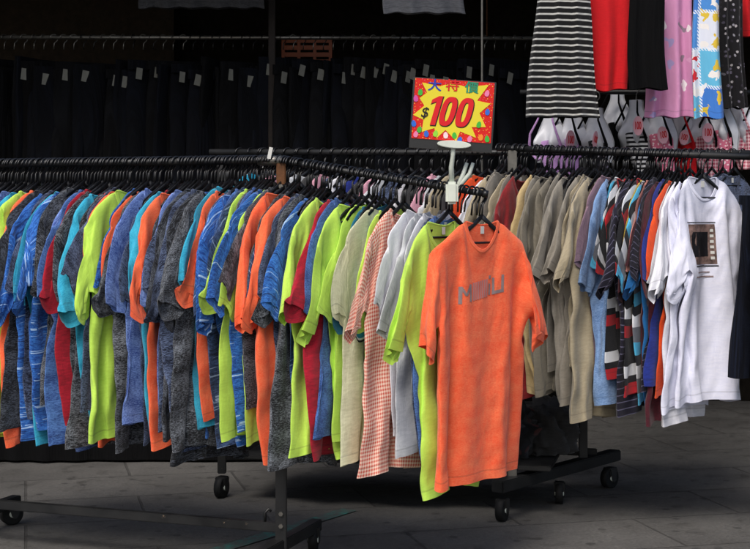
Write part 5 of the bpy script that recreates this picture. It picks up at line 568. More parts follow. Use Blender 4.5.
1,0,2,-17,23,0,3,3,0,-2,0,-25,10,6,2,2,5,3,9,-24,0,-1,0,1,0,2,-16,21,1,4,1,-1,1,-2,-23,11,4,1,4,4,1,10,-22,-2,1,-1,1,1,1,-16,20,2,5,-1,0,-1,1,-22,10,2,4,2,2,3,8,-20,-1,0,0,1,-2,4,-17,20,2,4,0,0,-1,-1,
-18,9,2,4,0,2,4,6,-18,-1,0,1,0,0,1,-17,22,4,-2,2,0,-1,1,-17,8,2,2,1,2,2,8,-19,1,0,0,-1,2,1,-19,23,4,-2,3,-3,1,-1,-12,5,3,1,1,1,4,4,-14,-2,1,1,-1,0,2,-19,23,3,0,2,-5,3,0,-13,7,2,0,0,2,2,4,-11,-2,0,
1,-1,1,1,-19,23,3,-1,3,-3,-1,2,-13,8,1,0,1,0,3,2,-9,0,-3,2,0,0,1,-19,23,4,-1,-1,0,0,-1,-7,2,3,0,1,0,2,1,-6,0,-3,1,0,0,1,-19,24,2,0,-2,1,-1,0,-6,3,1,0,1,0,1,0,-3,-1,-2,0,0,0,1,-19,24,2,1,-3,0,-1,
-1,-1,1,-1,2,0,-1,2,-1,-2,-1,-2,1,0,-1,0,-19,26,2,-2,0,-1,1,-9,10,-5,1,1,1,-4,2,4,-8,2,-1,-1,4,-5,1,601,-594,-19,-6,1,2,-4,1,-1,-2,166,-132,-27,-2,-1,-2,10,-7,-2,-4,159,-129,-19,-5,0,4,-1,2,-8,1,142,-120,-10,-8,-2,3,8,-9,0,-3,124,
-100,-15,-3,-2,-1,16,-13,-6,1,110,-88,-14,3,0,-2,0,-8,7,-9,95,-77,6,-14,0,-3,13,-17,3,7,60,-51,-4,-5,20,-19,-9,-5,25,-26,255,-216,-49,17,-6,-3,6,-3,-3,-1,160,-118,-45,12,-4,0,-1,4,-4,-2,145,-105,-41,6,1,-3,1,1,1,6,111,-82,-42,10,-4,0,-1,5,-3,11,94,
-74,-31,3,-6,3,-1,3,8,-1,82,-58,-40,22,-17,8,-10,2,17,-3,75,-68,-12,0,0,-3,-3,8,0,-4,67,-55,-4,-8,9,-11,1,2,4,2,299,-314,58,-23,2,-1,0,-4,2,-35,36,-40,44,-41,45,-48,52,-53,54,-52,51,-45,24,-18,-3,0,-5,8,0,-8,17,-17,54,-20,1,1,-1,-3,-20,1,2,
3,3,4,1,1,-18,-2,-2,-3,6,-1,3,-3,1,36,-10,2,-1,-1,-4,-18,2,1,3,5,0,4,-2,-16,-1,0,-2,-3,6,1,-4,2,36,-10,1,0,-4,1,-21,3,2,3,2,2,3,0,-16,-3,2,-1,-3,2,5,-10,8,34,-11,1,0,-3,-1,-17,1,3,2,1,3,3,0,-18,1,0,0,1,-7,
9,-9,6,35,-12,3,-2,-3,0,-18,4,2,0,2,2,4,-1,-15,-1,-1,2,0,-2,-2,1,0,35,-9,1,-2,-1,-3,-14,3,-1,3,2,1,3,-1,-13,-3,3,-3,1,0,2,-12,12,32,-12,3,-2,-2,-1,-15,3,0,2,1,3,0,2,-16,3,-4,1,-1,1,3,-7,22,4,2,0,-2,-2,-16,5,-1,
2,1,3,0,1,-13,-1,-2,2,-3,2,-9,27,4,3,-3,-1,-2,-14,3,1,2,0,2,1,1,-12,-3,0,2,-3,3,-15,32,4,1,-3,-1,-1,-14,3,2,0,1,2,1,1,-12,-2,0,1,1,0,-20,35,7,-4,-1,0,-2,-12,2,2,0,2,0,1,3,-13,-1,1,-3,4,2,-26,39,5,-4,-1,1,
-2,-12,2,2,0,2,0,2,1,-12,-1,1,-2,4,1,-26,43,-2,-4,2,0,0,-14,5,-1,2,0,1,2,0,-10,-1,1,-3,3,3,-26,42,-5,1,-1,0,0,-11,1,2,1,1,0,1,1,-10,1,-2,-1,1,4,-20,32,-3,3,-2,1,0,-11,2,1,1,0,1,1,1,-10,1,-1,-1,0,4,-18,27,
1,0,1,0,-1,-10,2,2,-2,4,-1,0,1,-8,1,-1,-2,0,3,-16,26,0,1,1,-1,-1,-8,1,2,1,-1,0,0,3,-9,1,0,-2,-1,3,-16,26,-1,2,0,0,-1,-9,4,0,0,0,0,0,2,-7,1,-1,-2,0,2,-15,23,2,1,-1,0,0,-8,2,2,-2,1,0,0,1,-5,0,0,-2,
-1,2,-16,25,1,0,-1,0,2,-8,0,3,-2,1,0,0,1,-5,1,0,-3,0,0,-15,25,0,0,1,-1,0,-5,1,0,-1,0,1,0,0,-3,1,-2,-1,-1,1,-16,24,1,0,0,1,-2,-3,1,-3,2,-1,0,1,1,-3,-1,-1,0,-2,1,-16,24,1,-1,1,-1,1,-5,4,-5,1,0,0,2,0,
-4,0,1,-3,0,0,-16,24,0,0,1,-2,1,0,-3,0,-2,0,2,0,0,-2,0,1,-5,2,-1,-16,24,0,-1,1,1,-1,-1,-2,0,-2,1,0,0,1,-2,1,0,-4,2,-3,-15,24,-1,0,1,-1,3,-4,-1,1,-3,1,-1,1,1,-1,0,0,-2,-2,1,-16,21,0,1,0,1,1,-3,-1,1,-3,
2,-2,0,2,-1,1,0,-2,-4,2,587,-596,-2,-5,-2,0,1,-5,137,-124,1,-8,0,2,-7,7,122,-123,8,-5,-2,-1,0,0,112,-100,-14,8,-2,-4,2,1,98,-90,-4,-4,2,-4,1,9,75,-79,3,-4,4,-8,0,10,65,-58,-7,-10,2,2,2,-3,82,-86,12,4,-14,-4,8,14,252,-274,0,1,-1,-2,
-3,1,145,-133,-9,-1,8,-8,2,-4,134,-122,-7,2,-2,3,-7,4,120,-113,-6,3,-4,6,-3,-1,97,-86,-9,0,3,-8,12,-10,84,-73,-3,-7,13,-9,-3,2,65,-56,-1,-4,1,-2,1,-6,53,-37,-3,-9,1,8,-9,5,
  ],
  [
-165,173,-25,6,45,-47,39,-37,33,-20,7,0,1,-1,-1,1,10,-26,31,-30,30,-24,21,-23,27,-28,25,-24,23,-25,27,-31,33,-35,38,-39,39,-40,26,5,-30,31,-26,19,-14,16,-369,361,7,1,-3,-5,9,0,16,-19,6,1,0,0,1,-7,6,-10,-1,1,-3,4,3,-341,346,-6,-9,13,-12,10,4,7,-16,12,
2,-6,2,-10,12,-3,-14,14,-18,5,3,6,-323,322,-5,2,-10,15,2,-3,10,-14,9,3,-3,-1,-2,-7,9,0,-24,20,-16,11,-4,-299,308,-2,-15,11,13,-6,0,5,-10,9,2,0,-2,-13,11,1,-3,-23,16,3,-13,13,-299,303,-14,-3,19,0,1,-3,-2,3,4,-1,3,-7,1,-6,9,-5,-24,10,17,-22,
22,-303,300,-15,-1,19,0,5,-7,-7,15,-4,4,-8,2,-1,-9,11,3,-34,10,20,-26,21,-290,287,-18,18,12,-3,-3,4,-11,12,1,1,-1,-8,7,-11,10,-2,-34,17,16,-27,27,-298,283,-8,18,10,0,-2,1,-13,11,4,1,0,-9,-3,5,8,-14,-28,17,22,-35,31,-297,262,23,14,0,7,-11,6,-16,15,
-4,10,-4,-9,8,-12,15,-14,-30,18,11,-1,-4,-274,247,32,11,1,0,0,-3,-18,22,-2,4,-3,-7,-2,9,-3,-7,-31,17,16,8,-36,-257,252,31,11,-1,0,-5,6,-22,19,-2,7,0,-8,-7,13,-7,2,-37,12,23,9,-33,-273,262,34,10,-5,4,-5,2,-22,17,10,-9,10,-18,14,-7,-2,10,-38,-1,34,
-1,-4,-310,276,42,-2,3,-1,-8,7,-21,18,2,7,-5,-9,-3,14,-6,3,-26,-15,26,10,8,-338,314,24,-7,7,1,-15,14,-26,21,2,1,1,-17,13,0,0,5,-26,-17,30,-3,13,-332,313,20,-5,9,-4,-10,11,-24,18,0,7,2,-21,17,-13,19,-6,-20,-19,17,15,3,-332,323,9,5,0,-5,-5,13,-27,
17,-1,7,4,-20,13,-6,10,1,-11,-25,-3,35,-4,-329,320,16,0,-5,2,-5,8,-21,9,10,2,-9,2,-2,0,7,2,-4,-29,-5,21,17,-336,324,12,-5,10,-18,9,5,-20,7,12,-7,-6,7,4,-11,13,-1,-4,-21,-12,15,16,-319,310,19,-4,2,-17,19,-7,-9,-5,15,-1,-4,-10,16,-9,16,-9,2,-18,
-18,10,12,-300,302,16,-2,-4,-9,12,2,-20,3,13,2,-13,5,-6,11,5,-2,-1,-13,-22,9,21,-323,319,16,-6,-8,-3,12,0,-19,7,3,9,-15,4,-5,18,-6,2,4,-15,-23,10,14,-318,323,9,-4,-10,5,8,-1,-20,5,14,-6,-6,-4,5,11,2,-2,-1,-7,-25,8,15,-325,334,1,2,-19,10,10,-5,
-13,6,7,-3,-10,3,-7,22,-3,-1,0,-2,-30,13,3,-319,341,-4,-4,-14,16,-1,3,-11,-9,16,-2,-5,-11,7,16,-3,-1,5,-9,-11,-8,-1,-304,330,-1,0,-17,17,2,-1,-19,14,0,-3,-6,0,-8,25,-4,2,0,-14,5,-20,5,-308,333,-4,2,-19,20,0,-1,-19,7,7,8,-20,-5,4,17,2,0,3,
-15,-2,-9,-12,-287,322,1,-9,-8,13,3,1,-21,10,1,6,-13,-4,-2,22,1,-4,2,-1,-19,-4,-5,-323,350,-22,10,-20,18,-4,3,-16,11,-19,41,-14,-22,5,11,5,-5,1,-18,6,29,-9,-21,-7,10,19,-12,8,-8,-20,42,-12,-26,9,-11,25,4,-13,12,-28,40,-15,-12,-17,6,30,-20,19,-14,-7,29,-26,
-2,8,-21,14,22,-16,14,-30,36,-7,-32,2,20,-23,32,6,-19,-8,26,3,-36,-7,23,-21,29,10,-26,399,-376,-47,25,-8,12,-10,15,-12,20,52,-52,-35,9,11,-9,3,8,-6,24,51,-54,-42,16,8,-5,0,-3,9,18,57,-57,-45,29,-6,-5,-3,8,-1,25,57,-58,-45,24,-8,7,0,-5,1,31,41,-39,-53,
14,20,-13,2,1,-8,18,79,-73,-37,10,23,-8,-12,0,23,-9,77,-82,-8,-2,0,28,-24,-11,23,8,-333,317,28,-3,-4,7,-3,1,3,-18,15,-15,17,-16,16,-18,21,-23,23,-21,20,-25,25,-4,-3,1,-6,2,2,-2,-348,327,33,-12,5,1,-7,9,3,-5,0,5,-2,0,0,-1,0,-8,-1,2,1,-11,16,
-336,302,42,-11,-1,1,-3,-3,17,-13,7,2,0,-5,2,-5,5,-11,9,-18,14,-1,-5,-304,281,44,-15,-3,7,-7,3,5,-6,9,4,-5,-3,1,-6,6,-9,5,-2,-15,16,-9,-283,260,54,-26,2,-7,14,-8,8,-5,8,3,-7,5,-2,-13,10,-7,-1,5,-13,8,2,-287,258,51,-31,15,-16,21,-18,20,-12,8,
0,0,3,-3,-17,15,-8,-7,13,-1,-17,13,-282,255,41,-22,17,-23,25,-15,11,4,-7,7,-3,5,-7,-14,18,-23,13,4,2,-7,-14,-259,244,39,-12,11,-22,26,-19,20,-7,-3,10,-3,2,-5,-16,20,-17,-6,21,-4,-9,-3,-275,276,-5,21,-22,22,-16,20,-4,-7,8,0,7,-25,8,9,-22,7,13,-15,1,-259,
250,18,5,-20,21,-15,20,-6,-5,8,5,-2,-24,5,21,-28,7,7,6,-3,-283,257,30,-4,-18,26,-24,23,1,-11,9,0,1,-21,10,12,-26,14,-9,22,-7,-289,265,27,-6,-17,25,-25,28,-2,-14,12,3,-3,-23,13,10,-20,13,-20,25,5,-290,258,25,1,-19,21,-22,24,0,-9,7,3,-1,-29,19,8,-15,11,
-30,35,-2,-297,292,5,-8,-10,20,-27,29,3,-13,2,11,-5,-29,28,-8,2,-7,-22,36,-1,-298,296,5,-23,12,4,-19,30,-13,8,-10,10,1,-32,22,8,-7,-15,-4,21,2,-293,296,4,-28,21,-8,-14,26,-2,-5,5,1,1,-34,32,-9,9,-27,8,12,16,-306,295,4,-22,19,-14,-4,23,-5,-9,7,7,-1,-35,
28,-6,12,-24,-1,23,2,-301,303,-5,-18,22,-23,2,20,-7,-1,6,2,1,-36,29,-7,16,-31,6,18,5,-300,303,-15,-4,14,-19,2,17,-6,0,6,-4,5,-33,25,-5,15,-17,-15,24,5,-295,296,-16,13,-1,-15,-3,24,-8,-9,17,-5,4,-35,22,2,9,-5,-24,15,21,-302,294,-15,15,4,-27,3,26,-11,-7,
18,-8,4,-35,17,11,4,4,-30,11,20,-295,287,-10,19,-3,-26,7,19,-2,-12,12,1,0,-31,9,17,10,-9,-17,-3,27,-291,278,1,10,-2,-25,13,17,-14,1,8,-1,6,-30,-6,32,2,-5,-17,-7,31,-294,280,4,6,-4,-22,23,4,-13,1,14,-5,3,-24,-9,25,10,-5,-23,6,19,-292,292,-7,8,-20,14,
-7,10,-7,-2,8,3,2,-22,-13,29,-1,-5,0,-19,35,-297,286,2,7,-28,23,-3,-4,0,-8,13,7,-6,-16,-13,20,6,0,-11,-6,26,-295,288,3,-5,-5,-8,12,7,-14,9,-6,10,1,-18,-5,0,19,-14,3,3,13,-291,286,-2,8,-19,6,-3,17,-17,1,8,4,1,-24,5,-4,24,-17,0,1,15,-329,302,
8,-1,5,-2,-1,-13,-11,8,17,-6,11,-6,1,-12,-10,8,5,2,13,-2,-8,-7,-15,20,-7,6,13,-6,3,0,-34,12,6,8,5,5,1,1,-47,28,-4,9,6,8,2,-3,-36,5,10,14,-6,10,6,5,-45,16,-8,13,13,-9,19,0,360,-390,1,-2,11,-4,7,-13,65,-66,5,-5,3,17,-18,6,53,-53,
-9,5,-7,24,-14,-5,66,-76,23,-12,-6,5,18,-23,75,-69,-7,23,-22,8,-12,26,55,-80,2,26,-24,3,-9,14,88,-102,4,24,-17,-13,11,-5,105,-105,8,3,-9,-4,-4,26,-27,41,-18,-5,35,-35,18,-28,34,-11,-15,22,-19,16,-13,10,-14,11,9,-26,19,-5,4,-15,18,-12,16,-17,19,-18,1,18,-22,18,
-18,18,-18,18,-21,30,-45,40,-30,27,-25,27,-4,6,-28,12,11,-21,11,10,-12,16,-17,-4,10,8,-20,-4,23,1,-15,-5,19,-14,-9,47,-35,-10,21,-20,-2,25,-12,-4,24,-25,5,7,-11,-14,8,11,16,-9,-23,7,21,-18,30,-38,23,-21,-3,8,18,-17,8,13,-14,-2,2,-10,-1,-11,32,-9,12,-17,-11,2,
23,5,-5,-24,-1,-1,21,-4,-11,18,4,-15,10,-9,-10,-9,5,23,-9,19,-7,-24,0,0,60,-47,-22,5,10,8,4,-17,26,-5,-1,-9,2,-16,5,-14,28,-3,15,0,-17,-16,14,43,-55,-3,-2,15,12,-9,-9,30,-18,12,-11,-6,-10,2,-12,33,-6,8,7,-15,-19,10,45,-57,3,-6,18,10,-18,3,29,-11,
-7,3,-9,-15,1,-2,20,11,-1,11,-20,-20,21,37,-65,8,-4,17,10,-21,9,27,-13,3,-11,-1,-20,1,5,14,20,-6,6,-21,-14,24,15,-44,5,-2,21,0,-18,8,28,-11,0,-10,1,-23,9,-11,19,24,-5,4,-5,-34,46,-41,8,-12,11,14,-4,-18,11,25,-6,-3,-11,2,-21,3,4,-7,40,-9,10,-4,
-25,29,-43,9,-9,18,12,-10,-13,5,33,-14,3,-15,9,-25,-3,8,-3,31,-3,10,-6,-15,22,-50,10,2,17,6,-10,-15,11,30,-10,-11,8,-11,-23,10,-5,5,22,9,-5,1,0,10,-69,36,-4,23,-4,-12,-10,9,30,-4,-10,-8,1,-21,-1,14,-18,31,13,-7,9,-1,-9,-51,12,25,16,-18,3,-16,15,26,
-8,-4,-11,-2,-21,3,8,-2,12,25,-14,9,9,-19,-46,9,28,13,-13,-4,-17,22,19,0,-6,-19,6,-26,17,-14,22,-11,34,-10,11,-5,-7,-49,12,23,15,-11,-12,-10,24,16,2,-9,-9,-14,-12,8,-4,5,15,15,5,-4,-3,7,-57,9,27,4,1,-24,2,18,22,-5,-7,2,-30,-6,3,3,12,-2,25,0,
1,-1,-4,-42,-7,44,-7,-4,-17,4,16,23,-4,-11,4,-38,10,-2,-5,18,-2,18,12,-7,4,-6,-49,8,30,1,-13,-12,9,11,20,6,-15,-1,-29,-4,7,-8,22,-2,14,10,-3,7,-5,-55,13,27,-2,-13,-13,27,-9,29,-4,-4,-6,-31,2,-2,5,12,3,10,13,-5,8,-3,-57,15,20,7,-24,-3,24,-6,
27,-5,-2,-10,-29,2,-4,14,-1,7,13,8,4,-1,1,-52,11,22,-2,-23,6,23,-9,28,-10,-3,3,-39,1,1,15,-4,5,15,8,1,7,-4,-53,14,20,-10,-12,5,20,-9,27,-1,-12,5,-40,8,-9,23,-6,-4,25,-4,20,-10,7,-60,29,-1,-4,-15,19,13,-10,27,-3,-6,-2,-35,1,-3,18,-4,15,-10,
23,4,2,1,-56,24,2,-10,-9,29,-11,10,20,-9,2,1,-41,3,-3,15,0,8,-4,24,1,1,3,-51,19,-9,4,-9,24,0,-1,22,-5,-3,-6,-29,-4,0,20,-9,11,-2,22,0,7,-5,-38,1,8,-11,-4,31,-6,1,20,-9,9,-12,-33,-3,3,17,1,0,-1,20,8,3,-3,-80,54,19,2,-2,-15,-7,
13,7,-7,-83,75,16,0,1,-3,-10,-10,17,0,-91,79,20,-3,-1,2,-19,14,-15,21,-105,87,17,-1,2,-4,-2,-16,18,-9,-89,81,24,-3,-9,3,-1,3,-13,16,-111,89,26,1,-1,-23,22,-21,17,-13,-93,97,14,-15,10,2,-15,12,-17,14,-98,101,-3,4,-19,23,-17,17,-27,23,-72,71,-23,22,-6,-21,18,
2,-1,1,-45,56,-23,13,6,-20,-4,18,1,-7,-32,49,-36,31,5,-31,9,8,3,1,-45,56,-41,39,-1,-24,10,-8,14,0,-40,47,-43,47,-10,5,-30,25,-11,8,-30,33,-35,37,6,-3,-32,28,-18,28,-59,60,-42,14,29,-5,-23,-10,30,8,-74,76,-49,25,14,5,-33,8,27,-4,-4,-24,31,-20,-3,4,-2,
4,-6,1,-1,19,-38,41,-43,45,-35,23,-17,24,-25,8,1,6,-11,4,-4,0,7,-5,26,-31,20,-20,6,-4,16,-18,7,16,-15,-7,15,-20,15,-8,2,16,-22,12,-5,-8,14,21,-29,-4,9,-11,7,19,-28,8,22,-20,6,-6,-10,19,-19,9,19,-11,-16,3,16,-20,36,-12,-23,2,-5,20,9,-34,19,18,-18,
-3,7,-14,17,-25,15,20,-3,-21,-4,-1,26,3,-13,-14,-7,8,25,-7,-27,15,23,-23,13,-19,4,11,-29,21,19,0,-11,-21,0,6,47,-37,-19,5,8,24,-15,-22,14,20,-4,-11,-10,13,-8,-18,19,18,5,-11,-17,-6,1,45,-28,-27,5,22,14,-15,-23,16,17,3,-17,-3,9,-15,-12,18,27,-10,0,-14,-15,
-6,54,-22,-40,11,25,13,-16,-23,16,16,5,-19,2,5,-23,-2,21,20,-1,-17,3,-22,-4,45,-42,-2,16,27,-14,-31,13,19,7,-9,-16,10,-25,1,25,19,0,-8,-33,-2,31,-33,7,26,11,-18,-28,19,15,10,-14,-7,0,-19,0,19,20,5,-4,-24,-23,21,-15,14,22,7,-24,-20,19,12,12,-17,-1,-1,-26,
1,20,27,-5,3,-27,-6,-14,3,21,22,-1,-25,-18,19,13,12,-14,-2,-7,-25,10,7,35,-5,1,-31,20,-58,29,37,-5,8,-35,-9,27,0,21,-19,-1,-13,-12,3,2,41,-9,4,-23,13,-60,31,27,10,1,-36,-5,29,-9,17,1,-13,-10,-16,8,-5,39,-1,3,-11,-11,-48,35,18,17,-3,-38,-4,19,18,2,
2,-17,-4,-20,6,1,29,10,1,-9,-29,-26,44,-8,25,-7,-34,-2,19,16,5,-2,-14,-7,-15,3,-2,30,12,1,-11,-14,-59,72,-10,23,-17,-26,-10,29,11,9,-7,-10,-11,-15,6,-1,24,14,8,-24,4,-63,53,14,9,-17,-28,1,20,21,-1,-7,-5,-14,-7,-7,4,27,11,2,-7,-13,-58,61,12,4,-20,-24,
-3,29,14,5,-16,2,-10,-23,8,-3,26,17,-2,-3,-16,-59,63,15,-3,-19,-24,2,26,12,6,-15,3,-9,-21,0,2,26,7,10,-5,-16,-62,75,7,-18,-8,-18,-1,28,5,10,-17,10,-15,-19,-4,8,29,-8,19,-3,-18,-59,72,6,-27,10,-27,0,33,-7,22,-23,10,-11,-28,3,12,11,12,12,-1,-22,-48,61,
10,-23,-10,-16,8,17,20,-1,-9,-3,-6,-26,7,12,-5,24,9,1,-22,-42,60,-2,-10,-24,-5,4,15,22,2,-13,3,-11,-22,-2,9,22,-3,18,2,-27,-24,38,8,-11,-32,12,-9,11,29,4,-14,3,-11,-24,3,4,4,36,-8,4,-29,-4,29,-4,-6,-25,5,-5,3,38,0,-9,-10,6,-33,4,-2,10,33,-2,
5,-25,-18,39,-16,10,-40,7,3,4,35,-8,2,-6,-7,-27,-2,3,10,37,-6,2,-19,-15,25,1,-10,-25,3,-3,15,24,3,-4,-7,-2,-29,-3,4,6,31,10,-5,-14,-65,79,-4,1,-9,-5,-2,-13,-53,82,4,-9,1,-2,-12,-9,-67,98,-3,-1,-5,-8,8,-26,-66,97,2,0,-10,4,-6,-19,-72,99,5,-1,
-5,-4,-3,-17,-79,107,0,-2,5,-15,3,-16,-83,104,5,-2,3,-6,-19,3,-86,104,-1,5,-6,7,-23,-7,-45,70,-4,-8,-21,6,20,-20,-2,28,-1,-3,-24,-3,7,14,-26,39,-4,-1,-18,-11,0,6,6,11,10,1,-18,-17,2,13,-19,34,0,4,-12,-26,20,-12,0,12,13,7,-10,-27,23,-22,3,24,-21,30,
-4,-12,-20,11,-15,33,-32,37,-5,3,-20,-6,-145,160,2,-31,26,7,-25,17,0,10,-25,22,-25,28,-26,23,-83,89,-73,70,-57,59,-49,46,-37,40,-33,34,-22,23,3,-16,-39,41,-44,47,-53,59,-62,47,-38,45,-47,51,-50,47,-47,45,-4,9,-2,-2,-1,-2,-59,23,12,7,8,13,6,29,-65,-1,0,-3,0,2,
0,4,23,1,6,-4,0,-1,-1,-58,24,9,10,9,4,13,25,-60,-2,-2,-1,4,-6,5,-1,25,7,-5,3,-2,-1,0,-57,22,14,6,7,7,10,26,-59,0,-1,-6,6,-1,-1,-5,35,-3,2,-1,0,-4,4,-57,23,11,8,6,6,12,21,-54,1,-4,0,-2,3,-1,-4,26,6,0,-2,-2,1,2,-56,23,
12,5,6,8,9,22,-53,1,-3,1,-4,3,0,-8,28,7,2,-7,3,-1,0,-52,23,9,7,5,7,8,23,-51,0,-3,0,-2,3,0,-12,31,10,-3,-3,-1,0,2,-52,23,9,6,5,6,8,23,-49,-3,0,-2,0,1,1,-14,37,6,-6,0,0,1,-2,-48,22,9,5,5,6,7,21,-45,-4,-1,0,-2,
1,0,-2,30,-4,1,-1,1,-1,1,-47,20,9,6,4,5,9,16,-39,-6,-1,1,1,-5,22,-35,35,4,-1,1,0,1,-1,-45,21,7,6,4,5,7,17,-37,-7,0,0,0,9,-2,-25,36,4,-1,0,1,-1,1,-43,20,7,4,6,3,8,15,-37,-2,-2,-1,1,7,1,-29,40,0,1,-1,1,1,-2,-38,
17,8,4,3,6,6,13,-33,-1,-5,2,0,3,12,-39,38,4,-1,2,-1,1,-2,-34,15,7,4,3,5,6,13,-33,1,-3,-3,5,4,2,-25,24,8,1,1,0,0,-1,-34,17,6,3,3,5,5,13,-33,3,-4,-2,7,-2,5,-26,26,7,0,2,-1,1,-2,-30,15,5,3,3,4,4,15,-32,1,-1,-4,
6,0,4,-27,29,3,3,0,0,0,-1,-28,13,6,4,-1,6,3,13,-27,-1,0,-2,-1,5,2,-26,29,4,1,1,0,-1,0,-26,12,5,4,0,3,5,10,-24,0,0,-2,-2,6,-1,-23,27,6,-1,2,-1,0,-1,-23,11,5,2,2,2,3,11,-23,1,-1,-1,-2,4,1,-25,28,6,-1,1,0,0,-2,
-19,8,5,2,1,3,3,9,-21,1,-1,1,-3,2,3,-27,30,4,0,0,2,-3,0,-18,8,5,2,0,2,3,6,-15,-1,0,0,-2,1,6,-33,33,3,2,-2,2,-2,0,-16,7,4,1,1,2,3,5,-15,1,-1,0,-1,1,4,-32,33,4,-2,3,-1,-2,0,-13,7,2,1,1,2,2,4,-13,1,0,
0,-2,1,4,-32,33,3,0,1,-1,-1,0,-11,5,3,1,-1,3,1,3,-10,0,0,0,-3,5,0,-31,35,-1,2,1,-2,-1,1,-9,4,2,1,0,0,2,2,-7,0,0,-1,0,0,1,-29,33,0,2,1,-3,0,0,-6,4,0,0,1,0,1,1,-5,1,-1,0,-1,0,1,-29,32,3,-1,1,-3,1,
0,-4,2,1,0,-1,1,0,0,-3,1,0,-1,0,-1,1,-29,33,0,1,1,-3,0,0,0,0,0,0,-1,0,0,-1,0,0,0,1,-4,3,-1,597,-608,-6,3,1,-8,-2,2,2,-4,175,-161,-5,3,-2,-4,-3,-2,1,7,144,-140,1,-3,3,-5,-4,-2,1,5,127,-118,-7,6,-6,6,-10,-2,2,-2,119,
-108,-1,-1,4,-2,-5,-2,-3,1,101,-91,1,3,-7,1,2,-7,-2,2,77,-69,11,-14,9,-13,9,-7,0,-7,66,-50,3,-4,2,-10,8,-6,1,-2,260,-235,-46,13,1,-1,-2,-3,1,-3,167,-128,-43,13,-2,1,1,-6,2,0,145,-114,-35,9,1,-1,-4,2,-4,3,133,-106,-29,6,0,-1,1,-5,2,2,111,
-85,-28,6,-2,-1,3,-4,-2,7,90,-74,-19,6,-5,0,3,-6,3,1,80,-68,-9,-1,2,-4,1,12,-19,10,53,-46,-4,-6,6,-4,2,3,-3,-3,316,-323,51,-14,-6,2,-1,-3,7,-44,40,-36,33,-28,32,-34,41,-47,51,-48,51,-55,33,-20,-6,1,-4,5,-2,6,14,-15,41,-14,2,0,-2,-4,-17,3,1,
0,6,0,2,4,-23,2,-7,1,0,2,2,17,-15,35,-7,-2,0,0,-4,-18,5,0,2,3,0,3,4,-22,1,-4,-1,0,0,3,14,-8,29,-8,1,0,-1,-4,-16,3,2,2,0,2,4,1,-18,-1,-1,-4,1,1,1,11,-7,32,-8,-2,2,-2,-3,-16,3,3,0,2,0,5,0,-16,-2,0,-1,-6,4,
6,1,-3,34,-12,2,1,-3,-2,-15,2,3,1,0,2,2,3,-17,-1,-1,0,-3,-1,4,2,0,31,-7,-2,0,-1,-1,-17,4,2,1,0,3,-1,5,-16,-2,0,-3,2,-5,3,4,0,33,-10,-1,0,-1,-2,-15,3,2,1,1,1,0,5,-18,1,0,-5,1,1,-2,4,23,2,-2,0,-1,-2,-14,2,2,
1,0,3,0,2,-15,0,-1,0,-5,3,-12,40,-4,1,-1,-1,-1,-14,3,1,0,2,1,1,1,-13,0,-2,1,-1,1,-20,42,-1,0,-1,0,-2,-13,4,-1,2,1,1,0,2,-13,1,-2,1,-3,7,-29,46,-2,1,-1,-1,-2,-11,3,-1,2,2,-1,1,2,-13,0,1,0,-1,5,-31,45,-1,1,0,-2,
-1,-11,3,-1,3,0,0,1,1,-10,-2,0,2,-1,4,-23,29,7,0,0,-1,-1,-10,1,1,1,1,0,1,0,-8,-2,-1,3,0,0,-21,30,5,1,-1,-1,-1,-7,-2,2,1,1,0,1,0,-9,1,-2,1,2,1,-25,35,-1,3,0,-2,0,-9,3,-1,0,2,0,0,2,-9,-1,0,0,2,3,-26,31,
2,3,0,-3,1,-9,2,1,0,0,1,0,1,-7,-1,-1,0,3,2,-27,33,0,4,-1,-2,0,-7,1,1,-1,2,0,0,1,-7,-1,-1,2,1,1,-25,32,0,4,-3,0,0,-7,1,1,0,1,0,-1,1,-5,-2,2,-3,4,0,-25,31,4,-2,-1,1,0,-7,1,1,0,1,0,-1,2,-7,0,2,-4,
3,1,-24,30,4,-3,0,0,0,-5,1,-1,1,1,0,-1,2,-7,1,1,-4,4,0,-24,30,3,-3,1,0,0,-5,1,-1,2,-1,1,-1,2,-8,5,-3,-1,0,3,-25,30,3,-2,-2,2,-1,-2,-3,1,2,0,0,-1,-1,-1,-1,0,-2,1,2,-25,31,0,1,-4,2,0,-1,-4,1,1,1,0,-1,-1,
1,-4,1,-1,0,3,-26,30,1,0,-2,0,0,0,-3,-1,2,1,0,-1,-1,2,-1,-5,0,2,3,-29,32,0,1,-3,2,0,-3,-1,-1,3,0,-1,0,-1,3,-2,-5,1,0,5,-30,32,0,-1,1,-2,2,-3,-1,1,-1,2,-1,0,1,-1,0,-4,0,1,4,-29,30,1,-1,-1,1,0,-2,0,-1,0,
2,-1,1,-2,2,0,-3,-2,0,5,578,-592,-4,0,-5,-1,-1,1,134,-126,4,-9,3,-2,-4,0,120,-106,-3,-4,0,-4,0,2,104,-99,4,-3,-5,0,-2,0,96,-88,3,-3,-3,-2,-1,1,80,-73,3,-7,5,-7,1,-3,69,-56,-2,-5,3,-4,-2,2,50,-44,4,-3,-7,5,-6,2,261,-265,-3,-2,1,-3,
0,2,129,-123,-3,0,-1,1,-5,0,121,-114,1,-2,-1,0,1,-5,108,-98,-6,6,-6,4,-4,0,93,-91,4,-1,-3,7,-4,-8,85,-78,3,1,-4,1,5,-7,61,-54,-4,3,-4,9,-8,-3,53,-46,1,-6,3,6,6,-20,
  ],
  [
-159,165,18,-28,-9,34,-38,15,19,-21,29,-32,26,-21,17,-13,21,-32,27,-14,15,-17,21,-26,26,-22,16,-14,17,-23,29,-33,28,-25,22,-13,1,2,-14,20,-22,1,27,-25,24,-16,-327,331,0,5,0,3,3,-7,15,-12,7,-6,10,-9,5,8,-20,-5,7,-7,6,-5,11,-328,325,0,4,-4,-5,8,-3,8,-1,-8,
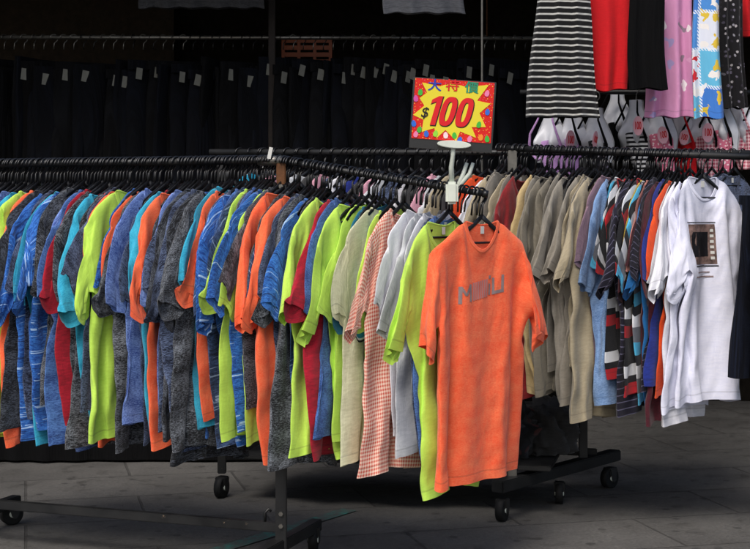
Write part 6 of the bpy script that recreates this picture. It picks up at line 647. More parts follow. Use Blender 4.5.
8,3,-7,0,14,-24,7,-23,24,-8,6,-10,-288,299,5,-10,8,-7,3,1,8,-2,-15,18,-3,1,0,2,-14,10,-26,7,12,-4,11,-305,302,-1,4,-15,13,-7,5,9,-6,-12,17,-8,5,5,-17,12,-3,-15,-11,16,0,10,-284,283,0,-15,17,-2,-6,9,2,-4,-12,16,-5,6,-2,-12,12,-4,-9,-16,9,21,
-20,-258,276,-14,-3,21,-5,-10,13,-2,1,-19,19,-2,4,-10,2,5,-6,-1,-15,-4,28,-15,-269,284,-27,18,9,1,-11,8,-4,11,-28,21,0,5,-18,7,13,-17,9,-28,6,24,-12,-262,261,-20,31,6,-2,-11,14,-15,18,-20,-4,17,3,-20,11,12,-15,7,-32,11,23,-5,-279,247,25,14,0,-3,-8,10,-10,14,
-20,-7,28,-2,-25,17,6,-10,14,-37,1,20,14,-286,238,43,2,-2,6,-15,7,-2,6,-22,4,18,5,-26,13,8,1,-6,-11,-21,36,-5,-291,260,39,-1,-3,1,-5,7,-16,17,-27,5,24,-3,-17,0,18,-2,-6,3,-30,9,34,-318,280,34,-13,8,1,-5,0,-11,12,-23,4,21,3,-16,-6,21,-5,-3,5,-14,
-15,27,-298,272,27,4,2,-4,-8,8,-9,0,-17,7,20,-1,-19,4,14,0,1,-3,-5,-19,26,-324,312,12,4,-1,-8,2,5,-8,-16,10,-15,30,0,-13,-14,26,-4,6,-9,7,-21,18,-337,337,-5,9,-1,-3,-1,-4,7,-31,14,-3,22,-2,-17,-3,20,-2,3,-1,0,-7,3,-346,338,16,-3,1,-4,1,-7,8,
-26,-9,24,16,-6,-25,16,8,2,-6,7,2,-6,-3,-347,344,14,-2,-4,-1,6,-19,20,-34,-10,30,11,0,-25,9,12,5,-9,10,-7,3,-3,-351,349,5,1,1,0,-1,-16,21,-43,0,27,15,-14,4,-23,30,1,-7,3,2,3,-9,-351,355,3,-3,5,-7,6,-13,11,-37,-6,38,4,-2,-7,-20,26,9,-9,3,
1,1,-9,-346,355,0,0,0,-5,7,-15,9,-41,7,34,2,-3,-6,-21,28,4,-3,-1,4,2,-6,-354,359,-2,0,2,-4,5,-8,-6,-34,5,40,-2,0,-9,-22,27,8,-1,0,-5,-1,8,-351,347,1,1,-7,8,-1,0,-19,-25,3,35,8,-4,-10,-24,29,8,-1,1,-6,6,-7,-336,338,3,1,-3,1,-4,0,
-1,-38,-1,42,3,-1,-5,-31,28,10,2,-5,4,-6,-2,-327,325,14,-7,8,-11,2,1,-35,7,-16,42,-3,4,5,-41,30,6,5,-2,2,-10,-9,-300,310,7,0,-1,-2,4,-3,-31,-11,4,39,-1,0,-9,-26,36,-5,3,5,-1,-13,4,-308,314,-4,8,-5,2,0,-25,15,-32,0,47,-3,-11,-14,3,8,11,3,
0,-1,-7,-5,-293,294,8,4,-2,4,-10,-5,-12,-24,12,32,6,-5,-3,-22,0,24,6,-4,3,-16,9,-303,261,25,3,-8,15,-6,-7,18,-23,4,-19,12,23,-17,16,-9,11,-5,-10,-17,-1,5,23,5,-10,3,5,-8,12,-51,28,-15,23,14,-10,13,-15,13,-11,-22,-3,-4,26,11,3,-9,11,-20,15,-36,3,-1,
28,-4,15,-4,0,1,-21,-22,13,-2,11,18,5,-4,5,-6,-5,-59,55,-20,7,17,8,2,3,-9,14,306,-325,-28,17,-4,4,-4,9,2,11,35,-39,-33,23,-12,3,2,-1,27,-6,27,-25,-40,28,-9,-5,1,3,15,-3,54,-42,-46,31,-16,10,-11,16,-8,27,38,-42,-46,33,-19,-1,24,-12,-3,9,80,-68,-37,
4,20,-15,22,-21,17,-13,95,-70,-47,13,28,-23,19,-16,6,-4,94,-75,-40,14,32,-28,10,-11,2,11,-285,283,17,-4,-7,8,2,5,1,-13,10,-15,21,-17,13,-13,15,-20,28,-34,27,-19,17,3,-8,-3,-4,7,0,-2,-300,278,24,-4,-9,10,-3,7,5,0,-1,7,-4,-1,0,-3,1,-2,-22,18,-2,2,3,
-281,252,31,-23,19,-13,10,2,5,4,0,1,-4,0,5,-7,2,-5,-7,-13,22,-7,2,-260,253,-8,18,-10,-9,24,-10,4,13,-8,5,-2,3,-5,-2,1,-7,5,-20,3,18,-6,-262,257,1,7,-21,8,17,-9,6,2,8,-3,-1,-1,2,-9,6,-12,9,-3,-21,8,21,-264,235,30,-17,-8,8,9,-4,4,5,2,
-1,2,2,-6,-3,2,-14,16,-2,-15,-11,22,-257,245,21,-20,-2,-2,23,-16,15,-10,16,-5,3,-1,-7,-4,6,-17,22,-3,-26,3,11,-246,229,38,-32,15,-14,17,-10,19,-16,15,3,-5,1,-6,-1,0,-13,17,4,-17,-16,22,-268,281,-13,-11,-6,24,-19,27,-19,15,2,-3,6,-20,13,-10,-9,25,-6,-9,-26,-226,
264,-22,-11,15,12,-16,26,-25,24,-7,8,-4,-18,14,-11,-1,15,-4,5,-23,-266,287,-20,-14,29,-2,-11,22,-23,22,-2,4,-2,-20,10,-4,-9,21,3,-5,-12,-279,290,-21,-8,32,-9,-4,10,-14,15,4,-4,6,-20,4,6,-16,17,3,6,-12,-297,307,-34,9,27,-17,-1,17,-25,24,-2,3,-3,-20,12,-1,-15,24,
-3,5,-5,-305,305,-32,21,12,-1,-13,17,-20,16,4,-1,0,-19,12,0,-19,25,2,-4,1,-311,313,-35,31,-11,15,-6,2,-16,19,1,1,-1,-21,16,-5,-15,24,-3,5,-6,-305,301,-17,26,-17,7,13,-2,-24,17,11,-3,-5,-17,9,6,-19,21,1,-2,4,-314,295,11,5,-12,0,22,-11,-16,20,-3,7,-10,-13,
10,1,-6,-2,21,-14,11,-323,318,-12,14,-14,2,12,-3,-11,11,7,0,-13,-8,8,-2,5,-8,16,-1,-8,-306,307,-9,10,0,-10,18,-17,11,-1,4,3,-13,-5,2,2,3,3,9,-7,0,-313,303,8,2,-12,4,16,-19,5,10,-1,1,-2,-11,-7,13,-12,15,0,9,-7,-322,310,15,-12,-8,13,6,-12,1,11,
3,-6,2,-19,8,11,-27,29,-4,3,-4,-326,323,8,-15,-4,20,-5,-12,3,12,3,-3,1,-27,20,6,-25,17,3,8,-10,-321,324,6,-24,18,-5,10,-17,3,16,-4,4,-6,-18,18,3,-26,19,-7,15,-7,-318,323,0,-23,20,3,-13,10,-12,19,-2,0,-4,-15,19,-8,-5,-17,30,-6,2,-326,329,4,-33,28,1,
-8,-14,19,1,4,-1,-4,-13,15,-6,-1,-23,22,8,2,-324,320,-12,3,6,6,-3,-23,26,-1,0,4,-13,8,-13,13,0,-31,21,11,0,-314,309,0,-8,0,17,-21,13,-7,13,0,1,-5,-5,-9,14,5,-33,6,32,-10,-304,303,-10,12,-15,19,-25,8,8,9,0,-3,1,-8,-12,23,-2,-28,-2,29,1,-316,305,
4,-3,-10,-4,-14,8,-21,44,0,-10,5,-10,-15,-4,-6,43,-4,-16,19,-12,-23,1,-11,32,15,-16,10,-4,-17,-9,-35,70,-3,-3,-4,0,-14,-7,-48,80,-3,-5,-5,0,2,-29,-26,47,17,-9,9,3,-38,3,-33,64,-18,18,0,5,-26,-12,338,-322,-16,16,-11,3,17,-20,64,-63,-2,14,-15,7,10,-12,62,-62,
-5,7,4,-6,-1,13,55,-78,17,-6,2,-7,11,-13,85,-73,-10,-3,15,-14,-1,18,68,-80,3,-5,-2,2,5,-10,95,-75,-9,-7,4,-7,-1,-3,96,-67,-13,-14,14,-16,-1,13,28,-40,20,4,-42,41,-33,47,-46,22,-3,4,-7,10,-16,22,-23,17,4,-17,12,-12,16,-16,13,-8,16,-25,25,-21,-1,20,-20,18,
-17,16,-18,20,-31,38,-42,51,-55,55,-50,44,1,-35,3,8,4,-4,5,8,-21,25,-4,-19,15,0,-15,4,-10,27,-8,-16,15,-18,18,15,-31,18,-3,-6,-6,17,8,-32,28,11,-25,-2,16,-25,10,-15,24,8,-15,-9,15,-19,26,-3,-9,-9,6,-5,26,-5,-29,27,8,-23,18,-12,-8,-11,4,10,18,1,-23,-4,
16,6,-12,-12,12,-12,14,22,-13,-28,31,7,-22,16,-19,5,-22,11,3,23,0,-4,-25,12,3,-4,6,-17,6,15,14,-11,-31,36,4,-18,15,-17,-11,-8,12,-6,27,0,5,-23,-8,24,-12,-11,-1,12,7,13,-7,-33,31,12,-17,13,-19,-16,-4,17,-13,25,11,-2,-13,-14,1,13,-15,-3,23,-10,26,-18,-29,29,
18,-13,5,-24,-11,-3,19,-14,30,3,-4,-3,-23,13,-16,9,-3,21,-15,24,-9,-31,26,17,6,-27,-9,-13,-1,23,-19,30,3,3,-10,-23,11,-9,-6,17,14,-20,30,-15,-31,32,15,1,-20,-14,-12,0,28,-21,15,15,2,1,-13,-53,48,-12,18,2,-17,28,-10,-36,41,6,9,-38,8,-23,2,25,-5,-12,34,-12,
5,9,-65,23,19,6,5,-20,32,-18,-28,40,7,-1,-24,-3,-17,-4,24,11,-27,26,9,2,-11,-36,3,25,12,-10,-12,22,2,-40,45,6,-3,-21,-12,-14,1,21,16,-28,11,28,-3,-2,-61,21,31,-17,11,-10,29,-22,-28,53,-5,4,-27,-11,-10,0,16,23,-21,-9,34,-1,0,-48,6,30,-22,15,15,-2,-18,-18,
49,-3,1,-30,-2,-17,3,13,26,-17,-13,21,17,-11,-31,4,-11,27,-5,13,8,-36,6,39,-8,2,-34,11,-25,4,12,26,-8,-15,-2,28,6,-47,2,18,-8,15,6,5,-39,20,30,-10,5,-28,-1,-17,-2,18,23,-3,-22,6,22,-7,-24,-5,14,-4,25,-12,0,-24,22,21,-11,8,-23,-4,-20,3,10,23,7,-15,
-11,19,9,-39,-3,21,12,-14,11,2,-29,35,1,-2,3,-11,-24,-4,3,6,18,10,-6,-16,15,9,-35,-1,12,14,-11,15,-6,-24,34,4,-8,5,-8,-24,-8,4,9,12,14,-9,4,-14,20,-32,5,0,15,-10,18,-11,-18,41,-14,7,-10,6,-28,-8,3,6,17,0,16,-23,12,9,-33,0,16,-12,15,10,-16,-9,
31,-5,3,-9,2,-23,-9,3,1,23,-5,6,3,8,-5,-28,5,-3,8,17,-19,15,-12,30,-19,10,-4,-6,-20,-3,-2,1,17,8,-9,18,-8,14,-41,2,7,4,16,-8,-16,29,1,-6,0,-1,3,-24,-7,0,3,15,-4,16,-5,6,10,-38,-4,19,-3,-3,14,-17,18,12,1,-9,-2,-25,6,5,-9,-9,16,8,
1,5,5,8,-32,-6,3,11,8,-14,16,-2,17,-19,13,-4,-22,19,-24,-4,4,0,23,-4,-4,20,-1,-30,-5,-2,19,-4,-1,5,20,-4,-19,14,-9,1,14,-41,0,6,7,12,3,-3,17,4,-31,-11,6,3,13,-5,16,-22,27,-11,8,-1,-17,8,-22,4,-13,15,6,1,12,14,-7,13,-30,-19,3,1,21,4,
-21,27,-8,26,-40,-12,14,-12,21,-12,22,-25,20,34,-55,-6,4,18,-19,30,-12,-19,17,54,-80,21,-13,24,-22,10,17,-8,-13,46,-43,6,-22,15,13,-25,22,9,-5,18,-19,-11,-15,2,24,-18,-1,26,0,18,-17,-27,-9,14,-2,-6,32,-27,23,17,-6,-36,-7,0,7,28,-15,-10,7,-7,29,-46,43,-22,18,-22,
17,-3,-4,-17,36,-46,47,-20,-1,-10,16,-2,-1,-3,11,-37,49,-33,4,17,-21,19,9,-31,24,-35,47,-22,-17,11,8,13,-9,-16,22,-35,44,-35,22,-26,30,-15,27,-53,49,-25,-6,29,-21,-16,15,25,-7,-45,50,-30,1,33,-21,-20,10,28,-5,-48,52,-40,21,17,-4,-32,8,27,5,-9,-1,-29,23,4,-10,0,
-2,-17,37,-37,31,-25,25,-20,18,-13,8,-2,9,-12,5,-6,7,-11,5,13,-12,-1,-6,6,-6,24,-23,-8,19,8,-24,22,-21,4,5,3,9,-5,-15,15,-2,-15,9,13,-5,-5,-4,0,-8,2,9,17,-13,-19,31,-18,-9,11,5,5,-10,-12,15,12,-25,-1,6,17,-1,-29,35,-48,29,16,0,-13,-18,32,-9,-14,
6,13,-16,12,-23,17,16,-17,-12,-2,9,15,-22,29,-44,35,11,-5,-22,-8,30,-4,-15,7,-6,14,-14,-12,17,18,-14,-16,0,-3,16,-13,24,-36,42,-1,-2,-30,-4,29,7,-19,-3,7,3,-14,-14,28,14,-11,-16,-6,-1,3,-6,35,-28,25,4,-4,-30,-4,29,6,-9,-9,3,4,-19,-6,28,14,-15,-6,-13,-5,
-3,7,28,-28,36,-8,5,-35,-7,25,19,-15,-6,-2,4,-22,-1,35,6,-14,-4,-22,10,-7,2,10,17,10,-1,-34,-10,18,28,-16,-11,13,-19,-16,13,34,-2,-20,5,-22,6,-11,16,24,-1,5,-39,-5,21,22,-11,-6,-3,-10,-13,8,37,-1,-18,-15,15,-23,-24,59,6,-5,-3,-32,-4,21,23,-12,-2,-12,-6,-11,
5,41,-7,-9,-20,20,-27,-20,50,9,-2,-15,-21,-11,33,23,-23,4,-18,5,-20,7,35,11,-21,-19,21,-27,-10,30,15,2,-23,-15,-5,31,16,-20,6,-14,-6,-13,5,35,9,-15,-18,17,-19,-31,52,7,-2,-26,-12,1,31,14,-15,-6,-7,-6,-19,11,34,10,-29,16,-24,20,-46,44,7,-1,-34,4,-1,30,11,-11,
-12,-2,-13,-11,9,30,11,-7,-28,6,16,-53,62,-1,-19,-24,3,23,2,15,-6,-10,-9,-7,-9,-3,39,10,-6,-20,-16,25,-42,58,-2,-27,-18,5,16,14,9,-6,-17,3,-17,-6,-2,42,1,3,-19,-20,14,-12,24,18,-37,-11,-1,23,14,10,-14,-10,-3,-17,-4,3,40,-3,6,-19,-16,-7,10,31,-4,-36,1,-4,
23,18,-4,2,-23,10,-26,-2,1,44,-1,-4,-11,-12,-12,5,33,-3,-34,-4,1,25,20,-7,-10,-5,-7,-14,-3,-4,43,5,-10,-1,-22,7,-17,41,-12,-25,-8,8,22,20,-7,-18,7,-23,12,-22,3,35,6,-9,0,3,-28,-2,37,-15,-26,3,2,27,13,-5,-20,10,-19,-3,-6,0,19,25,-6,-10,-3,-22,6,25,
-14,-24,12,-7,35,4,-3,-18,8,-16,-4,-12,19,-11,38,-6,4,-14,-22,6,21,-10,-24,7,5,31,-3,6,-26,11,-13,-8,-11,14,-6,37,5,-17,2,-25,2,14,1,-25,12,1,28,4,-7,-12,-2,-6,-13,-3,14,-15,37,7,-5,-11,-17,-2,30,-37,-7,12,27,-5,18,-16,-1,-9,-2,-20,14,-13,8,27,4,6,
-20,-9,-6,28,-36,-4,8,10,25,1,1,-24,0,9,-23,-2,-5,18,12,15,-3,-17,1,-15,31,-39,3,-7,22,21,6,-11,-6,-8,-5,-7,-7,-3,22,-4,30,-5,-10,-18,-9,3,22,7,-23,-8,17,-5,15,-24,17,11,-14,-20,25,-12,16,-17,-4,29,-16,-17,14,-6,22,-34,18,20,-13,-17,-5,7,19,-10,9,-11,
19,-30,-8,9,28,-14,16,-30,28,-33,1,6,16,15,-10,-26,13,7,-17,-2,10,15,12,-24,-5,3,-19,6,21,14,-17,-20,19,-11,-6,11,26,-10,2,-32,6,20,-22,10,16,2,3,-32,-4,20,0,-18,35,-8,12,-40,3,26,-29,17,6,17,-9,-21,-13,22,-3,-12,24,6,4,-30,-5,-3,37,-30,5,28,-3,-38,
2,24,-6,-3,-10,31,1,-33,-7,13,2,21,-155,169,-8,-25,48,-21,4,-18,26,-2,-19,17,-10,4,-3,1,-65,81,-73,71,-57,57,-47,46,-39,41,-30,27,-18,24,-2,-17,-30,31,-33,33,-38,46,-49,21,8,2,-15,21,-21,31,-48,50,1,-2,1,3,-2,-4,-60,23,13,5,11,8,10,25,-60,-6,-3,5,1,-3,
3,0,28,0,3,1,-1,-1,-3,-55,20,11,8,7,10,7,26,-56,-6,0,-4,5,0,1,-3,29,1,2,1,1,-5,-1,-53,22,8,9,8,5,10,23,-53,-4,-3,2,0,-1,3,-6,27,7,0,3,-6,1,-2,-51,20,9,8,8,2,13,25,-57,0,-5,2,1,0,1,-9,32,4,4,-5,-2,2,-2,-49,18,
9,9,6,5,9,24,-53,-1,-2,-1,0,1,1,-11,37,0,4,-5,0,-2,2,-50,22,5,9,6,4,10,22,-52,-1,1,-2,-1,1,3,-16,39,7,-6,-3,2,0,-2,-46,21,5,7,8,3,9,21,-51,1,-1,-3,3,0,-1,-8,29,15,-11,1,-1,0,1,-47,21,7,6,2,6,10,18,-47,-1,1,-4,2,
-1,2,-5,35,-4,-3,2,-2,0,1,-43,18,7,8,-1,7,8,19,-46,0,1,-4,0,2,17,-23,21,8,-1,3,-2,-1,1,-39,16,6,7,1,5,9,17,-43,1,-2,-1,-2,9,2,-13,19,5,3,-1,1,-2,4,-41,18,5,5,2,4,9,16,-39,-1,-2,3,-6,7,6,-16,17,9,2,-2,2,0,-1,-36,
15,8,3,2,3,10,14,-37,0,-2,2,-1,-2,14,-25,22,10,0,-1,1,1,-3,-31,13,6,5,0,5,7,15,-35,-1,-1,-1,4,-4,15,-27,18,14,1,-3,2,-1,-1,-29,13,3,6,0,4,7,14,-32,-2,0,-1,4,-3,14,-31,25,9,-3,2,1,0,0,-29,13,3,4,1,4,6,13,-30,-1,0,0,
0,6,2,-28,32,-1,2,1,2,-1,1,-28,14,3,0,3,3,8,8,-25,-2,1,-1,1,5,1,-25,28,2,0,4,-2,0,1,-24,12,3,-2,4,3,5,11,-25,-1,0,0,0,5,0,-23,26,4,0,2,-2,0,1,-19,7,4,-1,3,3,5,8,-22,0,-1,1,-1,5,0,-23,26,3,2,0,-1,0,1,
-19,9,2,-2,5,2,3,8,-19,-1,0,1,-1,2,3,-24,27,1,2,1,-2,1,0,-14,5,1,1,2,2,4,6,-16,-2,1,-2,4,-2,4,-24,27,2,1,-2,2,0,0,-14,5,3,-1,2,2,3,5,-15,1,-1,1,-1,1,2,-22,26,1,1,-1,5,-7,4,-11,2,3,-1,2,1,3,5,-14,1,0,
0,-1,3,-2,-19,25,1,0,1,2,-1,-1,-12,6,1,0,0,2,2,3,-10,1,-1,0,1,0,0,-21,26,1,0,1,0,2,0,-10,-2,7,-3,7,-6,-2,7,-8,2,-2,1,0,0,1,-22,25,3,-2,2,1,-1,1,-5,-3,1,0,7,0,-16,13,-5,0,0,1,-2,2,0,-22,27,-2,2,0,2,0,
9,-23,7,-1,6,-1,3,-13,3,4,-3,2,-1,0,1,0,-20,23,-2,6,-3,3,4,8,-30,9,2,8,-6,5,0,-18,4,5,2,0,-1,4,-7,585,-581,-13,-2,-1,-3,-2,-1,7,-8,160,-136,-8,-12,6,-6,-1,7,-7,-2,146,-124,-2,-13,-2,2,0,-2,1,-5,129,-106,-2,-12,-4,2,3,-6,3,-4,112,
-95,2,-9,-6,0,7,-7,-3,3,95,-80,-2,-7,-3,-1,3,0,-1,-4,76,-59,-4,2,-15,3,6,4,-12,-1,64,-50,-1,3,-7,-2,9,-13,-2,10,249,-229,-46,15,-7,3,0,-3,-3,2,164,-126,-43,16,-6,-2,3,-3,3,-6,143,-104,-41,16,-9,1,0,1,-5,5,119,-88,-38,17,-9,1,1,-10,8,4,100,
-76,-35,16,-5,-1,2,-7,-1,13,78,-66,-22,11,-6,-4,7,-7,4,-1,70,-53,-16,2,5,-10,4,-3,4,-1,55,-39,-15,0,9,-12,2,-1,4,-1,303,-313,50,-8,-3,-2,1,-7,-1,-33,35,-38,44,-44,48,-49,51,-52,55,-51,54,-58,36,-22,-8,-3,9,-3,0,-1,11,-8,48,-15,2,-4,2,-6,-19,-2,4,
4,2,5,0,3,-22,0,-7,3,-2,5,0,6,-8,48,-17,4,-3,-2,-2,-21,5,-3,6,3,3,1,1,-19,0,-5,-1,2,0,3,5,-6,43,-13,-1,-1,0,-3,-18,2,1,2,6,-3,6,-1,-16,-2,-2,-4,2,2,4,-3,-2,44,-14,0,-1,-2,-1,-19,5,-1,3,2,3,-1,5,-19,0,-2,-1,-4,5,
1,-1,1,38,-12,0,1,-4,-1,-17,4,0,2,1,4,-1,4,-17,0,-4,2,-4,0,6,-2,-2,39,-12,1,-1,-1,-2,-15,0,4,-1,3,1,2,4,-20,2,-3,2,-2,-6,6,1,0,36,-10,0,0,-3,-3,-12,0,2,2,0,2,2,3,-18,1,-2,-1,0,-5,6,-2,27,0,1,1,-5,-2,-12,1,2,
0,2,0,3,1,-14,-1,-3,0,2,-11,3,32,-2,3,-1,-4,0,-13,1,2,1,0,1,3,1,-15,0,-1,1,0,2,-20,33,7,2,-4,-1,0,-13,1,2,1,0,1,3,1,-15,2,-3,0,3,-1,-18,32,6,4,-7,-1,3,-15,3,1,2,-2,2,3,1,-14,-2,3,-2,1,1,-15,24,12,-2,-4,2,
-1,-12,3,-1,2,0,1,3,0,-12,0,-3,2,1,1,-17,26,12,-6,-1,1,0,-12,3,0,0,2,-1,3,2,-13,0,-1,1,2,-3,-12,20,13,-3,-1,-2,1,-11,3,0,1,0,1,1,2,-11,0,0,-1,1,-2,-11,20,11,-4,1,0,-3,-9,2,1,1,0,0,3,1,-11,-1,3,-1,-2,0,-13,25,
3,-1,1,1,-3,-9,2,2,-1,1,0,3,1,-11,1,-1,2,-2,1,-15,24,2,1,1,0,-2,-9,3,0,1,-1,1,3,0,-8,-2,1,1,1,-2,-17,26,2,1,0,1,-3,-7,1,1,1,-1,2,1,1,-8,0,-2,2,2,-2,-18,25,1,3,1,-1,-3,-5,1,0,1,-2,4,0,0,-5,-4,2,0,
2,1,-25,30,0,2,2,-2,-3,-3,1,-2,2,0,0,2,0,-4,-5,4,-1,0,1,-22,26,1,4,-1,0,-3,-3,1,-1,0,2,-1,1,1,-2,-8,4,1,-1,1,-21,24,3,4,-4,1,-2,-3,1,-1,1,0,0,1,3,-5,-6,4,-1,0,2,-24,27,1,5,-4,0,0,-5,2,-1,1,0,0,1,2,
-3,-3,-3,2,1,1,-24,28,0,3,-2,-1,2,-6,1,1,0,0,-1,2,2,-3,-1,-5,2,1,0,-21,31,-6,-1,4,-4,2,-3,0,1,0,0,-1,4,-1,-3,0,-4,2,-1,2,-22,30,-3,-3,1,4,-6,-2,3,-1,1,0,1,0,1,-3,1,-4,1,0,0,-20,29,-5,3,-6,6,-6,1,-1,2,0,
0,0,1,0,0,-1,-4,1,2,-3,570,-583,2,0,-8,4,-1,-4,129,-118,-4,1,-5,6,-5,4,104,-101,-2,2,-2,-3,2,-1,97,-91,-3,1,-2,-3,4,0,93,-93,1,-5,8,-7,7,-3,79,-77,3,-10,7,-2,0,6,61,-63,2,-8,3,4,-1,2,44,-45,5,-10,2,2,4,4,248,-262,-3,1,-5,1,
2,-5,136,-129,1,-1,1,-7,3,-3,127,-120,3,-3,2,-7,-1,6,105,-103,3,-2,-2,-1,-1,0,90,-81,-5,0,3,-6,2,-3,83,-77,3,-6,3,2,-3,1,55,-49,-4,5,-4,-5,-1,5,42,-38,-1,1,0,-5,8,-12,
  ],
  [
-202,213,-25,7,42,-34,13,-9,9,-11,16,-17,14,-15,19,-22,22,-22,21,-18,19,-18,19,-23,26,-24,20,-19,21,-22,24,-28,26,-23,18,-15,14,-15,16,-14,8,-2,-15,-10,25,-22,-343,370,1,3,2,-3,1,1,-5,11,-8,6,1,-4,-3,11,-12,3,0,-6,0,2,-9,-389,395,11,-16,14,-4,3,-5,3,1,-2,
9,-6,1,-5,9,-5,-1,0,-10,9,-11,4,-389,398,-4,-7,8,1,4,-17,21,-6,-2,4,-4,3,-2,4,-4,2,-8,3,0,-15,17,-392,389,4,-11,10,1,1,-15,16,-3,4,1,-3,2,-1,-4,3,-2,0,-6,6,-17,9,-371,375,0,-6,15,-6,0,-10,17,-5,3,-1,-2,2,-1,2,-6,9,-14,0,9,-21,
11,-367,368,3,6,-15,16,-3,-13,19,-2,-4,6,-3,3,-5,2,0,-4,-10,11,0,-20,17,-381,379,4,-5,-3,9,5,-15,14,-5,7,0,-4,5,-3,-2,3,-7,-5,4,5,-21,23,-410,401,0,10,-15,5,12,-12,6,2,2,0,2,-3,2,-3,2,-5,-8,7,-1,-10,19,-431,431,-15,12,-16,6,13,-11,3,4,
4,-1,-1,0,-3,5,-6,1,-12,11,-11,7,8,-425,426,-13,10,-15,11,4,-11,8,6,0,1,-4,3,-3,4,-6,-2,-10,11,-12,14,-3,-409,414,-12,13,-18,6,15,-10,-4,11,-2,9,-14,12,-8,1,2,-7,-7,1,2,6,-5,-402,415,-13,7,-6,-12,22,-10,3,5,4,-6,3,3,-6,2,1,-8,-8,8,-3,
7,4,-424,421,7,-15,-7,3,18,-17,11,9,-11,6,-1,-1,1,-4,4,-6,-6,-4,7,9,3,-432,428,-3,1,-18,9,11,-10,9,5,-4,-1,0,3,1,-11,13,-17,9,-16,21,-13,20,-438,433,-6,-8,-9,12,6,-9,10,2,-1,-6,10,-4,-3,-2,5,-3,-6,-16,28,-3,0,-429,431,-6,-16,7,5,4,-4,7,
2,-4,1,3,1,-5,-2,-3,15,-27,6,11,6,-5,-424,426,-2,-16,-1,15,2,-11,12,2,1,-5,0,5,-2,-6,4,-1,-9,-7,21,-7,11,-436,430,-2,-16,-2,17,-6,6,0,4,-1,-2,1,0,0,0,-8,8,-12,-2,13,2,5,-435,434,-12,-9,-6,25,-14,12,0,-4,5,-2,0,0,-3,0,-2,4,-15,14,
0,-1,6,-428,428,-10,-10,-3,23,-11,2,6,1,1,-3,1,1,-7,5,-4,5,-6,-12,22,-10,12,-426,422,-12,-8,-1,16,2,-7,9,1,-2,-1,3,-3,-1,-6,7,-2,-7,1,5,5,3,-423,420,-11,-10,2,18,-6,3,2,4,-3,-2,2,0,4,-13,5,2,-14,10,2,5,5,-430,431,-16,-16,10,15,-3,-6,
11,-1,1,-3,4,-9,3,3,-4,-7,9,-14,15,4,2,-424,421,-13,2,-22,32,-1,-10,8,4,2,-9,7,1,-4,-5,2,-2,-6,-1,15,3,-5,-413,413,1,-32,8,21,-3,4,3,-2,-2,4,-2,-1,-3,4,-1,-10,-2,2,14,-2,3,-413,411,-8,-31,19,20,-6,-1,8,-2,-2,-1,2,-3,-1,5,1,-18,9,
-7,17,-2,5,-412,409,-11,-34,28,15,-8,9,-6,5,-1,3,-1,-9,5,-1,4,-9,-10,9,8,2,6,-458,437,-11,2,12,-7,-7,7,-12,3,-3,15,-13,2,7,2,2,-16,19,-30,32,-18,6,-8,6,14,-18,15,-9,-8,7,-1,3,-9,3,15,1,-22,7,20,-30,22,-15,-7,18,-2,15,-13,-20,17,2,-5,-2,
-3,-1,14,11,-1,-31,4,22,-19,3,3,-8,7,22,-3,-11,-26,34,-18,-6,1,7,-2,22,-13,16,-37,416,-408,39,-24,-17,14,-14,29,-8,5,-65,49,25,-14,-12,-4,2,10,12,-16,-46,47,16,0,-15,-14,6,-1,15,-6,-42,44,8,6,-5,-25,1,0,14,10,-59,55,-1,6,3,-21,-6,-3,10,5,-40,50,-9,
14,-1,-10,-18,-3,15,-1,-42,58,-20,22,3,-7,-29,4,-5,33,-65,66,-25,25,-5,8,-23,-15,0,35,-440,406,32,4,-5,-1,5,-1,3,-19,15,-15,20,-24,20,-16,16,-18,19,-18,21,-27,25,0,0,1,-3,0,-23,1,-361,374,-11,15,7,-1,0,-3,3,2,4,-8,1,4,0,-4,0,0,0,-2,2,-6,-9,
-381,370,28,-14,13,4,-9,2,8,-7,3,-3,6,-2,-2,-2,5,-5,-1,2,-1,0,-8,-391,362,51,-25,12,-2,4,-5,5,0,2,-4,3,-1,1,-4,3,-1,-5,1,3,-2,1,-399,362,40,-9,8,-1,1,-4,6,-3,3,-1,0,-2,4,-4,1,-1,-1,-3,6,-9,1,-383,351,33,1,3,5,-6,1,4,-3,1,
6,-6,-3,6,-1,-3,1,-3,-3,8,-9,-8,-369,344,30,6,2,1,6,-9,5,-1,4,-7,8,-3,-4,7,-4,-1,-3,-3,7,-9,-12,-364,345,28,10,-6,8,1,-5,5,0,3,-5,5,-2,-2,0,3,-6,-4,7,1,-21,3,-378,371,11,11,2,5,-6,-2,7,-2,2,-1,0,-4,7,-2,-10,0,8,-3,-21,-378,
389,-9,18,4,-4,4,-2,1,1,3,-4,2,1,-3,4,-10,0,8,-3,-28,-379,406,-20,23,-7,10,-4,-4,4,4,-1,-4,2,5,-8,7,-15,7,7,-7,-27,-364,374,5,12,6,-5,4,-8,6,3,1,-3,-1,1,2,-5,-3,1,6,0,-21,-394,396,6,9,5,-1,-10,5,9,-10,7,0,2,-7,6,-7,-5,5,
6,-3,-14,-407,411,-1,8,4,0,-1,-7,9,0,-1,2,-2,0,-2,5,-14,5,8,-3,-11,-410,411,-3,11,5,-6,3,-7,9,1,0,-4,5,-5,3,-2,-6,2,7,-3,-12,-409,409,-1,13,2,-4,4,-11,12,-2,0,2,-3,3,-3,-2,-5,9,-7,8,-14,-411,407,10,2,5,-3,-1,-1,1,3,4,-8,7,-3,
0,-1,-8,5,4,-3,-5,-414,408,5,7,-3,8,-8,-3,12,-7,6,-3,-1,3,-4,1,-10,10,-1,3,-8,-414,405,7,5,4,-5,1,1,6,-5,2,2,-3,2,-5,5,-14,9,6,-4,-2,-415,401,10,3,2,0,1,-1,3,1,-2,0,1,0,1,-2,-13,13,1,-2,-1,-415,401,6,7,-1,8,-12,9,0,-1,
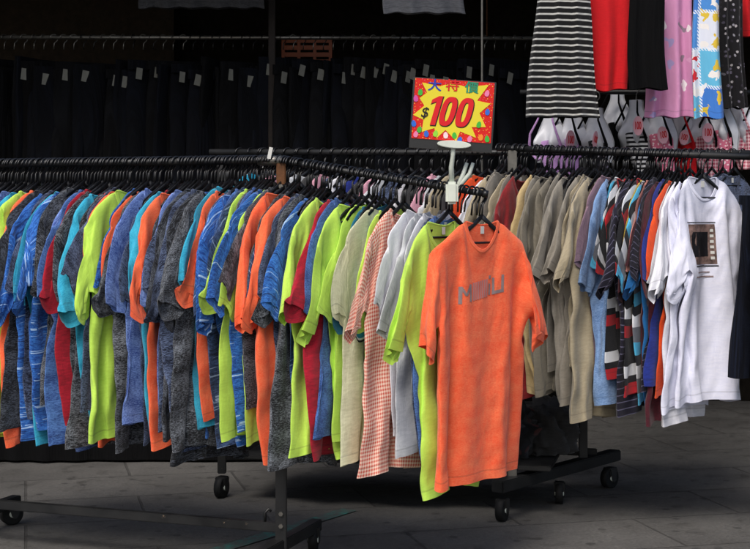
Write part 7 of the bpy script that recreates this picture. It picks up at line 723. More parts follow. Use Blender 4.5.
3,-5,3,1,-2,1,-13,9,4,-1,-2,-420,411,3,0,7,4,-5,2,-3,7,-5,2,0,2,-6,2,-6,1,9,-3,-5,-409,396,15,-8,10,0,4,-10,10,-2,-1,3,-3,-1,0,2,-7,-3,9,-2,4,-422,411,-5,12,2,-1,1,-7,10,-5,4,2,-5,-3,9,-8,-6,3,4,7,-8,-407,390,8,14,-4,0,
-4,5,2,3,-7,5,0,-3,5,-13,6,-4,7,0,0,-412,390,15,2,4,2,-4,2,2,0,-1,0,2,0,-5,4,-12,6,7,-1,-6,-405,387,16,7,-3,3,-5,7,-3,0,3,0,-2,1,-4,-1,1,-4,8,1,-19,-382,377,13,5,8,-2,-10,9,1,-3,4,-4,2,-2,2,-6,1,-3,6,5,-14,-417,423,
-17,-20,15,3,3,3,-10,21,-8,-20,-3,8,11,-11,11,11,6,-27,-9,-4,13,0,21,4,-5,-27,18,-25,10,15,-13,28,-1,-31,5,10,-16,14,-16,34,1,-18,-8,-12,22,-23,13,23,4,-20,3,-24,8,9,-11,32,3,-10,-15,0,-14,0,428,-389,-19,4,-1,-13,9,-3,-15,36,-7,-18,3,11,-13,0,-9,33,
-3,-12,-12,6,5,-6,-24,50,-3,-14,-8,-2,-1,-7,-1,24,12,-10,-23,8,-11,14,-27,47,-6,6,-22,-14,13,-11,-7,42,-11,12,-22,-8,-7,9,-14,23,16,2,-19,-5,-6,-3,8,-17,23,-4,-39,35,-11,10,-16,22,-16,10,-11,12,-14,16,-11,-1,0,4,6,-17,26,-28,20,-9,4,1,4,-16,8,8,-16,18,
-13,8,-19,30,-20,10,-11,12,-19,6,11,-13,20,-16,11,6,-15,8,-8,-7,20,-16,7,1,-1,5,-14,13,-16,14,-7,20,-23,12,-18,-4,31,-16,18,-15,2,-4,-17,23,3,-12,4,7,-12,13,-20,1,17,-4,17,-20,-14,26,-34,21,9,9,-10,-10,6,-19,19,5,-11,13,-14,12,-10,-10,11,-3,22,-4,-9,-22,
11,-1,-3,25,2,-8,-5,-8,-13,15,14,-12,3,0,4,-12,-10,17,-5,21,-3,-5,-24,-5,11,-1,25,1,-9,5,-18,-16,20,10,-5,-8,18,-11,-17,14,-9,13,12,0,-5,-28,3,1,-2,37,-12,13,-17,-12,-12,10,22,-16,9,-6,8,-12,-14,14,8,14,-1,-10,-29,9,-5,1,30,5,2,-7,-19,-16,12,19,
-4,-10,21,-21,5,-16,9,18,12,-8,-22,-14,18,-14,-9,43,-10,17,-8,-15,-23,7,24,-4,-3,1,2,-9,-13,11,27,-1,-6,-34,2,24,-51,37,30,-12,14,-9,-14,-22,4,25,-4,-1,5,-6,-15,8,-6,29,4,-5,-38,4,30,-66,45,28,-8,12,-5,-25,-17,12,21,-9,1,7,-8,-14,12,-13,34,0,-2,-38,
3,33,-71,46,28,-5,5,2,-27,-8,-6,23,6,-8,10,-13,-5,-7,8,24,5,-3,-41,4,37,-82,55,27,-10,15,-6,-27,-10,2,16,6,4,-3,-8,-10,7,-8,30,3,3,-40,-1,24,-62,47,22,5,3,-3,-29,-8,6,11,13,-13,11,-9,-12,-1,7,23,3,4,-41,12,-1,-52,50,23,-2,11,-5,-31,-11,15,
3,9,8,-7,-11,-1,-13,21,21,-8,9,-31,-9,19,-60,49,19,9,4,-7,-30,-8,21,-11,19,3,-9,-3,-7,-10,25,6,5,7,-30,5,-8,-55,57,17,12,2,-12,-26,-8,13,4,11,5,-14,5,-14,-6,32,-8,15,1,-29,6,-7,-62,67,15,8,3,-10,-29,-4,20,-13,17,8,-10,-17,14,-17,29,-1,10,2,
-21,-11,9,-70,65,18,11,-2,-10,-32,5,12,-4,19,-8,4,-18,2,-12,36,-6,15,-8,-6,-21,6,-70,73,14,11,-4,-7,-36,15,-5,13,8,3,-11,-3,-7,-10,37,-9,17,-14,8,-29,8,-74,72,20,6,2,-16,-23,-5,16,0,15,-3,-11,3,-18,7,26,-3,10,-2,-6,-24,6,-73,73,23,5,-2,-17,-21,-1,
7,17,-13,25,-20,-4,-10,1,36,-16,16,0,-12,-18,7,-76,70,27,4,0,-23,-15,-5,10,11,5,3,-8,-10,-3,-6,35,-5,8,0,-14,-13,5,-72,69,20,10,-5,-23,-12,-3,7,10,13,-14,10,-21,-1,2,26,4,-4,9,-18,-12,13,-86,77,22,1,1,-30,-1,-12,11,15,-4,15,-20,2,-13,2,31,-6,10,
-2,-20,6,-1,-88,93,-1,10,3,-36,3,-1,10,-4,19,-6,-5,-11,-10,12,19,3,8,-2,-17,-3,4,-87,86,6,12,-1,-22,-15,0,7,15,-7,14,-8,-21,2,18,-4,20,0,0,-16,4,-5,-85,80,22,-7,9,-25,-15,12,-7,13,9,-2,-2,-20,0,10,16,7,4,-5,-4,-13,6,-57,30,3,-2,11,15,2,
-15,20,-10,42,-62,-3,0,1,33,-20,18,-13,9,45,-72,0,0,-3,16,20,-14,7,6,43,-78,5,-3,-1,5,25,-2,7,-15,72,-92,2,-2,3,-1,16,20,-15,18,44,-83,-1,1,-2,0,20,12,-1,5,52,-84,-5,2,1,-3,29,-6,19,-21,78,-97,2,-2,-2,2,10,30,-21,16,-12,-18,32,-3,-13,-15,11,
19,-16,9,-42,14,38,-3,-6,-24,5,20,-6,9,-54,20,39,-6,0,-14,-14,25,2,6,-78,46,39,-20,8,-14,-5,11,14,-9,-72,46,36,-3,-13,13,-26,9,18,4,-106,74,33,-15,-1,10,-7,-17,27,0,-116,89,33,-14,-7,7,-4,1,7,-1,-117,104,16,-8,4,-8,13,-4,-18,18,-14,2,-12,5,1,8,-5,
-2,-9,23,-22,13,-5,3,-1,2,-8,17,-18,20,-22,11,0,4,-11,7,-4,-2,-20,15,46,-26,-30,29,-12,7,-4,-7,7,0,0,-6,9,-4,2,2,-9,-1,10,1,-4,-20,5,27,5,-36,38,-22,5,-1,-13,12,4,-10,2,11,-12,10,-8,0,-4,15,0,-13,-5,-7,12,13,-5,15,-23,4,3,-13,7,3,10,
-11,0,1,0,3,-16,15,6,5,-18,6,-19,2,18,12,2,-15,-3,5,-17,12,2,7,-11,9,-6,2,-1,-13,19,4,5,-14,-16,4,-6,15,24,-11,-5,-10,6,-17,9,14,-12,9,-5,1,-1,-6,0,12,10,-2,-13,-13,-8,3,16,17,0,-8,-12,7,-17,5,16,-13,16,-14,9,-5,-13,13,12,4,-1,-19,-10,
-7,-1,21,21,-10,6,-19,5,-12,-2,13,-2,8,-6,-2,2,-10,11,10,6,-5,-21,-10,-3,-12,55,2,-10,-18,9,-16,-1,21,-17,11,-3,3,-6,-1,7,15,-1,-9,-23,-6,-23,65,3,-12,-16,11,-19,-3,19,-3,-2,6,-5,-8,11,0,16,-2,-9,-21,-6,-27,64,3,-8,-15,9,-20,-1,20,-13,12,-1,-8,4,
0,4,12,5,-17,-7,-21,-32,81,-3,-13,-8,7,-16,-14,25,-1,-4,5,-5,2,5,-7,23,-2,-16,-5,-18,-42,88,-5,-11,-8,5,-22,2,13,-5,11,-6,-1,9,-14,11,14,2,-22,5,-26,-37,78,4,-14,-6,5,-23,1,12,2,-2,9,-8,-1,4,7,10,-4,-3,-20,-13,-41,85,-3,-9,-7,4,-21,-4,14,3,
4,-4,0,-1,5,5,12,-8,-3,-19,-10,-41,77,5,-11,-6,3,-22,-4,18,-2,4,0,-1,-2,5,6,11,-12,5,-22,-12,-41,83,-7,-2,-10,8,-27,1,9,6,4,-3,2,-2,-2,15,9,-16,6,-20,-11,-53,96,-9,-1,-2,-12,-12,-7,18,-9,7,11,-7,-1,9,-5,15,-10,2,-21,-8,-51,90,-5,-3,-5,-2,
-24,4,7,1,14,-17,20,-16,16,-5,13,-9,-1,-17,-11,-52,89,3,-10,0,-8,-23,10,0,3,9,6,-11,11,-9,13,8,-14,5,-17,-15,-52,95,-5,-7,6,-22,-10,11,-10,10,12,-6,-1,2,9,-3,14,-14,-4,-9,-11,-60,94,0,-4,-3,-17,-11,8,0,5,6,0,2,-1,7,-2,11,-3,-21,3,-11,-72,112,
-16,10,-13,-14,-9,-1,14,-5,11,0,-3,3,5,3,1,7,-23,-5,-5,-62,90,6,-6,-7,-20,4,-10,17,-3,7,-2,2,3,3,1,9,-3,-23,1,-4,-72,101,3,-16,9,-25,-10,11,7,1,10,-14,9,4,-1,5,1,6,-21,-11,2,-67,100,-12,10,-14,-21,1,5,10,-5,8,-4,7,-6,11,-1,7,-1,-24,
4,-9,-73,108,-3,-12,-2,-16,-8,9,10,-4,9,-1,-2,1,3,6,2,2,-21,5,-27,-50,96,2,-13,-11,-3,-13,10,8,1,1,5,-8,14,-10,13,-6,8,-11,-16,-12,-45,57,-3,6,-5,3,6,1,54,-64,-4,5,9,-11,13,-17,76,-69,-1,-2,2,11,-14,-2,79,-66,-8,-3,2,5,-9,-4,90,-71,-4,-16,
9,-7,9,-11,99,-78,-4,-19,2,10,-5,5,82,-66,-9,-17,1,12,-13,0,93,-61,-14,-17,1,-6,13,-3,-22,45,5,-1,2,-12,-14,2,-41,61,4,-5,0,1,-7,-9,-61,74,3,4,-5,-3,7,-26,-53,70,7,3,-2,-2,-4,-4,-86,99,-11,8,-3,3,-10,9,-90,83,9,-8,11,-13,11,-15,-71,72,15,-12,
12,2,-15,15,-115,116,-14,-2,13,2,3,-14,-119,134,0,-28,28,-4,-13,14,-12,12,-13,15,-16,16,-17,19,-84,92,-73,74,-61,56,-43,42,-35,39,-34,36,-25,24,2,-8,-45,40,-38,37,-32,28,-29,30,-31,33,-40,50,-59,57,-48,41,-1,-2,1,2,-1,-1,-61,27,13,8,7,8,12,24,-56,-3,1,1,-4,-2,
6,-10,27,2,-2,3,0,0,-2,-57,25,12,8,7,8,10,25,-56,-2,2,1,-2,-3,2,-10,31,-4,3,2,-2,4,-6,-53,24,12,8,5,9,8,26,-56,1,0,1,0,-5,3,-15,35,-2,0,3,-1,1,-5,-49,22,11,7,7,7,8,25,-53,0,1,0,-1,-1,0,-16,35,-2,1,1,4,-6,1,-50,23,
10,5,10,2,11,24,-52,1,0,-1,1,-2,1,-18,36,-2,3,-1,1,-3,1,-49,23,9,7,5,8,7,21,-47,0,0,0,0,-3,2,-20,40,-4,2,1,-1,-1,-1,-45,20,10,6,6,4,10,20,-46,0,1,-1,-1,-2,5,-29,48,-4,-1,2,-2,1,-2,-44,21,8,6,5,6,8,19,-45,3,-2,1,-5,
4,2,-16,25,3,3,0,-1,0,-1,-43,21,8,5,5,5,7,20,-43,1,1,-2,-1,0,5,-20,27,3,2,0,1,-3,1,-41,20,8,4,5,4,8,17,-39,1,-1,0,-2,1,5,-21,26,3,3,0,0,-2,0,-37,17,9,2,7,3,6,18,-38,1,0,1,-5,2,8,-27,29,3,2,1,0,-3,1,-36,
18,6,4,5,4,6,15,-34,1,-1,1,-3,0,11,-34,32,4,3,-1,0,-2,0,-32,15,7,3,5,3,7,14,-34,2,0,1,-5,7,1,-31,33,4,2,0,0,-3,1,-30,13,7,4,3,5,4,15,-33,3,-1,1,-1,-2,9,-35,34,4,0,3,-2,-1,-1,-27,12,6,5,1,5,4,14,-29,0,0,2,
-1,1,2,-34,37,3,1,1,-2,-1,-1,-24,11,6,4,1,4,5,12,-27,0,2,0,-2,3,0,-32,36,2,2,0,-1,-2,1,-24,11,6,3,2,2,5,10,-23,0,0,2,0,-3,4,-34,38,1,2,0,-2,-2,2,-22,10,5,3,2,1,5,9,-20,-1,2,-1,2,-3,2,-33,38,0,3,-1,-1,-2,2,
-21,10,5,2,0,4,4,6,-16,-1,1,-2,5,-5,3,-35,38,2,1,1,-3,-1,0,-16,8,4,2,0,4,2,7,-15,0,0,1,-1,-1,2,-35,38,2,1,0,-3,0,0,-14,8,0,5,0,1,4,5,-13,0,1,0,-1,0,1,-35,37,4,-1,1,-3,-1,0,-10,5,2,2,1,1,2,5,-10,0,0,
1,-3,2,1,-37,38,3,1,0,-5,1,0,-9,5,2,0,3,0,1,4,-7,-2,2,0,-2,1,1,-38,40,3,1,-5,0,-1,1,-8,6,0,2,-1,1,1,4,-6,-1,1,0,-1,0,1,-38,43,1,-4,-2,1,-1,0,-4,3,0,2,0,-1,2,1,-3,0,0,0,0,-1,1,-37,43,-3,0,-4,1,0,
-1,0,1,-1,2,0,-1,0,3,-3,0,0,1,-2,2,-2,-36,43,-2,-3,-3,3,-3,3,-2,2,-1,1,0,-1,-1,2,-2,3,-2,1,1,-3,1,605,-617,-4,3,-9,-1,0,-1,1,-3,178,-165,1,-1,-2,-7,0,1,-1,3,149,-141,-3,3,1,-10,2,-4,-1,4,136,-126,-4,5,-2,-4,-4,0,0,0,112,
-101,-4,6,-8,3,-5,2,-4,7,84,-84,2,0,2,-2,-6,3,-4,6,69,-71,6,-1,-1,2,-7,-1,5,1,48,-49,2,3,-1,-2,0,1,-2,-4,264,-237,-43,8,-3,2,-2,6,-9,4,147,-108,-44,11,-6,3,-4,3,2,-5,137,-100,-39,14,-9,-2,4,-4,4,3,111,-81,-39,14,-1,-10,0,0,8,-1,98,
-73,-31,10,-1,-5,-3,-1,6,9,69,-53,-29,9,0,-4,-4,-1,10,0,58,-40,-27,11,1,-5,-7,0,12,-2,43,-29,-20,8,-3,4,-7,2,-5,12,300,-320,56,-23,-3,4,-3,1,4,-39,44,-46,49,-49,51,-50,51,-51,52,-51,54,-55,35,-19,0,-2,2,-4,0,-1,-1,2,39,-14,-3,2,0,-1,-19,4,2,
2,2,2,2,6,-21,0,1,1,-2,-1,-1,-7,7,35,-13,-1,2,-1,-1,-17,3,2,2,3,0,3,5,-19,-1,2,0,-1,2,-6,-9,13,27,-7,-2,0,2,-3,-16,5,-1,4,1,1,2,5,-16,-3,3,0,-3,5,-5,-17,19,26,-9,1,-1,1,-3,-14,3,1,3,1,2,0,5,-15,-1,0,3,-3,-2,
4,-23,21,26,-9,0,0,1,-3,-14,3,2,1,2,1,2,3,-14,-1,2,1,-3,0,0,-21,20,27,-9,1,-2,2,-3,-14,3,2,1,3,-1,3,3,-14,0,1,2,-4,-3,5,-25,22,29,-12,2,-1,-1,-1,-13,3,0,3,1,0,3,2,-12,0,1,-2,0,-3,-1,-15,34,2,0,-2,1,-2,-13,3,0,
3,1,1,1,3,-12,1,0,-1,-5,0,-20,39,1,-1,0,1,-2,-14,4,1,2,1,1,1,3,-12,2,-1,-1,-3,-2,-20,38,1,0,-1,2,-3,-13,4,2,1,1,1,1,3,-12,2,0,-2,0,-6,-19,37,1,0,1,0,-2,-13,4,3,-1,2,1,1,3,-12,3,-1,-2,1,-3,-28,43,-1,1,0,1,
-3,-11,4,0,3,-1,2,1,2,-10,2,0,-2,0,-3,-27,40,1,1,0,0,-3,-9,3,1,1,1,0,2,2,-9,1,0,0,-4,0,-28,40,0,2,0,-1,-2,-9,3,1,1,1,1,0,3,-9,2,-1,-2,0,-1,-29,39,2,0,0,0,-2,-10,5,0,1,1,0,2,1,-7,2,-3,1,-2,-1,-29,39,
1,1,-1,2,-4,-8,3,1,2,-1,2,0,2,-6,1,-3,1,-1,-1,-32,41,1,1,0,-1,-3,-6,2,2,-1,3,-1,1,3,-8,2,-2,1,-3,1,-33,41,1,0,-1,1,-3,-5,1,2,0,1,1,-1,4,-8,3,-2,-1,-1,-1,-31,39,2,0,-1,-1,0,-6,2,0,1,1,0,2,0,-4,1,-3,1,
-1,-2,-32,41,0,0,1,-3,1,-6,2,0,2,0,0,1,1,-4,2,-2,-2,0,-1,-34,42,0,0,-1,-1,0,-4,1,1,0,1,0,1,1,-4,2,-1,-3,0,0,-35,42,-2,3,-2,-2,1,-4,2,-1,1,1,0,1,1,-3,0,1,-3,-1,-1,-33,40,1,-1,-1,-1,1,-4,2,-1,2,0,0,0,2,
-3,2,-1,-4,1,-1,-35,42,-2,1,-1,-2,2,-4,2,0,1,-1,1,1,0,-1,0,1,-4,-1,1,-36,42,-3,2,-2,0,-1,-1,1,0,1,-1,1,0,2,-2,1,0,-4,2,-4,-34,41,1,-4,1,-1,0,-1,2,-2,3,-2,1,0,1,-1,1,0,-2,1,-6,-33,41,0,-2,-2,2,-2,0,2,-1,1,
0,-1,2,-1,1,0,0,0,-3,-2,591,-603,-7,6,-6,-1,-2,-2,151,-140,-1,-2,0,-1,-4,7,119,-118,4,-7,3,1,-5,3,106,-102,-2,2,-8,6,0,3,85,-84,-1,3,-9,3,0,5,72,-73,1,0,-1,-3,-2,15,45,-54,3,-4,0,0,6,-3,37,-32,-4,-1,-3,5,-2,8,254,-264,-9,0,-1,-6,
4,0,132,-119,-4,-8,0,3,-6,-1,129,-112,-3,-6,-2,-3,4,-3,104,-87,-1,-10,-2,-2,-2,3,94,-84,4,-7,-6,1,-1,-2,78,-62,-3,2,-9,-4,4,-6,65,-45,-8,5,-10,1,-6,9,41,-37,-2,6,-11,1,11,-18,
  ],
  [
-168,180,-28,11,34,-54,47,-24,21,-23,24,-20,18,-19,19,-18,24,-30,31,-26,20,-16,16,-15,17,-21,21,-15,12,-24,25,-21,27,-32,26,-19,15,-14,19,-20,14,-14,1,12,-13,13,-375,374,-15,18,-1,2,0,-2,11,-7,5,-2,-1,0,-7,14,-10,-3,-3,6,-1,0,-20,-327,328,18,2,-6,-1,9,-10,17,-7,4,
-7,2,5,0,-12,6,0,-1,-6,4,1,3,-369,365,0,3,-12,6,8,-12,18,-11,7,4,-7,4,-11,12,-16,16,-7,-10,8,0,2,-347,344,1,-2,-11,14,1,-8,14,-5,4,-1,-1,-1,3,-5,-1,-8,11,-9,5,-3,15,-358,348,0,-6,-13,19,3,-19,27,-5,-10,9,2,-5,0,1,-1,-17,14,-2,-5,11,
-1,-339,339,-7,1,-19,20,9,-16,16,-4,-1,3,0,0,-3,5,-6,-14,7,1,5,5,0,-347,347,-3,-5,-21,17,15,-8,3,-3,2,3,0,-3,6,-4,-2,-14,6,0,14,-7,-3,-338,345,-1,-5,-27,18,19,-12,7,-1,-2,5,-3,7,-10,10,-6,-23,20,-5,5,7,-2,-347,337,13,-24,-12,23,13,-17,14,-6,
11,-13,9,-4,3,0,2,-32,23,2,-6,13,-3,-341,342,-1,-29,2,22,7,-18,19,-9,8,-4,0,1,6,-8,7,-26,2,23,-17,13,2,-336,342,-13,-23,4,22,0,-10,12,2,-4,4,-5,3,1,5,-5,-24,6,17,-8,12,-14,-312,330,-19,-16,7,21,-16,8,11,1,-13,15,-11,4,-2,8,-5,-20,-4,22,6,
-8,-23,-280,316,-29,-6,6,25,-22,9,5,9,-14,15,-14,7,-5,10,-2,-22,-7,19,5,4,-13,-307,325,-27,-7,16,14,-25,17,6,-10,8,7,-9,-5,9,2,3,-23,-10,16,7,12,-18,-310,324,-26,0,14,8,-21,15,5,-4,4,2,-4,-4,12,-6,4,-11,-21,11,20,-2,-6,-312,321,-28,12,4,8,-22,21,-2,
1,-3,11,-11,4,-2,12,-8,-7,-21,6,22,-1,-1,-317,320,-24,17,-3,4,-20,19,8,-9,5,2,-2,-2,2,8,-7,-3,-22,0,22,4,-3,-314,320,-25,10,13,-13,-11,21,1,-11,13,2,-3,-8,6,0,4,-1,-23,-5,16,14,-2,-320,322,-22,4,19,-25,6,16,-8,-5,14,-5,11,-19,8,1,6,-4,-17,-10,
9,23,-7,-314,316,-11,-4,17,-22,1,19,-9,1,7,5,-2,-11,5,7,-2,-4,-10,-13,5,18,4,-312,310,-15,9,8,-22,4,17,-3,-14,19,0,-5,4,-13,15,-6,7,-14,-16,4,22,-5,-306,309,-15,14,1,-18,5,18,-5,-20,25,2,-12,6,-8,7,4,-2,-8,-16,12,-6,18,-311,300,4,9,-18,5,-5,17,
3,-29,26,2,-4,0,-6,-2,13,-4,-7,-15,9,-5,18,-309,301,-1,12,-22,1,15,3,-3,-23,30,-2,-4,2,-5,-9,16,0,-15,9,-12,-8,18,-297,295,-1,9,-1,-30,34,-4,-21,10,13,1,-3,2,-12,2,6,8,-18,2,4,-8,-1,-286,290,14,3,-19,-11,26,1,-30,13,16,0,6,-16,6,-6,1,10,0,
-17,-4,8,-11,-274,293,6,-1,-22,2,15,6,-33,15,19,-4,7,-13,-4,0,6,3,6,-26,6,-1,-9,-292,306,-4,-17,17,-3,7,-9,-4,7,-21,22,5,-31,34,-8,-6,3,3,-9,3,13,-25,0,9,12,1,-7,-1,10,-14,15,-18,-14,11,12,0,2,12,-21,15,0,-21,-6,1,21,-11,19,-5,-1,10,-17,-15,
5,-12,15,16,-7,8,-5,11,-8,-21,5,-15,13,7,24,-25,15,2,-1,-17,-7,-4,20,-24,21,1,17,366,-374,-31,37,-24,5,5,-7,10,7,-24,20,-28,37,-16,-6,-2,13,-6,-9,12,-7,-2,22,-6,-21,1,5,4,5,-12,24,-28,24,1,-20,-1,-1,13,-1,-18,24,-9,6,9,-23,-3,8,10,-14,-4,19,-8,
9,5,-17,-14,22,-3,-16,7,16,-6,11,-7,-10,-15,12,5,4,-8,0,20,-2,-16,11,-27,12,6,-17,-349,359,9,5,6,4,-1,2,-1,-14,16,-20,23,-20,19,-20,20,-22,26,-28,25,-22,19,-3,1,1,-5,-8,6,0,-339,337,-6,6,0,-5,16,-1,2,-2,-1,8,-7,-2,4,-2,1,-7,2,-2,-9,10,-16,
-296,285,26,-2,-3,-3,15,-3,0,4,3,-8,8,-5,2,-7,6,-11,8,-7,4,-17,19,-322,309,10,-8,-8,18,4,1,-9,11,1,-5,3,-1,2,-10,7,-11,8,-9,6,4,-25,-281,279,38,-31,0,20,1,1,-6,10,-2,-2,1,2,-3,-11,14,-12,3,1,-11,15,-3,-314,277,57,-44,9,21,-4,2,-7,10,-1,
-2,0,5,-7,-8,11,-9,-4,10,-9,8,5,-324,289,39,-39,23,8,-1,4,-10,12,0,-1,-1,1,-2,-12,14,-10,-7,16,-15,11,4,-324,295,35,-40,15,21,-6,7,-16,15,2,-1,-2,-1,1,-15,15,-18,5,18,-14,1,4,-319,311,-25,17,22,-11,13,-18,19,-2,-1,-3,0,4,-17,11,-19,21,1,-7,3,-317,
306,-19,22,15,-11,9,-14,15,0,3,-5,-3,3,-14,12,-20,15,12,-7,0,-331,316,-8,20,2,-6,12,-18,17,1,-2,-2,6,-8,-14,16,-21,14,12,-7,4,-324,286,28,3,3,-7,11,-14,14,0,2,-1,0,-8,-13,21,-23,7,15,2,-3,-324,298,11,13,-1,-9,12,-15,19,-5,5,0,-6,-6,-9,19,-22,0,
21,3,-1,-332,309,8,12,-6,-7,13,-17,23,-4,-5,9,-4,-24,17,5,-17,-6,26,-3,2,-326,304,13,3,-5,2,4,-14,22,-5,0,1,3,-19,1,15,-13,-14,23,2,-1,-310,293,16,-7,2,4,-3,-9,20,-3,4,-7,3,-15,-3,20,-24,4,15,1,1,-315,298,13,-10,14,-6,-7,4,10,1,2,-5,1,-11,
-9,22,-19,-3,12,9,4,-319,300,9,-10,9,4,-14,14,-4,6,4,-5,3,-10,-15,24,-13,-13,18,12,-5,-311,303,-10,15,-9,11,-15,10,8,0,-2,1,-6,1,-21,29,-25,3,11,5,2,-304,296,-8,10,-3,10,-20,11,10,-3,3,-1,-6,3,-22,24,-8,-16,9,16,4,-303,273,17,-5,6,15,-29,12,11,-7,
11,-3,0,-20,0,12,-1,-10,-9,26,0,-299,277,14,-3,8,3,-20,9,10,1,0,3,-4,-20,7,10,-2,-13,-9,25,4,-300,284,7,-6,12,1,-19,6,18,-4,1,-1,0,-17,0,12,0,-17,-5,24,3,-300,291,-6,7,5,2,-15,1,15,0,1,-5,3,-13,6,-7,14,-27,3,23,0,-296,287,0,7,-4,7,
-23,17,13,-10,7,-7,-8,10,-17,12,8,-21,-16,30,8,-305,296,0,-1,2,1,-19,26,-3,1,-1,-1,-17,17,-4,-7,3,6,-34,22,18,-298,290,-5,9,-4,-12,12,-2,12,-10,9,-5,-16,2,18,-4,2,-30,0,22,-2,-283,289,-1,-5,-2,4,-8,13,6,-3,-6,5,-3,-17,10,9,6,-17,-23,19,2,-264,257,
11,-21,17,-16,9,10,-18,17,-10,-2,-8,20,-13,9,-12,21,-22,2,9,-15,24,-18,9,10,-11,-15,3,3,16,-10,3,16,-16,-7,-7,-1,9,2,18,-7,5,-28,15,-14,12,-1,4,12,-2,-18,-7,15,-10,-2,12,13,2,-21,-5,-5,12,-10,375,-382,24,-18,17,15,-16,4,-7,-21,8,31,-11,-14,29,-11,-24,-7,
5,19,14,-7,-16,19,-23,-4,-2,9,25,-1,-26,13,7,-30,5,-4,33,4,-7,-15,10,-27,-2,9,33,-18,17,-2,-26,-10,7,-10,35,-12,19,-2,-34,15,-19,1,24,4,13,-7,14,-24,22,1,-45,32,-6,15,-16,14,-14,14,-16,18,-18,18,-25,21,-2,-9,11,-6,10,-12,3,5,-14,23,-24,12,-10,18,-20,20,
-16,12,-9,6,-7,8,-9,32,-48,31,-19,25,-41,20,0,3,4,2,7,-23,8,13,-8,3,4,-11,-15,18,8,-3,-16,9,2,-1,8,-17,0,13,-4,13,3,-14,-19,17,10,-8,8,-13,9,-16,-3,26,-5,-7,-16,24,-21,14,-14,17,-7,11,11,-7,-16,-12,11,20,-12,0,-3,-3,-12,6,24,-14,10,-27,12,11,
-23,9,-3,17,9,1,-4,-19,-11,10,17,-4,5,-12,-11,6,-9,27,0,-2,-25,2,21,-11,-28,30,12,6,0,-4,-20,-11,9,19,6,-10,-10,-8,4,-6,23,9,-6,-23,-5,17,6,-43,29,19,6,1,-3,-24,-12,9,25,-1,-3,-17,-6,2,0,19,10,-1,-34,7,17,-9,-40,43,5,11,3,-1,-20,-18,0,33,
-1,0,-24,-3,9,-12,27,15,-12,-28,2,24,-15,-45,47,9,12,0,3,-18,-24,-2,34,5,-4,-28,6,-8,10,22,3,-2,-36,12,13,11,-95,103,-26,25,-4,0,-20,-21,4,36,-11,11,-34,0,10,-8,29,5,-2,-28,-8,24,10,-94,94,-10,15,2,-4,-34,-1,0,33,-5,3,-30,-2,11,-11,30,4,6,-24,-21,
38,-9,-84,78,21,-1,0,-4,-34,-5,15,23,1,-7,-26,1,0,6,13,22,-6,-12,-25,11,29,-103,83,17,1,4,-15,-36,10,13,20,2,-14,-22,4,-3,7,11,23,-7,-3,-26,0,33,-100,79,23,-3,0,-15,-28,0,32,0,10,-18,-19,6,-7,10,8,24,-4,-4,-23,-8,40,-98,72,22,2,1,-31,-13,0,27,
15,-7,-15,-18,0,8,-2,13,19,0,3,-34,6,25,-93,75,21,-3,2,-30,-15,3,30,8,2,-21,-16,-3,11,-3,7,25,0,4,-21,-13,28,-90,75,19,2,-8,-27,-16,11,34,-7,11,-27,-14,4,-1,16,-13,32,1,3,-13,-19,27,-92,79,19,-6,1,-40,0,6,30,9,-11,-20,-5,-9,4,13,-6,26,5,1,
-5,-23,25,-94,80,19,-4,-9,-32,-1,9,31,1,-4,-25,0,-9,5,2,3,23,7,1,-1,-22,18,-93,88,10,-2,-15,-31,3,16,27,0,-7,-26,6,-13,3,6,2,20,10,2,0,-16,6,-89,89,9,2,-30,-16,-2,18,28,1,-16,-16,-2,-8,0,13,-8,23,16,-7,4,-4,-7,-84,90,3,0,-35,-7,-1,23,
20,4,-19,-11,-10,2,-8,13,-2,19,11,5,-1,-6,-4,-82,86,4,-4,-35,-5,0,31,9,5,-19,-10,-5,-2,-6,1,13,10,20,-5,5,-1,-7,-88,99,-10,-7,-35,5,0,37,-13,22,-30,7,-20,5,-6,-5,19,5,20,4,-7,5,-6,-76,80,1,-23,-23,4,3,24,7,11,-25,1,-22,13,-10,-5,20,-2,27,
-4,8,-2,-7,-70,72,2,-35,3,-13,18,-3,36,-5,-25,1,-13,4,-10,1,6,20,15,1,0,-2,3,-72,71,-18,2,-30,4,6,15,21,-2,-25,3,0,-20,5,-3,3,30,-3,13,0,0,-1,-61,56,-6,-13,-18,-4,7,16,23,0,-22,-5,-1,-11,-1,-8,12,26,-2,12,1,1,0,-3,-38,-4,4,4,-3,18,
-19,30,-16,97,-114,-1,9,3,-4,-10,23,-5,21,72,-105,1,-1,-2,3,5,-4,27,-11,99,-118,-2,10,-8,-2,2,8,13,9,87,-117,-1,8,-2,-6,-2,21,-16,25,104,-133,3,-2,12,-11,1,-4,15,28,83,-125,1,0,11,-9,-1,14,-10,30,88,-123,-4,6,2,-4,14,-14,26,-10,75,-58,-44,12,6,14,11,
-16,19,-5,-3,13,-59,26,-8,30,-15,20,-6,8,-8,8,-54,26,-8,12,12,8,0,8,-10,5,-48,14,1,4,30,-11,12,3,-12,6,-50,17,2,0,25,9,2,-8,4,1,-52,17,1,0,22,16,1,-7,-2,5,-54,22,-5,-3,28,16,-2,2,-12,12,-64,27,-5,1,22,19,-1,-7,-27,23,-26,6,12,0,-2,
-1,-16,28,-17,6,3,0,-1,-3,4,0,-4,6,-7,-1,3,-2,6,-3,0,-10,23,-3,-31,28,-17,1,4,22,-21,4,-5,-6,19,-8,9,-15,9,-12,4,15,-11,-14,26,-16,19,-38,32,-29,16,22,-5,-17,9,-21,17,1,7,-4,-3,-4,-11,8,19,-8,-20,7,20,-9,-36,43,-30,33,2,-5,-13,5,-19,18,-3,
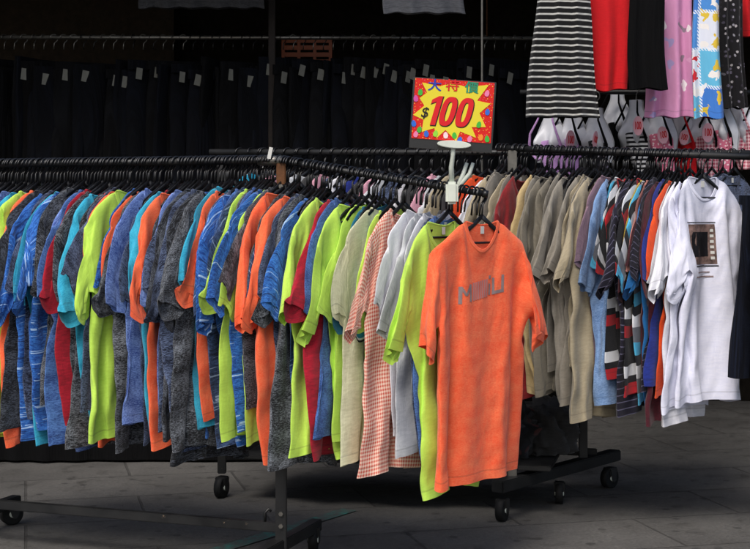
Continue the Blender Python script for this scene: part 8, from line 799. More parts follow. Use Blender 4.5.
16,-14,2,-8,-14,18,16,-2,-27,2,16,9,-59,57,-12,16,3,-15,0,-1,-19,18,0,7,1,-10,-4,-11,12,18,2,-21,-15,16,19,-59,43,12,5,3,-17,7,-12,-15,19,-2,14,-7,-8,-3,-15,19,15,6,-25,-12,14,3,-40,40,18,-1,1,-19,13,-15,-16,18,5,2,3,-13,-1,-17,22,16,4,-22,-15,6,
21,-51,24,50,-25,10,-15,15,-22,-14,15,5,7,-1,-16,4,-21,30,17,-5,-18,-15,0,24,-67,79,-2,4,-18,14,-16,-22,15,8,4,2,-23,10,-21,38,10,-15,-2,-26,11,-50,83,-2,-5,-10,14,-22,-25,27,0,3,8,-22,0,-16,38,11,-9,-8,-14,-4,-58,96,-4,-6,-10,16,-27,-17,14,18,-6,6,-19,-5,
-12,38,10,-2,-17,-7,-7,-58,92,-4,-1,-10,15,-30,-19,25,4,1,8,-20,-9,-7,33,15,-6,-10,-13,0,-73,105,-8,-4,-2,8,-32,-13,16,17,3,-12,-1,-19,-5,34,12,-1,-10,-20,12,-79,100,-1,-7,4,-3,-30,-7,24,-7,13,-3,-13,-15,-1,31,15,-3,-17,8,-17,-73,102,-2,-7,9,-7,-36,-1,20,1,
12,-6,-14,-14,-1,25,22,-1,-13,-2,-27,-46,92,-13,5,0,-3,-33,-6,15,20,-10,9,-22,-11,-2,26,20,1,-7,-11,-16,-57,91,-9,11,-12,6,-39,-2,12,20,2,-9,-16,-7,-4,23,23,3,-10,-8,-15,-60,89,-5,10,-12,1,-37,7,-1,27,-2,-2,-22,-4,-3,16,28,-2,2,-23,5,-75,92,3,-8,5,-11,
-35,8,6,24,-4,-5,-18,-6,0,10,34,-6,6,-21,1,-73,93,-2,-11,17,-30,-18,-2,16,16,5,-14,-21,6,-9,12,34,-2,2,-24,9,-71,88,-8,3,-6,-13,-20,-4,20,15,-9,4,-15,-12,-9,18,28,7,0,-16,-4,-65,82,4,-4,-18,5,-33,4,20,10,3,-18,3,-18,-2,6,32,9,-3,-9,-5,-69,90,
-10,7,-18,-7,-26,8,17,10,-7,9,-26,-1,-10,10,27,15,-5,-5,-10,-61,77,0,-4,-4,-22,-14,0,32,-6,-7,17,-25,-16,10,-4,31,15,-5,-8,2,-63,71,-4,-2,1,-31,-8,7,12,9,-3,14,-34,-1,-7,7,31,7,0,-3,-11,-44,55,3,-1,-5,-31,-5,16,-1,-1,27,-9,-33,12,-8,-5,37,3,-4,
13,-25,-24,40,3,-5,5,-41,6,-4,14,18,-10,12,-38,4,15,-6,-2,35,-4,0,1,-55,55,-4,3,0,-41,0,7,12,9,12,-13,-24,-2,3,7,9,25,-6,8,-5,-7,-30,3,1,6,-4,3,-2,104,-108,-1,-1,5,4,-4,3,105,-110,-3,1,-1,7,3,-5,110,-113,-3,6,-3,1,3,-5,122,-119,-6,-2,
11,-2,-5,3,128,-133,2,2,-4,6,-7,1,140,-134,-2,-5,7,-9,2,2,138,-136,11,-18,5,3,-5,3,97,-72,-20,11,-12,11,-7,14,31,-30,-16,7,-9,7,2,-2,48,-39,-13,-10,29,-20,-2,12,29,-9,-31,-4,18,-7,-7,0,52,-27,-26,-1,4,15,-21,11,46,-39,-2,-15,6,-10,25,-20,58,-32,-25,6,
-5,-10,15,17,15,-3,-27,-6,-10,2,18,14,-146,161,-2,-24,25,-14,25,-14,-6,3,-2,2,0,-1,-2,4,-68,82,-71,73,-62,61,-50,49,-44,45,-36,29,-13,23,0,-18,-31,30,-31,31,-34,39,-42,44,-44,28,-19,38,-49,47,-50,44,9,0,-3,-4,3,-4,-60,26,11,9,8,6,11,28,-63,-1,0,-2,2,0,
-3,-5,39,-4,5,-5,-1,1,-2,-59,26,11,8,6,9,10,27,-63,0,2,-4,2,2,1,-11,33,3,0,-1,-1,0,-2,-55,23,12,7,6,7,14,22,-59,-2,2,0,0,2,0,-12,38,-4,1,-2,2,-1,1,-56,23,12,6,6,7,12,22,-56,-1,0,0,0,2,1,-11,32,0,2,-4,3,-1,-3,-47,19,
11,6,5,9,9,22,-53,-2,1,0,-2,3,2,-14,36,-4,4,-3,-1,3,-3,-47,20,9,6,5,8,10,19,-49,-3,1,-2,2,2,0,-15,37,0,1,-4,1,1,-1,-46,18,9,7,4,8,6,24,-51,-2,0,1,-1,3,1,-19,43,-3,-1,0,-2,2,0,-46,18,9,6,5,5,9,19,-47,-1,-1,-1,3,
0,4,-1,5,15,-4,3,-1,-1,3,-45,17,7,8,3,7,6,19,-44,-1,-3,3,-1,2,3,-2,8,10,0,1,0,-1,1,-41,16,8,4,6,5,7,17,-42,0,-2,0,0,6,-4,-1,15,1,3,2,-1,0,2,-42,17,8,4,4,6,6,16,-38,-4,1,0,0,6,-4,-5,18,0,5,0,0,2,-3,-38,
18,6,3,6,4,7,13,-34,-4,0,1,0,4,2,-15,21,4,3,-1,1,0,0,-36,15,6,4,4,4,7,13,-33,-4,1,1,0,1,8,-21,21,7,1,1,-1,0,1,-35,15,6,2,6,3,6,12,-31,-2,-1,0,3,-2,9,-21,21,7,0,1,0,0,0,-31,12,6,3,5,3,4,12,-27,-4,-1,1,
1,1,6,-20,21,7,0,0,1,0,-2,-27,12,4,3,5,1,6,10,-24,-4,-1,0,1,1,6,-20,21,7,0,0,0,0,-1,-25,11,3,3,4,3,4,9,-22,-3,-2,1,0,2,4,-19,22,5,1,-1,0,1,-1,-23,9,4,3,2,4,2,11,-22,-3,-1,-1,2,1,4,-19,22,5,1,-2,1,1,-3,
-19,9,2,3,2,3,3,9,-20,-2,-1,-2,2,1,4,-19,22,5,1,-3,2,0,-2,-17,7,3,2,2,2,4,6,-16,-2,-2,-1,1,2,3,-20,24,4,-1,-1,2,-1,-1,-14,4,3,2,2,2,3,5,-13,-3,-2,0,0,2,3,-20,24,4,-2,0,2,-1,-2,-11,3,2,2,2,2,1,7,-14,-1,-3,
1,0,1,2,-19,26,1,-2,2,-2,2,-2,-9,1,3,1,2,1,2,5,-12,-1,-2,0,1,1,0,-17,25,0,-1,1,0,-1,2,-12,4,1,1,2,1,1,4,-10,0,-1,-2,1,-1,3,-18,25,-1,3,-1,-5,5,-1,-9,0,4,0,2,0,2,2,-5,-5,1,-1,-1,3,-1,-17,25,1,2,-8,2,4,
-2,-7,1,2,1,0,2,-1,1,-1,-5,1,-2,0,0,3,-20,26,3,-3,-5,1,5,-2,-5,0,1,1,1,-1,0,2,-2,-3,0,-1,-1,1,3,598,-612,2,1,-8,1,-5,5,-4,-6,174,-163,9,1,-14,3,9,-13,-2,6,141,-134,3,-1,-2,-3,-3,-1,-2,0,125,-113,2,-1,-3,0,-2,-6,0,0,105,
-94,2,-2,-1,-2,3,-12,8,-6,88,-78,3,-1,1,-4,-2,3,-9,7,59,-57,6,-4,5,-6,-1,3,-11,5,47,-45,8,-4,2,10,-18,20,-30,8,260,-230,-50,26,-13,-5,4,-3,4,-1,148,-115,-38,17,-5,-9,1,6,-7,5,127,-94,-41,15,3,-11,-2,3,-2,2,118,-91,-33,17,1,-12,4,-6,9,4,74,
-54,-33,10,6,-10,-3,3,12,-16,77,-48,-31,14,2,-9,-1,8,1,-7,52,-31,-22,8,-3,1,-5,8,-2,5,20,-13,-13,4,-6,4,-7,9,2,7,264,-287,51,-16,-2,4,-7,0,1,-38,44,-46,49,-49,51,-51,53,-53,54,-53,55,-56,36,-23,-2,2,-4,-2,5,0,3,-1,41,-9,-5,0,-2,-1,-22,4,4,
1,2,1,3,4,-21,-1,-2,0,0,-3,10,-6,-1,49,-18,-3,0,-1,-1,-19,2,4,2,1,0,5,2,-19,-2,-1,-1,2,-1,0,6,-7,47,-21,3,-2,-1,0,-19,2,4,1,2,2,1,4,-18,-2,-2,0,1,2,-5,11,-9,41,-16,1,-1,1,-2,-18,3,3,2,1,1,2,4,-19,0,-2,0,0,3,
0,-2,-1,37,-13,1,0,-1,-1,-18,4,2,1,2,1,2,3,-17,-2,2,-3,-3,8,-1,-6,4,33,-8,-3,0,0,-2,-16,3,2,1,2,1,2,3,-17,-2,1,-1,-3,9,-5,-5,7,29,-7,-2,0,0,-1,-18,5,1,2,0,2,1,4,-18,2,-3,0,-1,1,4,2,9,9,-1,-1,2,-3,-15,2,2,
2,1,0,2,4,-18,1,-2,0,-2,5,-4,17,7,-1,0,1,-3,-14,3,1,2,1,0,1,6,-19,2,-2,-1,2,0,-5,20,4,0,0,2,-4,-12,2,2,0,2,0,1,5,-16,-1,0,-2,2,1,-6,21,1,2,0,1,-4,-10,1,2,0,1,2,0,5,-16,-1,1,-1,-1,4,-10,23,1,1,1,0,
-3,-10,1,2,0,2,0,2,2,-13,-1,0,0,-2,3,-8,21,2,1,0,1,-3,-11,3,1,0,2,0,3,0,-12,0,-1,1,-1,0,-8,22,2,0,1,0,-3,-9,2,1,1,0,1,2,2,-12,-1,-1,1,1,0,-14,27,0,2,-1,0,-3,-7,2,-1,2,0,1,2,1,-10,-2,0,0,1,2,-17,27,
1,2,-2,1,-3,-7,2,0,0,1,1,2,0,-8,-2,-1,1,0,2,-17,26,3,0,-1,0,-2,-7,2,0,0,2,-1,3,0,-7,-3,0,-1,2,1,-17,26,3,-1,0,-2,1,-7,0,1,0,2,0,0,2,-6,-3,-1,0,1,1,-17,27,1,-1,0,0,-2,-4,-1,1,1,0,1,0,2,-6,-3,-1,1,
0,2,-17,26,-1,2,-3,2,-2,-4,-1,2,-1,1,2,-2,3,-6,-1,-2,-1,2,0,-15,24,0,1,-2,0,1,-5,-1,2,0,-1,2,0,1,-3,-4,-1,1,0,0,-15,24,-1,1,0,-2,0,-2,-1,1,1,-1,-1,2,1,-3,-3,-2,1,-1,2,-15,22,1,-1,1,-3,1,-2,-1,1,1,-1,0,1,0,
-2,-2,-2,0,0,1,-15,21,1,0,0,-2,2,-4,2,-2,2,-2,3,-3,2,-2,-2,1,-4,1,0,-13,20,0,1,0,-3,3,-4,2,0,-2,1,2,-4,5,-6,1,1,-4,0,1,-16,22,0,0,1,-2,1,-1,-1,0,-1,0,4,-1,-4,4,0,-10,2,4,-1,-20,24,2,-2,2,-3,2,-1,-1,0,1,
-4,7,-2,0,1,-7,0,-3,3,3,583,-599,0,0,-5,2,-4,3,132,-128,0,1,-1,-4,0,-1,122,-114,0,-2,-1,-1,-1,1,105,-99,-1,0,-3,0,-1,1,89,-83,-1,1,-5,2,-1,-1,72,-66,1,-2,-1,-1,2,1,50,-49,-1,1,-3,4,0,-1,36,-32,-6,5,-3,1,0,2,263,-271,-8,1,-1,3,
-5,-5,145,-128,-8,3,-4,-3,10,-7,116,-109,-3,2,-1,-2,-2,-2,104,-92,-4,-3,5,-3,-4,-2,93,-80,-7,2,0,3,0,-12,80,-69,0,-2,7,-6,3,7,27,-28,-11,3,0,4,2,9,5,-11,-8,-1,2,4,6,4,
  ],
]
NX, NZ, JA, NS = 22, 28, 9, 8
def flat(side, i, j):                    # the cut of the cloth laid flat: where a body vertex lies on the pattern
    u = -1+2*i/NX; a = abs(u); v = j/NZ; va = JA/NZ
    if a >= .34: t = (a-.34)/.66; x0 = .082+.143*t; z0 = -.062*t
    else: x0 = .082*a/.34; z0 = -(.10 if side == 'F' else .022)*math.sqrt(max(0, 1-(a/.34)**2))
    if v <= va: sx = .225+.037*(v/va)**1.6; sz = -.062-.223*v/va; x = x0*(1-v/va)+sx*a*v/va
    else: sx = .262-.008*(v-va)/(1-va); sz = -.285-.455*(v-va)/(1-va); x = sx*a
    return math.copysign(x, u), (z0+(-.74-z0)*v)*(1-a**3)+sz*a**3
def topo():
    ids = {}; keys = []
    def U(i): return -1+2*i/NX
    def key(side, i, j):
        if j == 0 and abs(U(i)) >= .34-1e-6: side = 'S'
        if (i == 0 or i == NX) and j >= JA: side = 'S'
        return ('b', side, i, j)
    def skey(side, s, k, j):
        if k == 0: return key(side, 0 if s < 0 else NX, j)
        if j == 0 or j == JA: side = 'S'
        return ('s', side, s, k, j)
    def vid(k):
        if k not in ids: ids[k] = len(keys); keys.append(k)
        return ids[k]
    faces = []; part = []; fuv = []
    for side in 'FB':
        for j in range(NZ):
            for i in range(NX):
                f = [(i, j), (i+1, j), (i+1, j+1), (i, j+1)]
                if side == 'F': f = f[::-1]
                faces.append([vid(key(side, a, b)) for a, b in f]); part.append(0)
                fuv.append([(flat(side, a, b)[0]+(0 if side == 'F' else 1.3), flat(side, a, b)[1]) for a, b in f])
        for s in (-1, 1):
            for k in range(NS):
                for j in range(JA):
                    f = [(k, j), (k+1, j), (k+1, j+1), (k, j+1)]
                    if (side == 'F') == (s > 0): f = f[::-1]
                    faces.append([vid(skey(side, s, a, b)) for a, b in f]); part.append(1 if s < 0 else 2)
                    fuv.append([(3+s+.024*b*(1 if side == 'F' else -1), -.74+(NS-a)*.0255) for a, b in f])
    return keys, faces, part, fuv, ids, key
KEYS, FACES, PART, FUV, IDS, KEYF = topo()
def decode(s):                   # second differences of x, then y, then z, in millimetres
    return np.cumsum(np.cumsum(np.array(s).reshape(3, -1), 1), 1).T/1000.0
NECK = [i for i in range(NX+1) if abs(-1+2*i/NX) < .34+1/NX]
NECK = list(range(min(i for i in range(NX+1) if abs(-1+2*i/NX) < .34)-1, max(i for i in range(NX+1) if abs(-1+2*i/NX) < .34)+2))
def shirt_meshes(co, lv=2):
    out = []
    for pt in range(3):
        fs = [f for f, p in zip(FACES, PART) if p == pt]; us = [u for u, p in zip(FUV, PART) if p == pt]
        used = sorted({v for f in fs for v in f}); mp = {v: n for n, v in enumerate(used)}
        me = bpy.data.meshes.new('body' if pt == 0 else 'sleeve'); me.from_pydata(co[used].tolist(), [], [[mp[v] for v in f] for f in fs])
        l = me.uv_layers.new(name='UVMap'); l.data.foreach_set('uv', np.array(us, np.float32).ravel())
        r = bake(me, lv); r.name = me.name; out.append(r)
    loop = [IDS[KEYF('F', i, 0)] for i in NECK]+[IDS[KEYF('B', i, 0)] for i in NECK[::-1][1:-1]]
    ring = [Vector(co[v]) for v in loop]; c = sum(ring, Vector())/len(ring)
    inner = []
    for p in ring: q = p.lerp(c, .17); q.z = p.z*.88+c.z*.12+.004; inner.append(q)
    mid = [p.lerp(q, .5)+Vector((0, (p.y-c.y)*.06, .0025)) for p, q in zip(ring, inner)]
    mb = MB(); mb.quadgrid([ring, mid, inner], True); me = mb.mesh('collar')
    n = len(ring); set_uv(me, [(i*.02, -.1-.009*r) for r in range(3) for i in range(n)])
    r = bake(me, 1, .0028); r.name = 'collar'; out.append(r)
    bi = IDS[KEYF('B', NX//2, 0)]; bp = Vector(co[bi])
    lab = MB().box((0, 0, 0), (.015, .0012, .021)).mesh('neck_label'); lab.transform(Matrix.Translation(bp+Vector((0, -.004, -.013)))); out.append(lab)
    return out
COS = [decode(s) for s in SHIRT_DATA]
for co in COS:                 # room for the hanger inside the shoulders
    for n, k in enumerate(KEYS):
        if k[0] == 'b' and abs(-1+2*k[2]/NX) >= .28 and k[3] <= 7:
            f = 1-k[3]/8
            if k[1] == 'S': co[n, 2] += .006*f
            else: co[n, 1] += (-.011 if k[1] == 'F' else .011)*f
SHIRTS = [shirt_meshes(co, 1) for co in COS]
FARR = np.array(FACES); SIDE = np.array([{'F': 0, 'B': 1, 'S': 2}[k[1]] for k in KEYS])
EDG = np.array(sorted({tuple(sorted((f[i], f[(i+1) % 4]))) for f in FACES for i in range(4)}))
FSIDE = np.array([0 if any(SIDE[v] == 0 for v in f) else 1 for f in FACES])
class Stack:
    """cloth pressed against the cloth hung before it: a height field across the row, swept from left to right"""
    CELL = .014
    def __init__(s, th): s.e = np.array((math.sin(th), math.cos(th), 0)); s.n = np.array((math.cos(th), -math.sin(th), 0)); s.H = np.full((260, 110), -9.0)
    def cell(s, p): return np.clip(((p @ s.e-3.0)/s.CELL).astype(int), 0, 259), np.clip((p[:, 2]-.1)/s.CELL, 0, 109).astype(int)
    def splat(s, w, side):
        f = w[FARR[FSIDE == side]]; pts = []
        for i in range(4):
            for j in range(4):
                a, b = (i+.5)/4, (j+.5)/4; pts.append(f[:, 0]*(1-a)*(1-b)+f[:, 1]*a*(1-b)+f[:, 2]*a*b+f[:, 3]*(1-a)*b)
        p = np.concatenate(pts); np.maximum.at(s.H, s.cell(p), p @ s.n)
    def press(s, co, M4, cap=.055, eps=.0022):
        w = co @ M4[:3, :3].T+M4[:3, 3]; w0 = w.copy()
        for side in (1, 0):
            sel = (SIDE == side) if side == 0 else (SIDE != 0)
            h = s.H[s.cell(w)]; need = np.where(sel, np.clip(h+eps-w @ s.n, 0, cap), 0)
            for _ in range(3):
                total = np.zeros(len(w)); count = np.zeros(len(w))
                for a, b in ((0, 1), (1, 0)): np.add.at(total, EDG[:, a], need[EDG[:, b]]); np.add.at(count, EDG[:, a], 1)
                need = np.maximum(need, np.where(sel | (SIDE == 2), total/count, 0))
            w = w+need[:, None]*s.n; s.splat(w, side)
        inv = np.linalg.inv(M4); return w @ inv[:3, :3].T+inv[:3, 3]

# ------------------------------------------------------------------ clothes hangers
def hanger_meshes():
    hook = MB(); pts = [(0, 0, -.078), (0, 0, -.05)]
    for a in range(-60, 200, 20): pts.append((.021*math.cos(rad(a)), 0, .021*math.sin(rad(a))-.0195))
    pts[1] = (.003, 0, -.046); hook.tube(pts, .0028, 7)
    bar = MB()
    for s in (-1, 1):
        bar.tube([(0, 0, -.078), (s*.03, 0, -.098), (s*.06, 0, -.116), (s*.09, 0, -.136), (s*.11, 0, -.156)], [.0075, .0075, .007, .0065, .005], 8)
    bar.tube([(-.105, 0, -.152), (.105, 0, -.152)], .0035, 6)
    h = hook.mesh('hook', True); b = bar.mesh('hanger_arms', True); b.transform(Matrix.Diagonal((1, .36, 1, 1))); return h, b
HOOK_ME, BAR_ME = hanger_meshes()
def hanger(loc, yaw, scale, label, group, mat='plasticblack', full=True, tilt=0):
    root = mobj('clothes_hanger', BAR_ME, mat) if full else mobj('clothes_hanger', HOOK_ME, mat)
    root.location = loc; root.rotation_euler = (tilt, 0, yaw); root.scale = (scale,)*3
    if full: mobj('hook', HOOK_ME, mat if mat == 'plasticblack' else 'steel', root)
    return tag(root, label, 'hanger', group)
NECK_DROP = .082                       # hook top to shirt neck, before scaling
KB = np.array([k[0] == 'b' for k in KEYS]); KS = np.array([0 if k[0] == 'b' else k[2] for k in KEYS]); KT = np.array([0 if k[0] == 'b' else k[3]/NS for k in KEYS]); KV = np.array([k[3]/NZ if k[0] == 'b' else 0 for k in KEYS])
def vary(co, rn, prom):
    co = co.copy(); u = rn.uniform; x, y, z = co.T
    L, N, S, ph = u(.93, 1.06), u(0, .22), u(-.035, .035), [u(0, 6.28) for _ in range(8)]
    for s in (-1, 1):
        m = KS == s; armhole = np.array([s*.2, 0, -.13]); co[m] = armhole+(co[m]-armhole)*np.array([.9, .6, .88]); c = co[m].copy(); shoulder = np.array([s*.2, 0, -.13]); t = KT[m]; a = -s*np.radians(u(-12, 9) if prom else u(-14, 4))*t; q = c-shoulder
        co[m, 0] = shoulder[0]+q[:, 0]*np.cos(a)+q[:, 2]*np.sin(a); co[m, 2] = shoulder[2]-q[:, 0]*np.sin(a)+q[:, 2]*np.cos(a)
        co[m, 1] += u(-.06, .06)*t**1.6+.012*np.sin(25*c[:, 2]+ph[0]+s)*t
        co[m, 2] -= u(-.015, .02)*t
    low = KB & (KV > .25); v = np.clip((KV-.25)/.75, 0, 1)
    co[:, 0] = np.where(KB, (co[:, 0])*(1-N*v**.7)+S*v**2, co[:, 0]); co[:, 2] = np.where(low, -.2+(co[:, 2]+.2)*L, co[:, 2])
    w = np.where(KB, np.clip(KV*2.2, 0, 1), .8*KT)
    co[:, 1] += w*(.020*np.sin(9*co[:, 0]*(1+.5*math.sin(ph[1]))+3*co[:, 2]+ph[2])+.009*np.sin(31*co[:, 0]+14*co[:, 2]+ph[3])+.008*np.sin(23*co[:, 2]-17*co[:, 0]+ph[4])+.005*np.sin(52*co[:, 2]+29*co[:, 0]+ph[5]))
    return co
def shirt(loc, yaw, scale, mat, var, squash=.55, mirror=False, push=0, wide=1.0, swing=0, stack=None, lv=2, co=None, roll=0):
    l = Vector(loc)+Vector((math.cos(yaw)*push, math.sin(yaw)*push, -NECK_DROP*scale))
    r = empty('t_shirt', l, yaw); r.scale = ((-1 if mirror else 1)*scale*wide, scale*squash, scale); r.rotation_euler.x = swing; r.rotation_euler.y = roll
    me = SHIRTS[var]
    if stack:
        M4 = np.array(Matrix.Translation(l) @ r.rotation_euler.to_matrix().to_4x4() @ Matrix.Diagonal(tuple(r.scale)+(1,)))
        me = shirt_meshes(stack.press(COS[var] if co is None else co, M4), lv)
    mobj('body', me[0], mat, r); mobj('sleeve', me[1], mat, r); mobj('sleeve', me[2], mat, r); mobj('collar', me[3], mat, r)
    mobj('neck_label', me[4], 'tagwhite', r)
    return r

# ------------------------------------------------------------------ setting
def sheet(name, corners, mat, kind='structure'):
    me = bpy.data.meshes.new(name); me.from_pydata([tuple(c) for c in corners], [], [tuple(range(len(corners)))]); return tag(mobj(name, me, mat), kind=kind)
sheet('ground', [(-60, -30, 0), (60, -30, 0), (60, 80, 0), (-60, 80, 0)], 'ground')
a, b = Vector((-.62, 4.72, .004)), Vector((-.10, 5.50, .004)); n = Vector((b.y-a.y, -(b.x-a.x), 0)).normalized()*.035
sheet('painted_line', [a-n, a+n, b+n, b-n], 'paint')

# ------------------------------------------------------------------ the stall behind: canopy, back cloth, jeans
ST = empty('stall_backdrop', (0, 8.7, 0)); tag(ST, 'dark canvas cloth closing the back and sides of the stall', 'backdrop')
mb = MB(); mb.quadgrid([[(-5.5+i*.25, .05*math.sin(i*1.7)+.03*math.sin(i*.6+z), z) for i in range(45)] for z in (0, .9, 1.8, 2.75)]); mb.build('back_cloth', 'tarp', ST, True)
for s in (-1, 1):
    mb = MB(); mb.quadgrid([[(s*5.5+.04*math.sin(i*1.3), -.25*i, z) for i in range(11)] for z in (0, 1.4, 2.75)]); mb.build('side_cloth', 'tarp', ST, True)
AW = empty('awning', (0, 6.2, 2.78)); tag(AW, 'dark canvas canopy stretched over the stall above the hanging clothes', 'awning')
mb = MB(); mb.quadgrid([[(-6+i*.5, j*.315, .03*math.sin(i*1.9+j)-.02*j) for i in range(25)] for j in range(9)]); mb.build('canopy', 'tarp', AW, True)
for px, Y in ((272, 7.3),):
    p = P(px, 0, Y); o = MB().box((0, 0, 1.38), (.035, .035, 2.76)).build('support_pole', 'polebrown', None, bevel=.003); o.location = (p.x, p.y, 0); tag(o, 'dark brown square pole rising in front of the jeans', 'pole')
p = P(482, 0, 6.5); o = MB().tube([(0, 0, 0), (0, 0, 2.75)], .005, 8).build('thin_pole', 'dimsteel', None, True); o.location = (p.x, p.y, 0); tag(o, 'thin grey metal pole rising behind the red price sign', 'pole')
pw = P(-40, 0, 8.5); o = MB().box((0, 0, 1.3), (1.7, .03, 2.6)).build('plywood_board', 'brownwall'); o.location = (pw.x+.45, pw.y, 0); tag(o, 'brown plywood board leaning behind the jeans at far left', 'board')

def rail_thing(a, b, label, mat='steel', ropes=(.08, .92), r=.011):
    R = empty('hanging_rail', a); tag(R, label, 'rail'); MB().tube([(0, 0, 0), Vector(b)-Vector(a)], r, 12).build('bar', mat, R, True)
    for t in ropes:
        q = Vector(b)*t+Vector(a)*(1-t)-Vector(a); MB().tube([q, q+Vector((0, 0, 2.74-a[2]))], .004, 6).build('rope', 'rust', R, True)
    return R
JA0, JA1 = P(-60, 37, 7.5), P(535, 38, 7.4)
rail_thing(JA0, JA1, 'worn steel rail across the back carrying the dark jeans')

def trousers_meshes(seed, L=.98):
    rn = random.Random(seed); legs = MB()
    for s in (-1, 1):
        rows = []; ph = rn.uniform(0, 6); n = 18; NR = 16
        for j in range(NR+1):
            v = j/NR; w = lerp(.098, .118, min(1, v*5)) if v < .25 else lerp(.118, .086, (v-.25)/.75); t = lerp(.022, .034, min(1, v*3))
            cx = s*lerp(.092, .098+.012*v, v)+.012*math.sin(ph+v*5); cy = .018*math.sin(ph*2+v*4)
            rows.append([(cx+w*math.cos(a), cy+t*math.sin(a)*(1+.3*math.sin(3*a+ph+v*3)), -L*v) for a in (2*math.pi*i/n for i in range(n))])
        legs.quadgrid(rows, True)
    me = legs.mesh('legs', True); set_uv(me, [(v[0]+v[1]*2, -.72*(-v[2]/L)) for v in legs.v])
    wb = MB(); n = 26; wb.quadgrid([[(.195*math.cos(a), .027*math.sin(a), z) for a in (2*math.pi*i/n for i in range(n))] for z in (-.045, -.04, .0, .004)], True)
    w = wb.mesh('waistband', True); set_uv(w, [(v[0], v[2]) for v in wb.v])
    tg = MB().box((-.15, -.034, -.06), (.034, .0015, .058), Matrix.Rotation(rad(9), 3, 'Y')).mesh('paper_tag')
    pt = MB().box((.10, -.0295, -.022), (.06, .002, .04)).mesh('leather_patch')
    return me, w, tg, pt
TR = [trousers_meshes(k) for k in range(4)]
def trousers(loc, yaw, mat, var, tagged, label, group, sc=1.0, patch=False, name='jeans', cat='jeans'):
    r = empty(name, loc, yaw); r.scale = (sc,)*3; tag(r, label, cat, group)
    mobj('legs', TR[var][0], mat, r); mobj('waistband', TR[var][1], mat, r)
    if tagged: mobj('paper_tag', TR[var][2], 'dimtag', r).rotation_euler.y = RND.uniform(-.06, .1)
    if patch: mobj('leather_patch', TR[var][3], 'leather', r)
    return r
JT = 0; TAGPX = (12, 52, 78, 92, 118, 150, 165, 186, 208, 226, 258, 276, 300, 326, 344, 362, 380, 400, 420, 440, 460, 488, 505, 527)
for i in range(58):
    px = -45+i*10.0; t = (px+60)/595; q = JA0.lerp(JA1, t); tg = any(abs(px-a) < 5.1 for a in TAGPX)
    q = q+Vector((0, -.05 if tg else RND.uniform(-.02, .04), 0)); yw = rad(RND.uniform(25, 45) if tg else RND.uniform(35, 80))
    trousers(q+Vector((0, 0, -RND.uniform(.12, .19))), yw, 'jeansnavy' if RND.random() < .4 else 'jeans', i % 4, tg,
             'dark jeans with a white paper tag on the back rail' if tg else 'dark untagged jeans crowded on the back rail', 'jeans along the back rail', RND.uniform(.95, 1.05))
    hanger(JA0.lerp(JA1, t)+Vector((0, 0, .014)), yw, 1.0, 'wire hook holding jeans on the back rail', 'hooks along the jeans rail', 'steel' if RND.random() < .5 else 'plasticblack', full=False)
CR = empty('crate', P(308, 66, 8.1)); tag(CR, 'orange plastic crate with slatted sides behind the jeans', 'crate')
for z in (.01, .05, .09, .13): MB().box((0, -.14, z), (.28, .012, .025)).build('slat', 'crate', CR, bevel=.002)
for x in (-.134, -.045, .045, .134): MB().box((x, -.1395, .07), (.018, .016, .15)).build('rib', 'crate', CR, bevel=.002)
for s in (-1, 1): MB().box((s*.134, 0, .07), (.012, .26, .14)).build('side_panel', 'crate', CR, bevel=.002)
MB().box((0, 0, -.004), (.28, .28, .008)).build('bottom_panel', 'crate', CR)
q = P(308, 66, 8.1); SF = empty('shelf', (q.x, q.y, 0)); tag(SF, 'dark plywood shelf on two uprights holding the orange crate', 'shelf')
MB().box((0, 0, q.z-.02), (1.1, .36, .022)).build('board', 'brownwall', SF)
for s in (-1, 1): MB().box((s*.5, 0, (q.z-.03)/2), (.04, .34, q.z-.032)).build('upright', 'brownwall', SF)

# ------------------------------------------------------------------ garments hung high on the right
def drape(name, x0t, x1t, x0b, x1b, pt, pb, Y, mat, folds=4, depth=.05, seed=0, label='', cat='skirt', group=None, sag=0, thick=.03, part='panel', pleat=0):
    rn = random.Random(seed); n = 72; NR = 22; p0 = P((x0t+x1t)/2, pt, Y); p1 = P((x0b+x1b)/2, pb, Y); k = Y/F
    rows = []; uvs = []; ph = rn.uniform(0, 6); H = p0.z-p1.z
    for j in range(NR+1):
        v = j/NR; w = lerp((x1t-x0t), (x1b-x0b), v)*k/2; cx = (p1.x-p0.x)*v; row = []
        for i in range(n):
            a = 2*math.pi*i/n; u = math.cos(a); sy = math.sin(a); fold = depth*lerp(.25, 1, v)*(math.sin(folds*math.pi*u+ph)+.45*math.sin(folds*1.73*math.pi*u+2*ph))*.5
            if pleat:
                q = (u*pleat*.5+.37) % 1.0; fold = depth*lerp(.2, 1, v)*(q/.82 if q < .82 else (1-q)/.18)*.6+.2*fold
            x = cx+w*u+.010*math.sin(v*5+ph)*v; y = (thick*sy)+fold
            z = -H*v+(.001 if pleat else .006)*math.sin(folds*math.pi*u+ph)*v-sag*(1-u*u)*v
            row.append((x, y, z)); uvs.append((u*w*1.25+(0 if sy <= 0 else 2), -.74-z-H if False else (-.74+(H*(1-v)))))
        rows.append(row)
    mb = MB(); mb.quadgrid(rows, True); me = mb.mesh(name, True); set_uv(me, uvs)
    r = empty(name, p0); tag(r, label, cat, group); mobj(part, me, mat, r)
    wb = MB(); w = (x1t-x0t)*k/2; wb.quadgrid([[(w*1.01*math.cos(a), (thick+.004+depth*.2)*math.sin(a), z) for a in (2*math.pi*i/28 for i in range(28))] for z in (-.01, .03)], True)
    wm = wb.mesh('waistband', True); set_uv(wm, [(q[0], q[2]) for q in wb.v]); mobj('waistband', wm, mat, r)
    return r
D0, D1 = P(500, -38, 6.0), P(800, -38, 6.05)
rail_thing(D0, D1, 'steel rail high above the right rack carrying skirts and pyjamas')
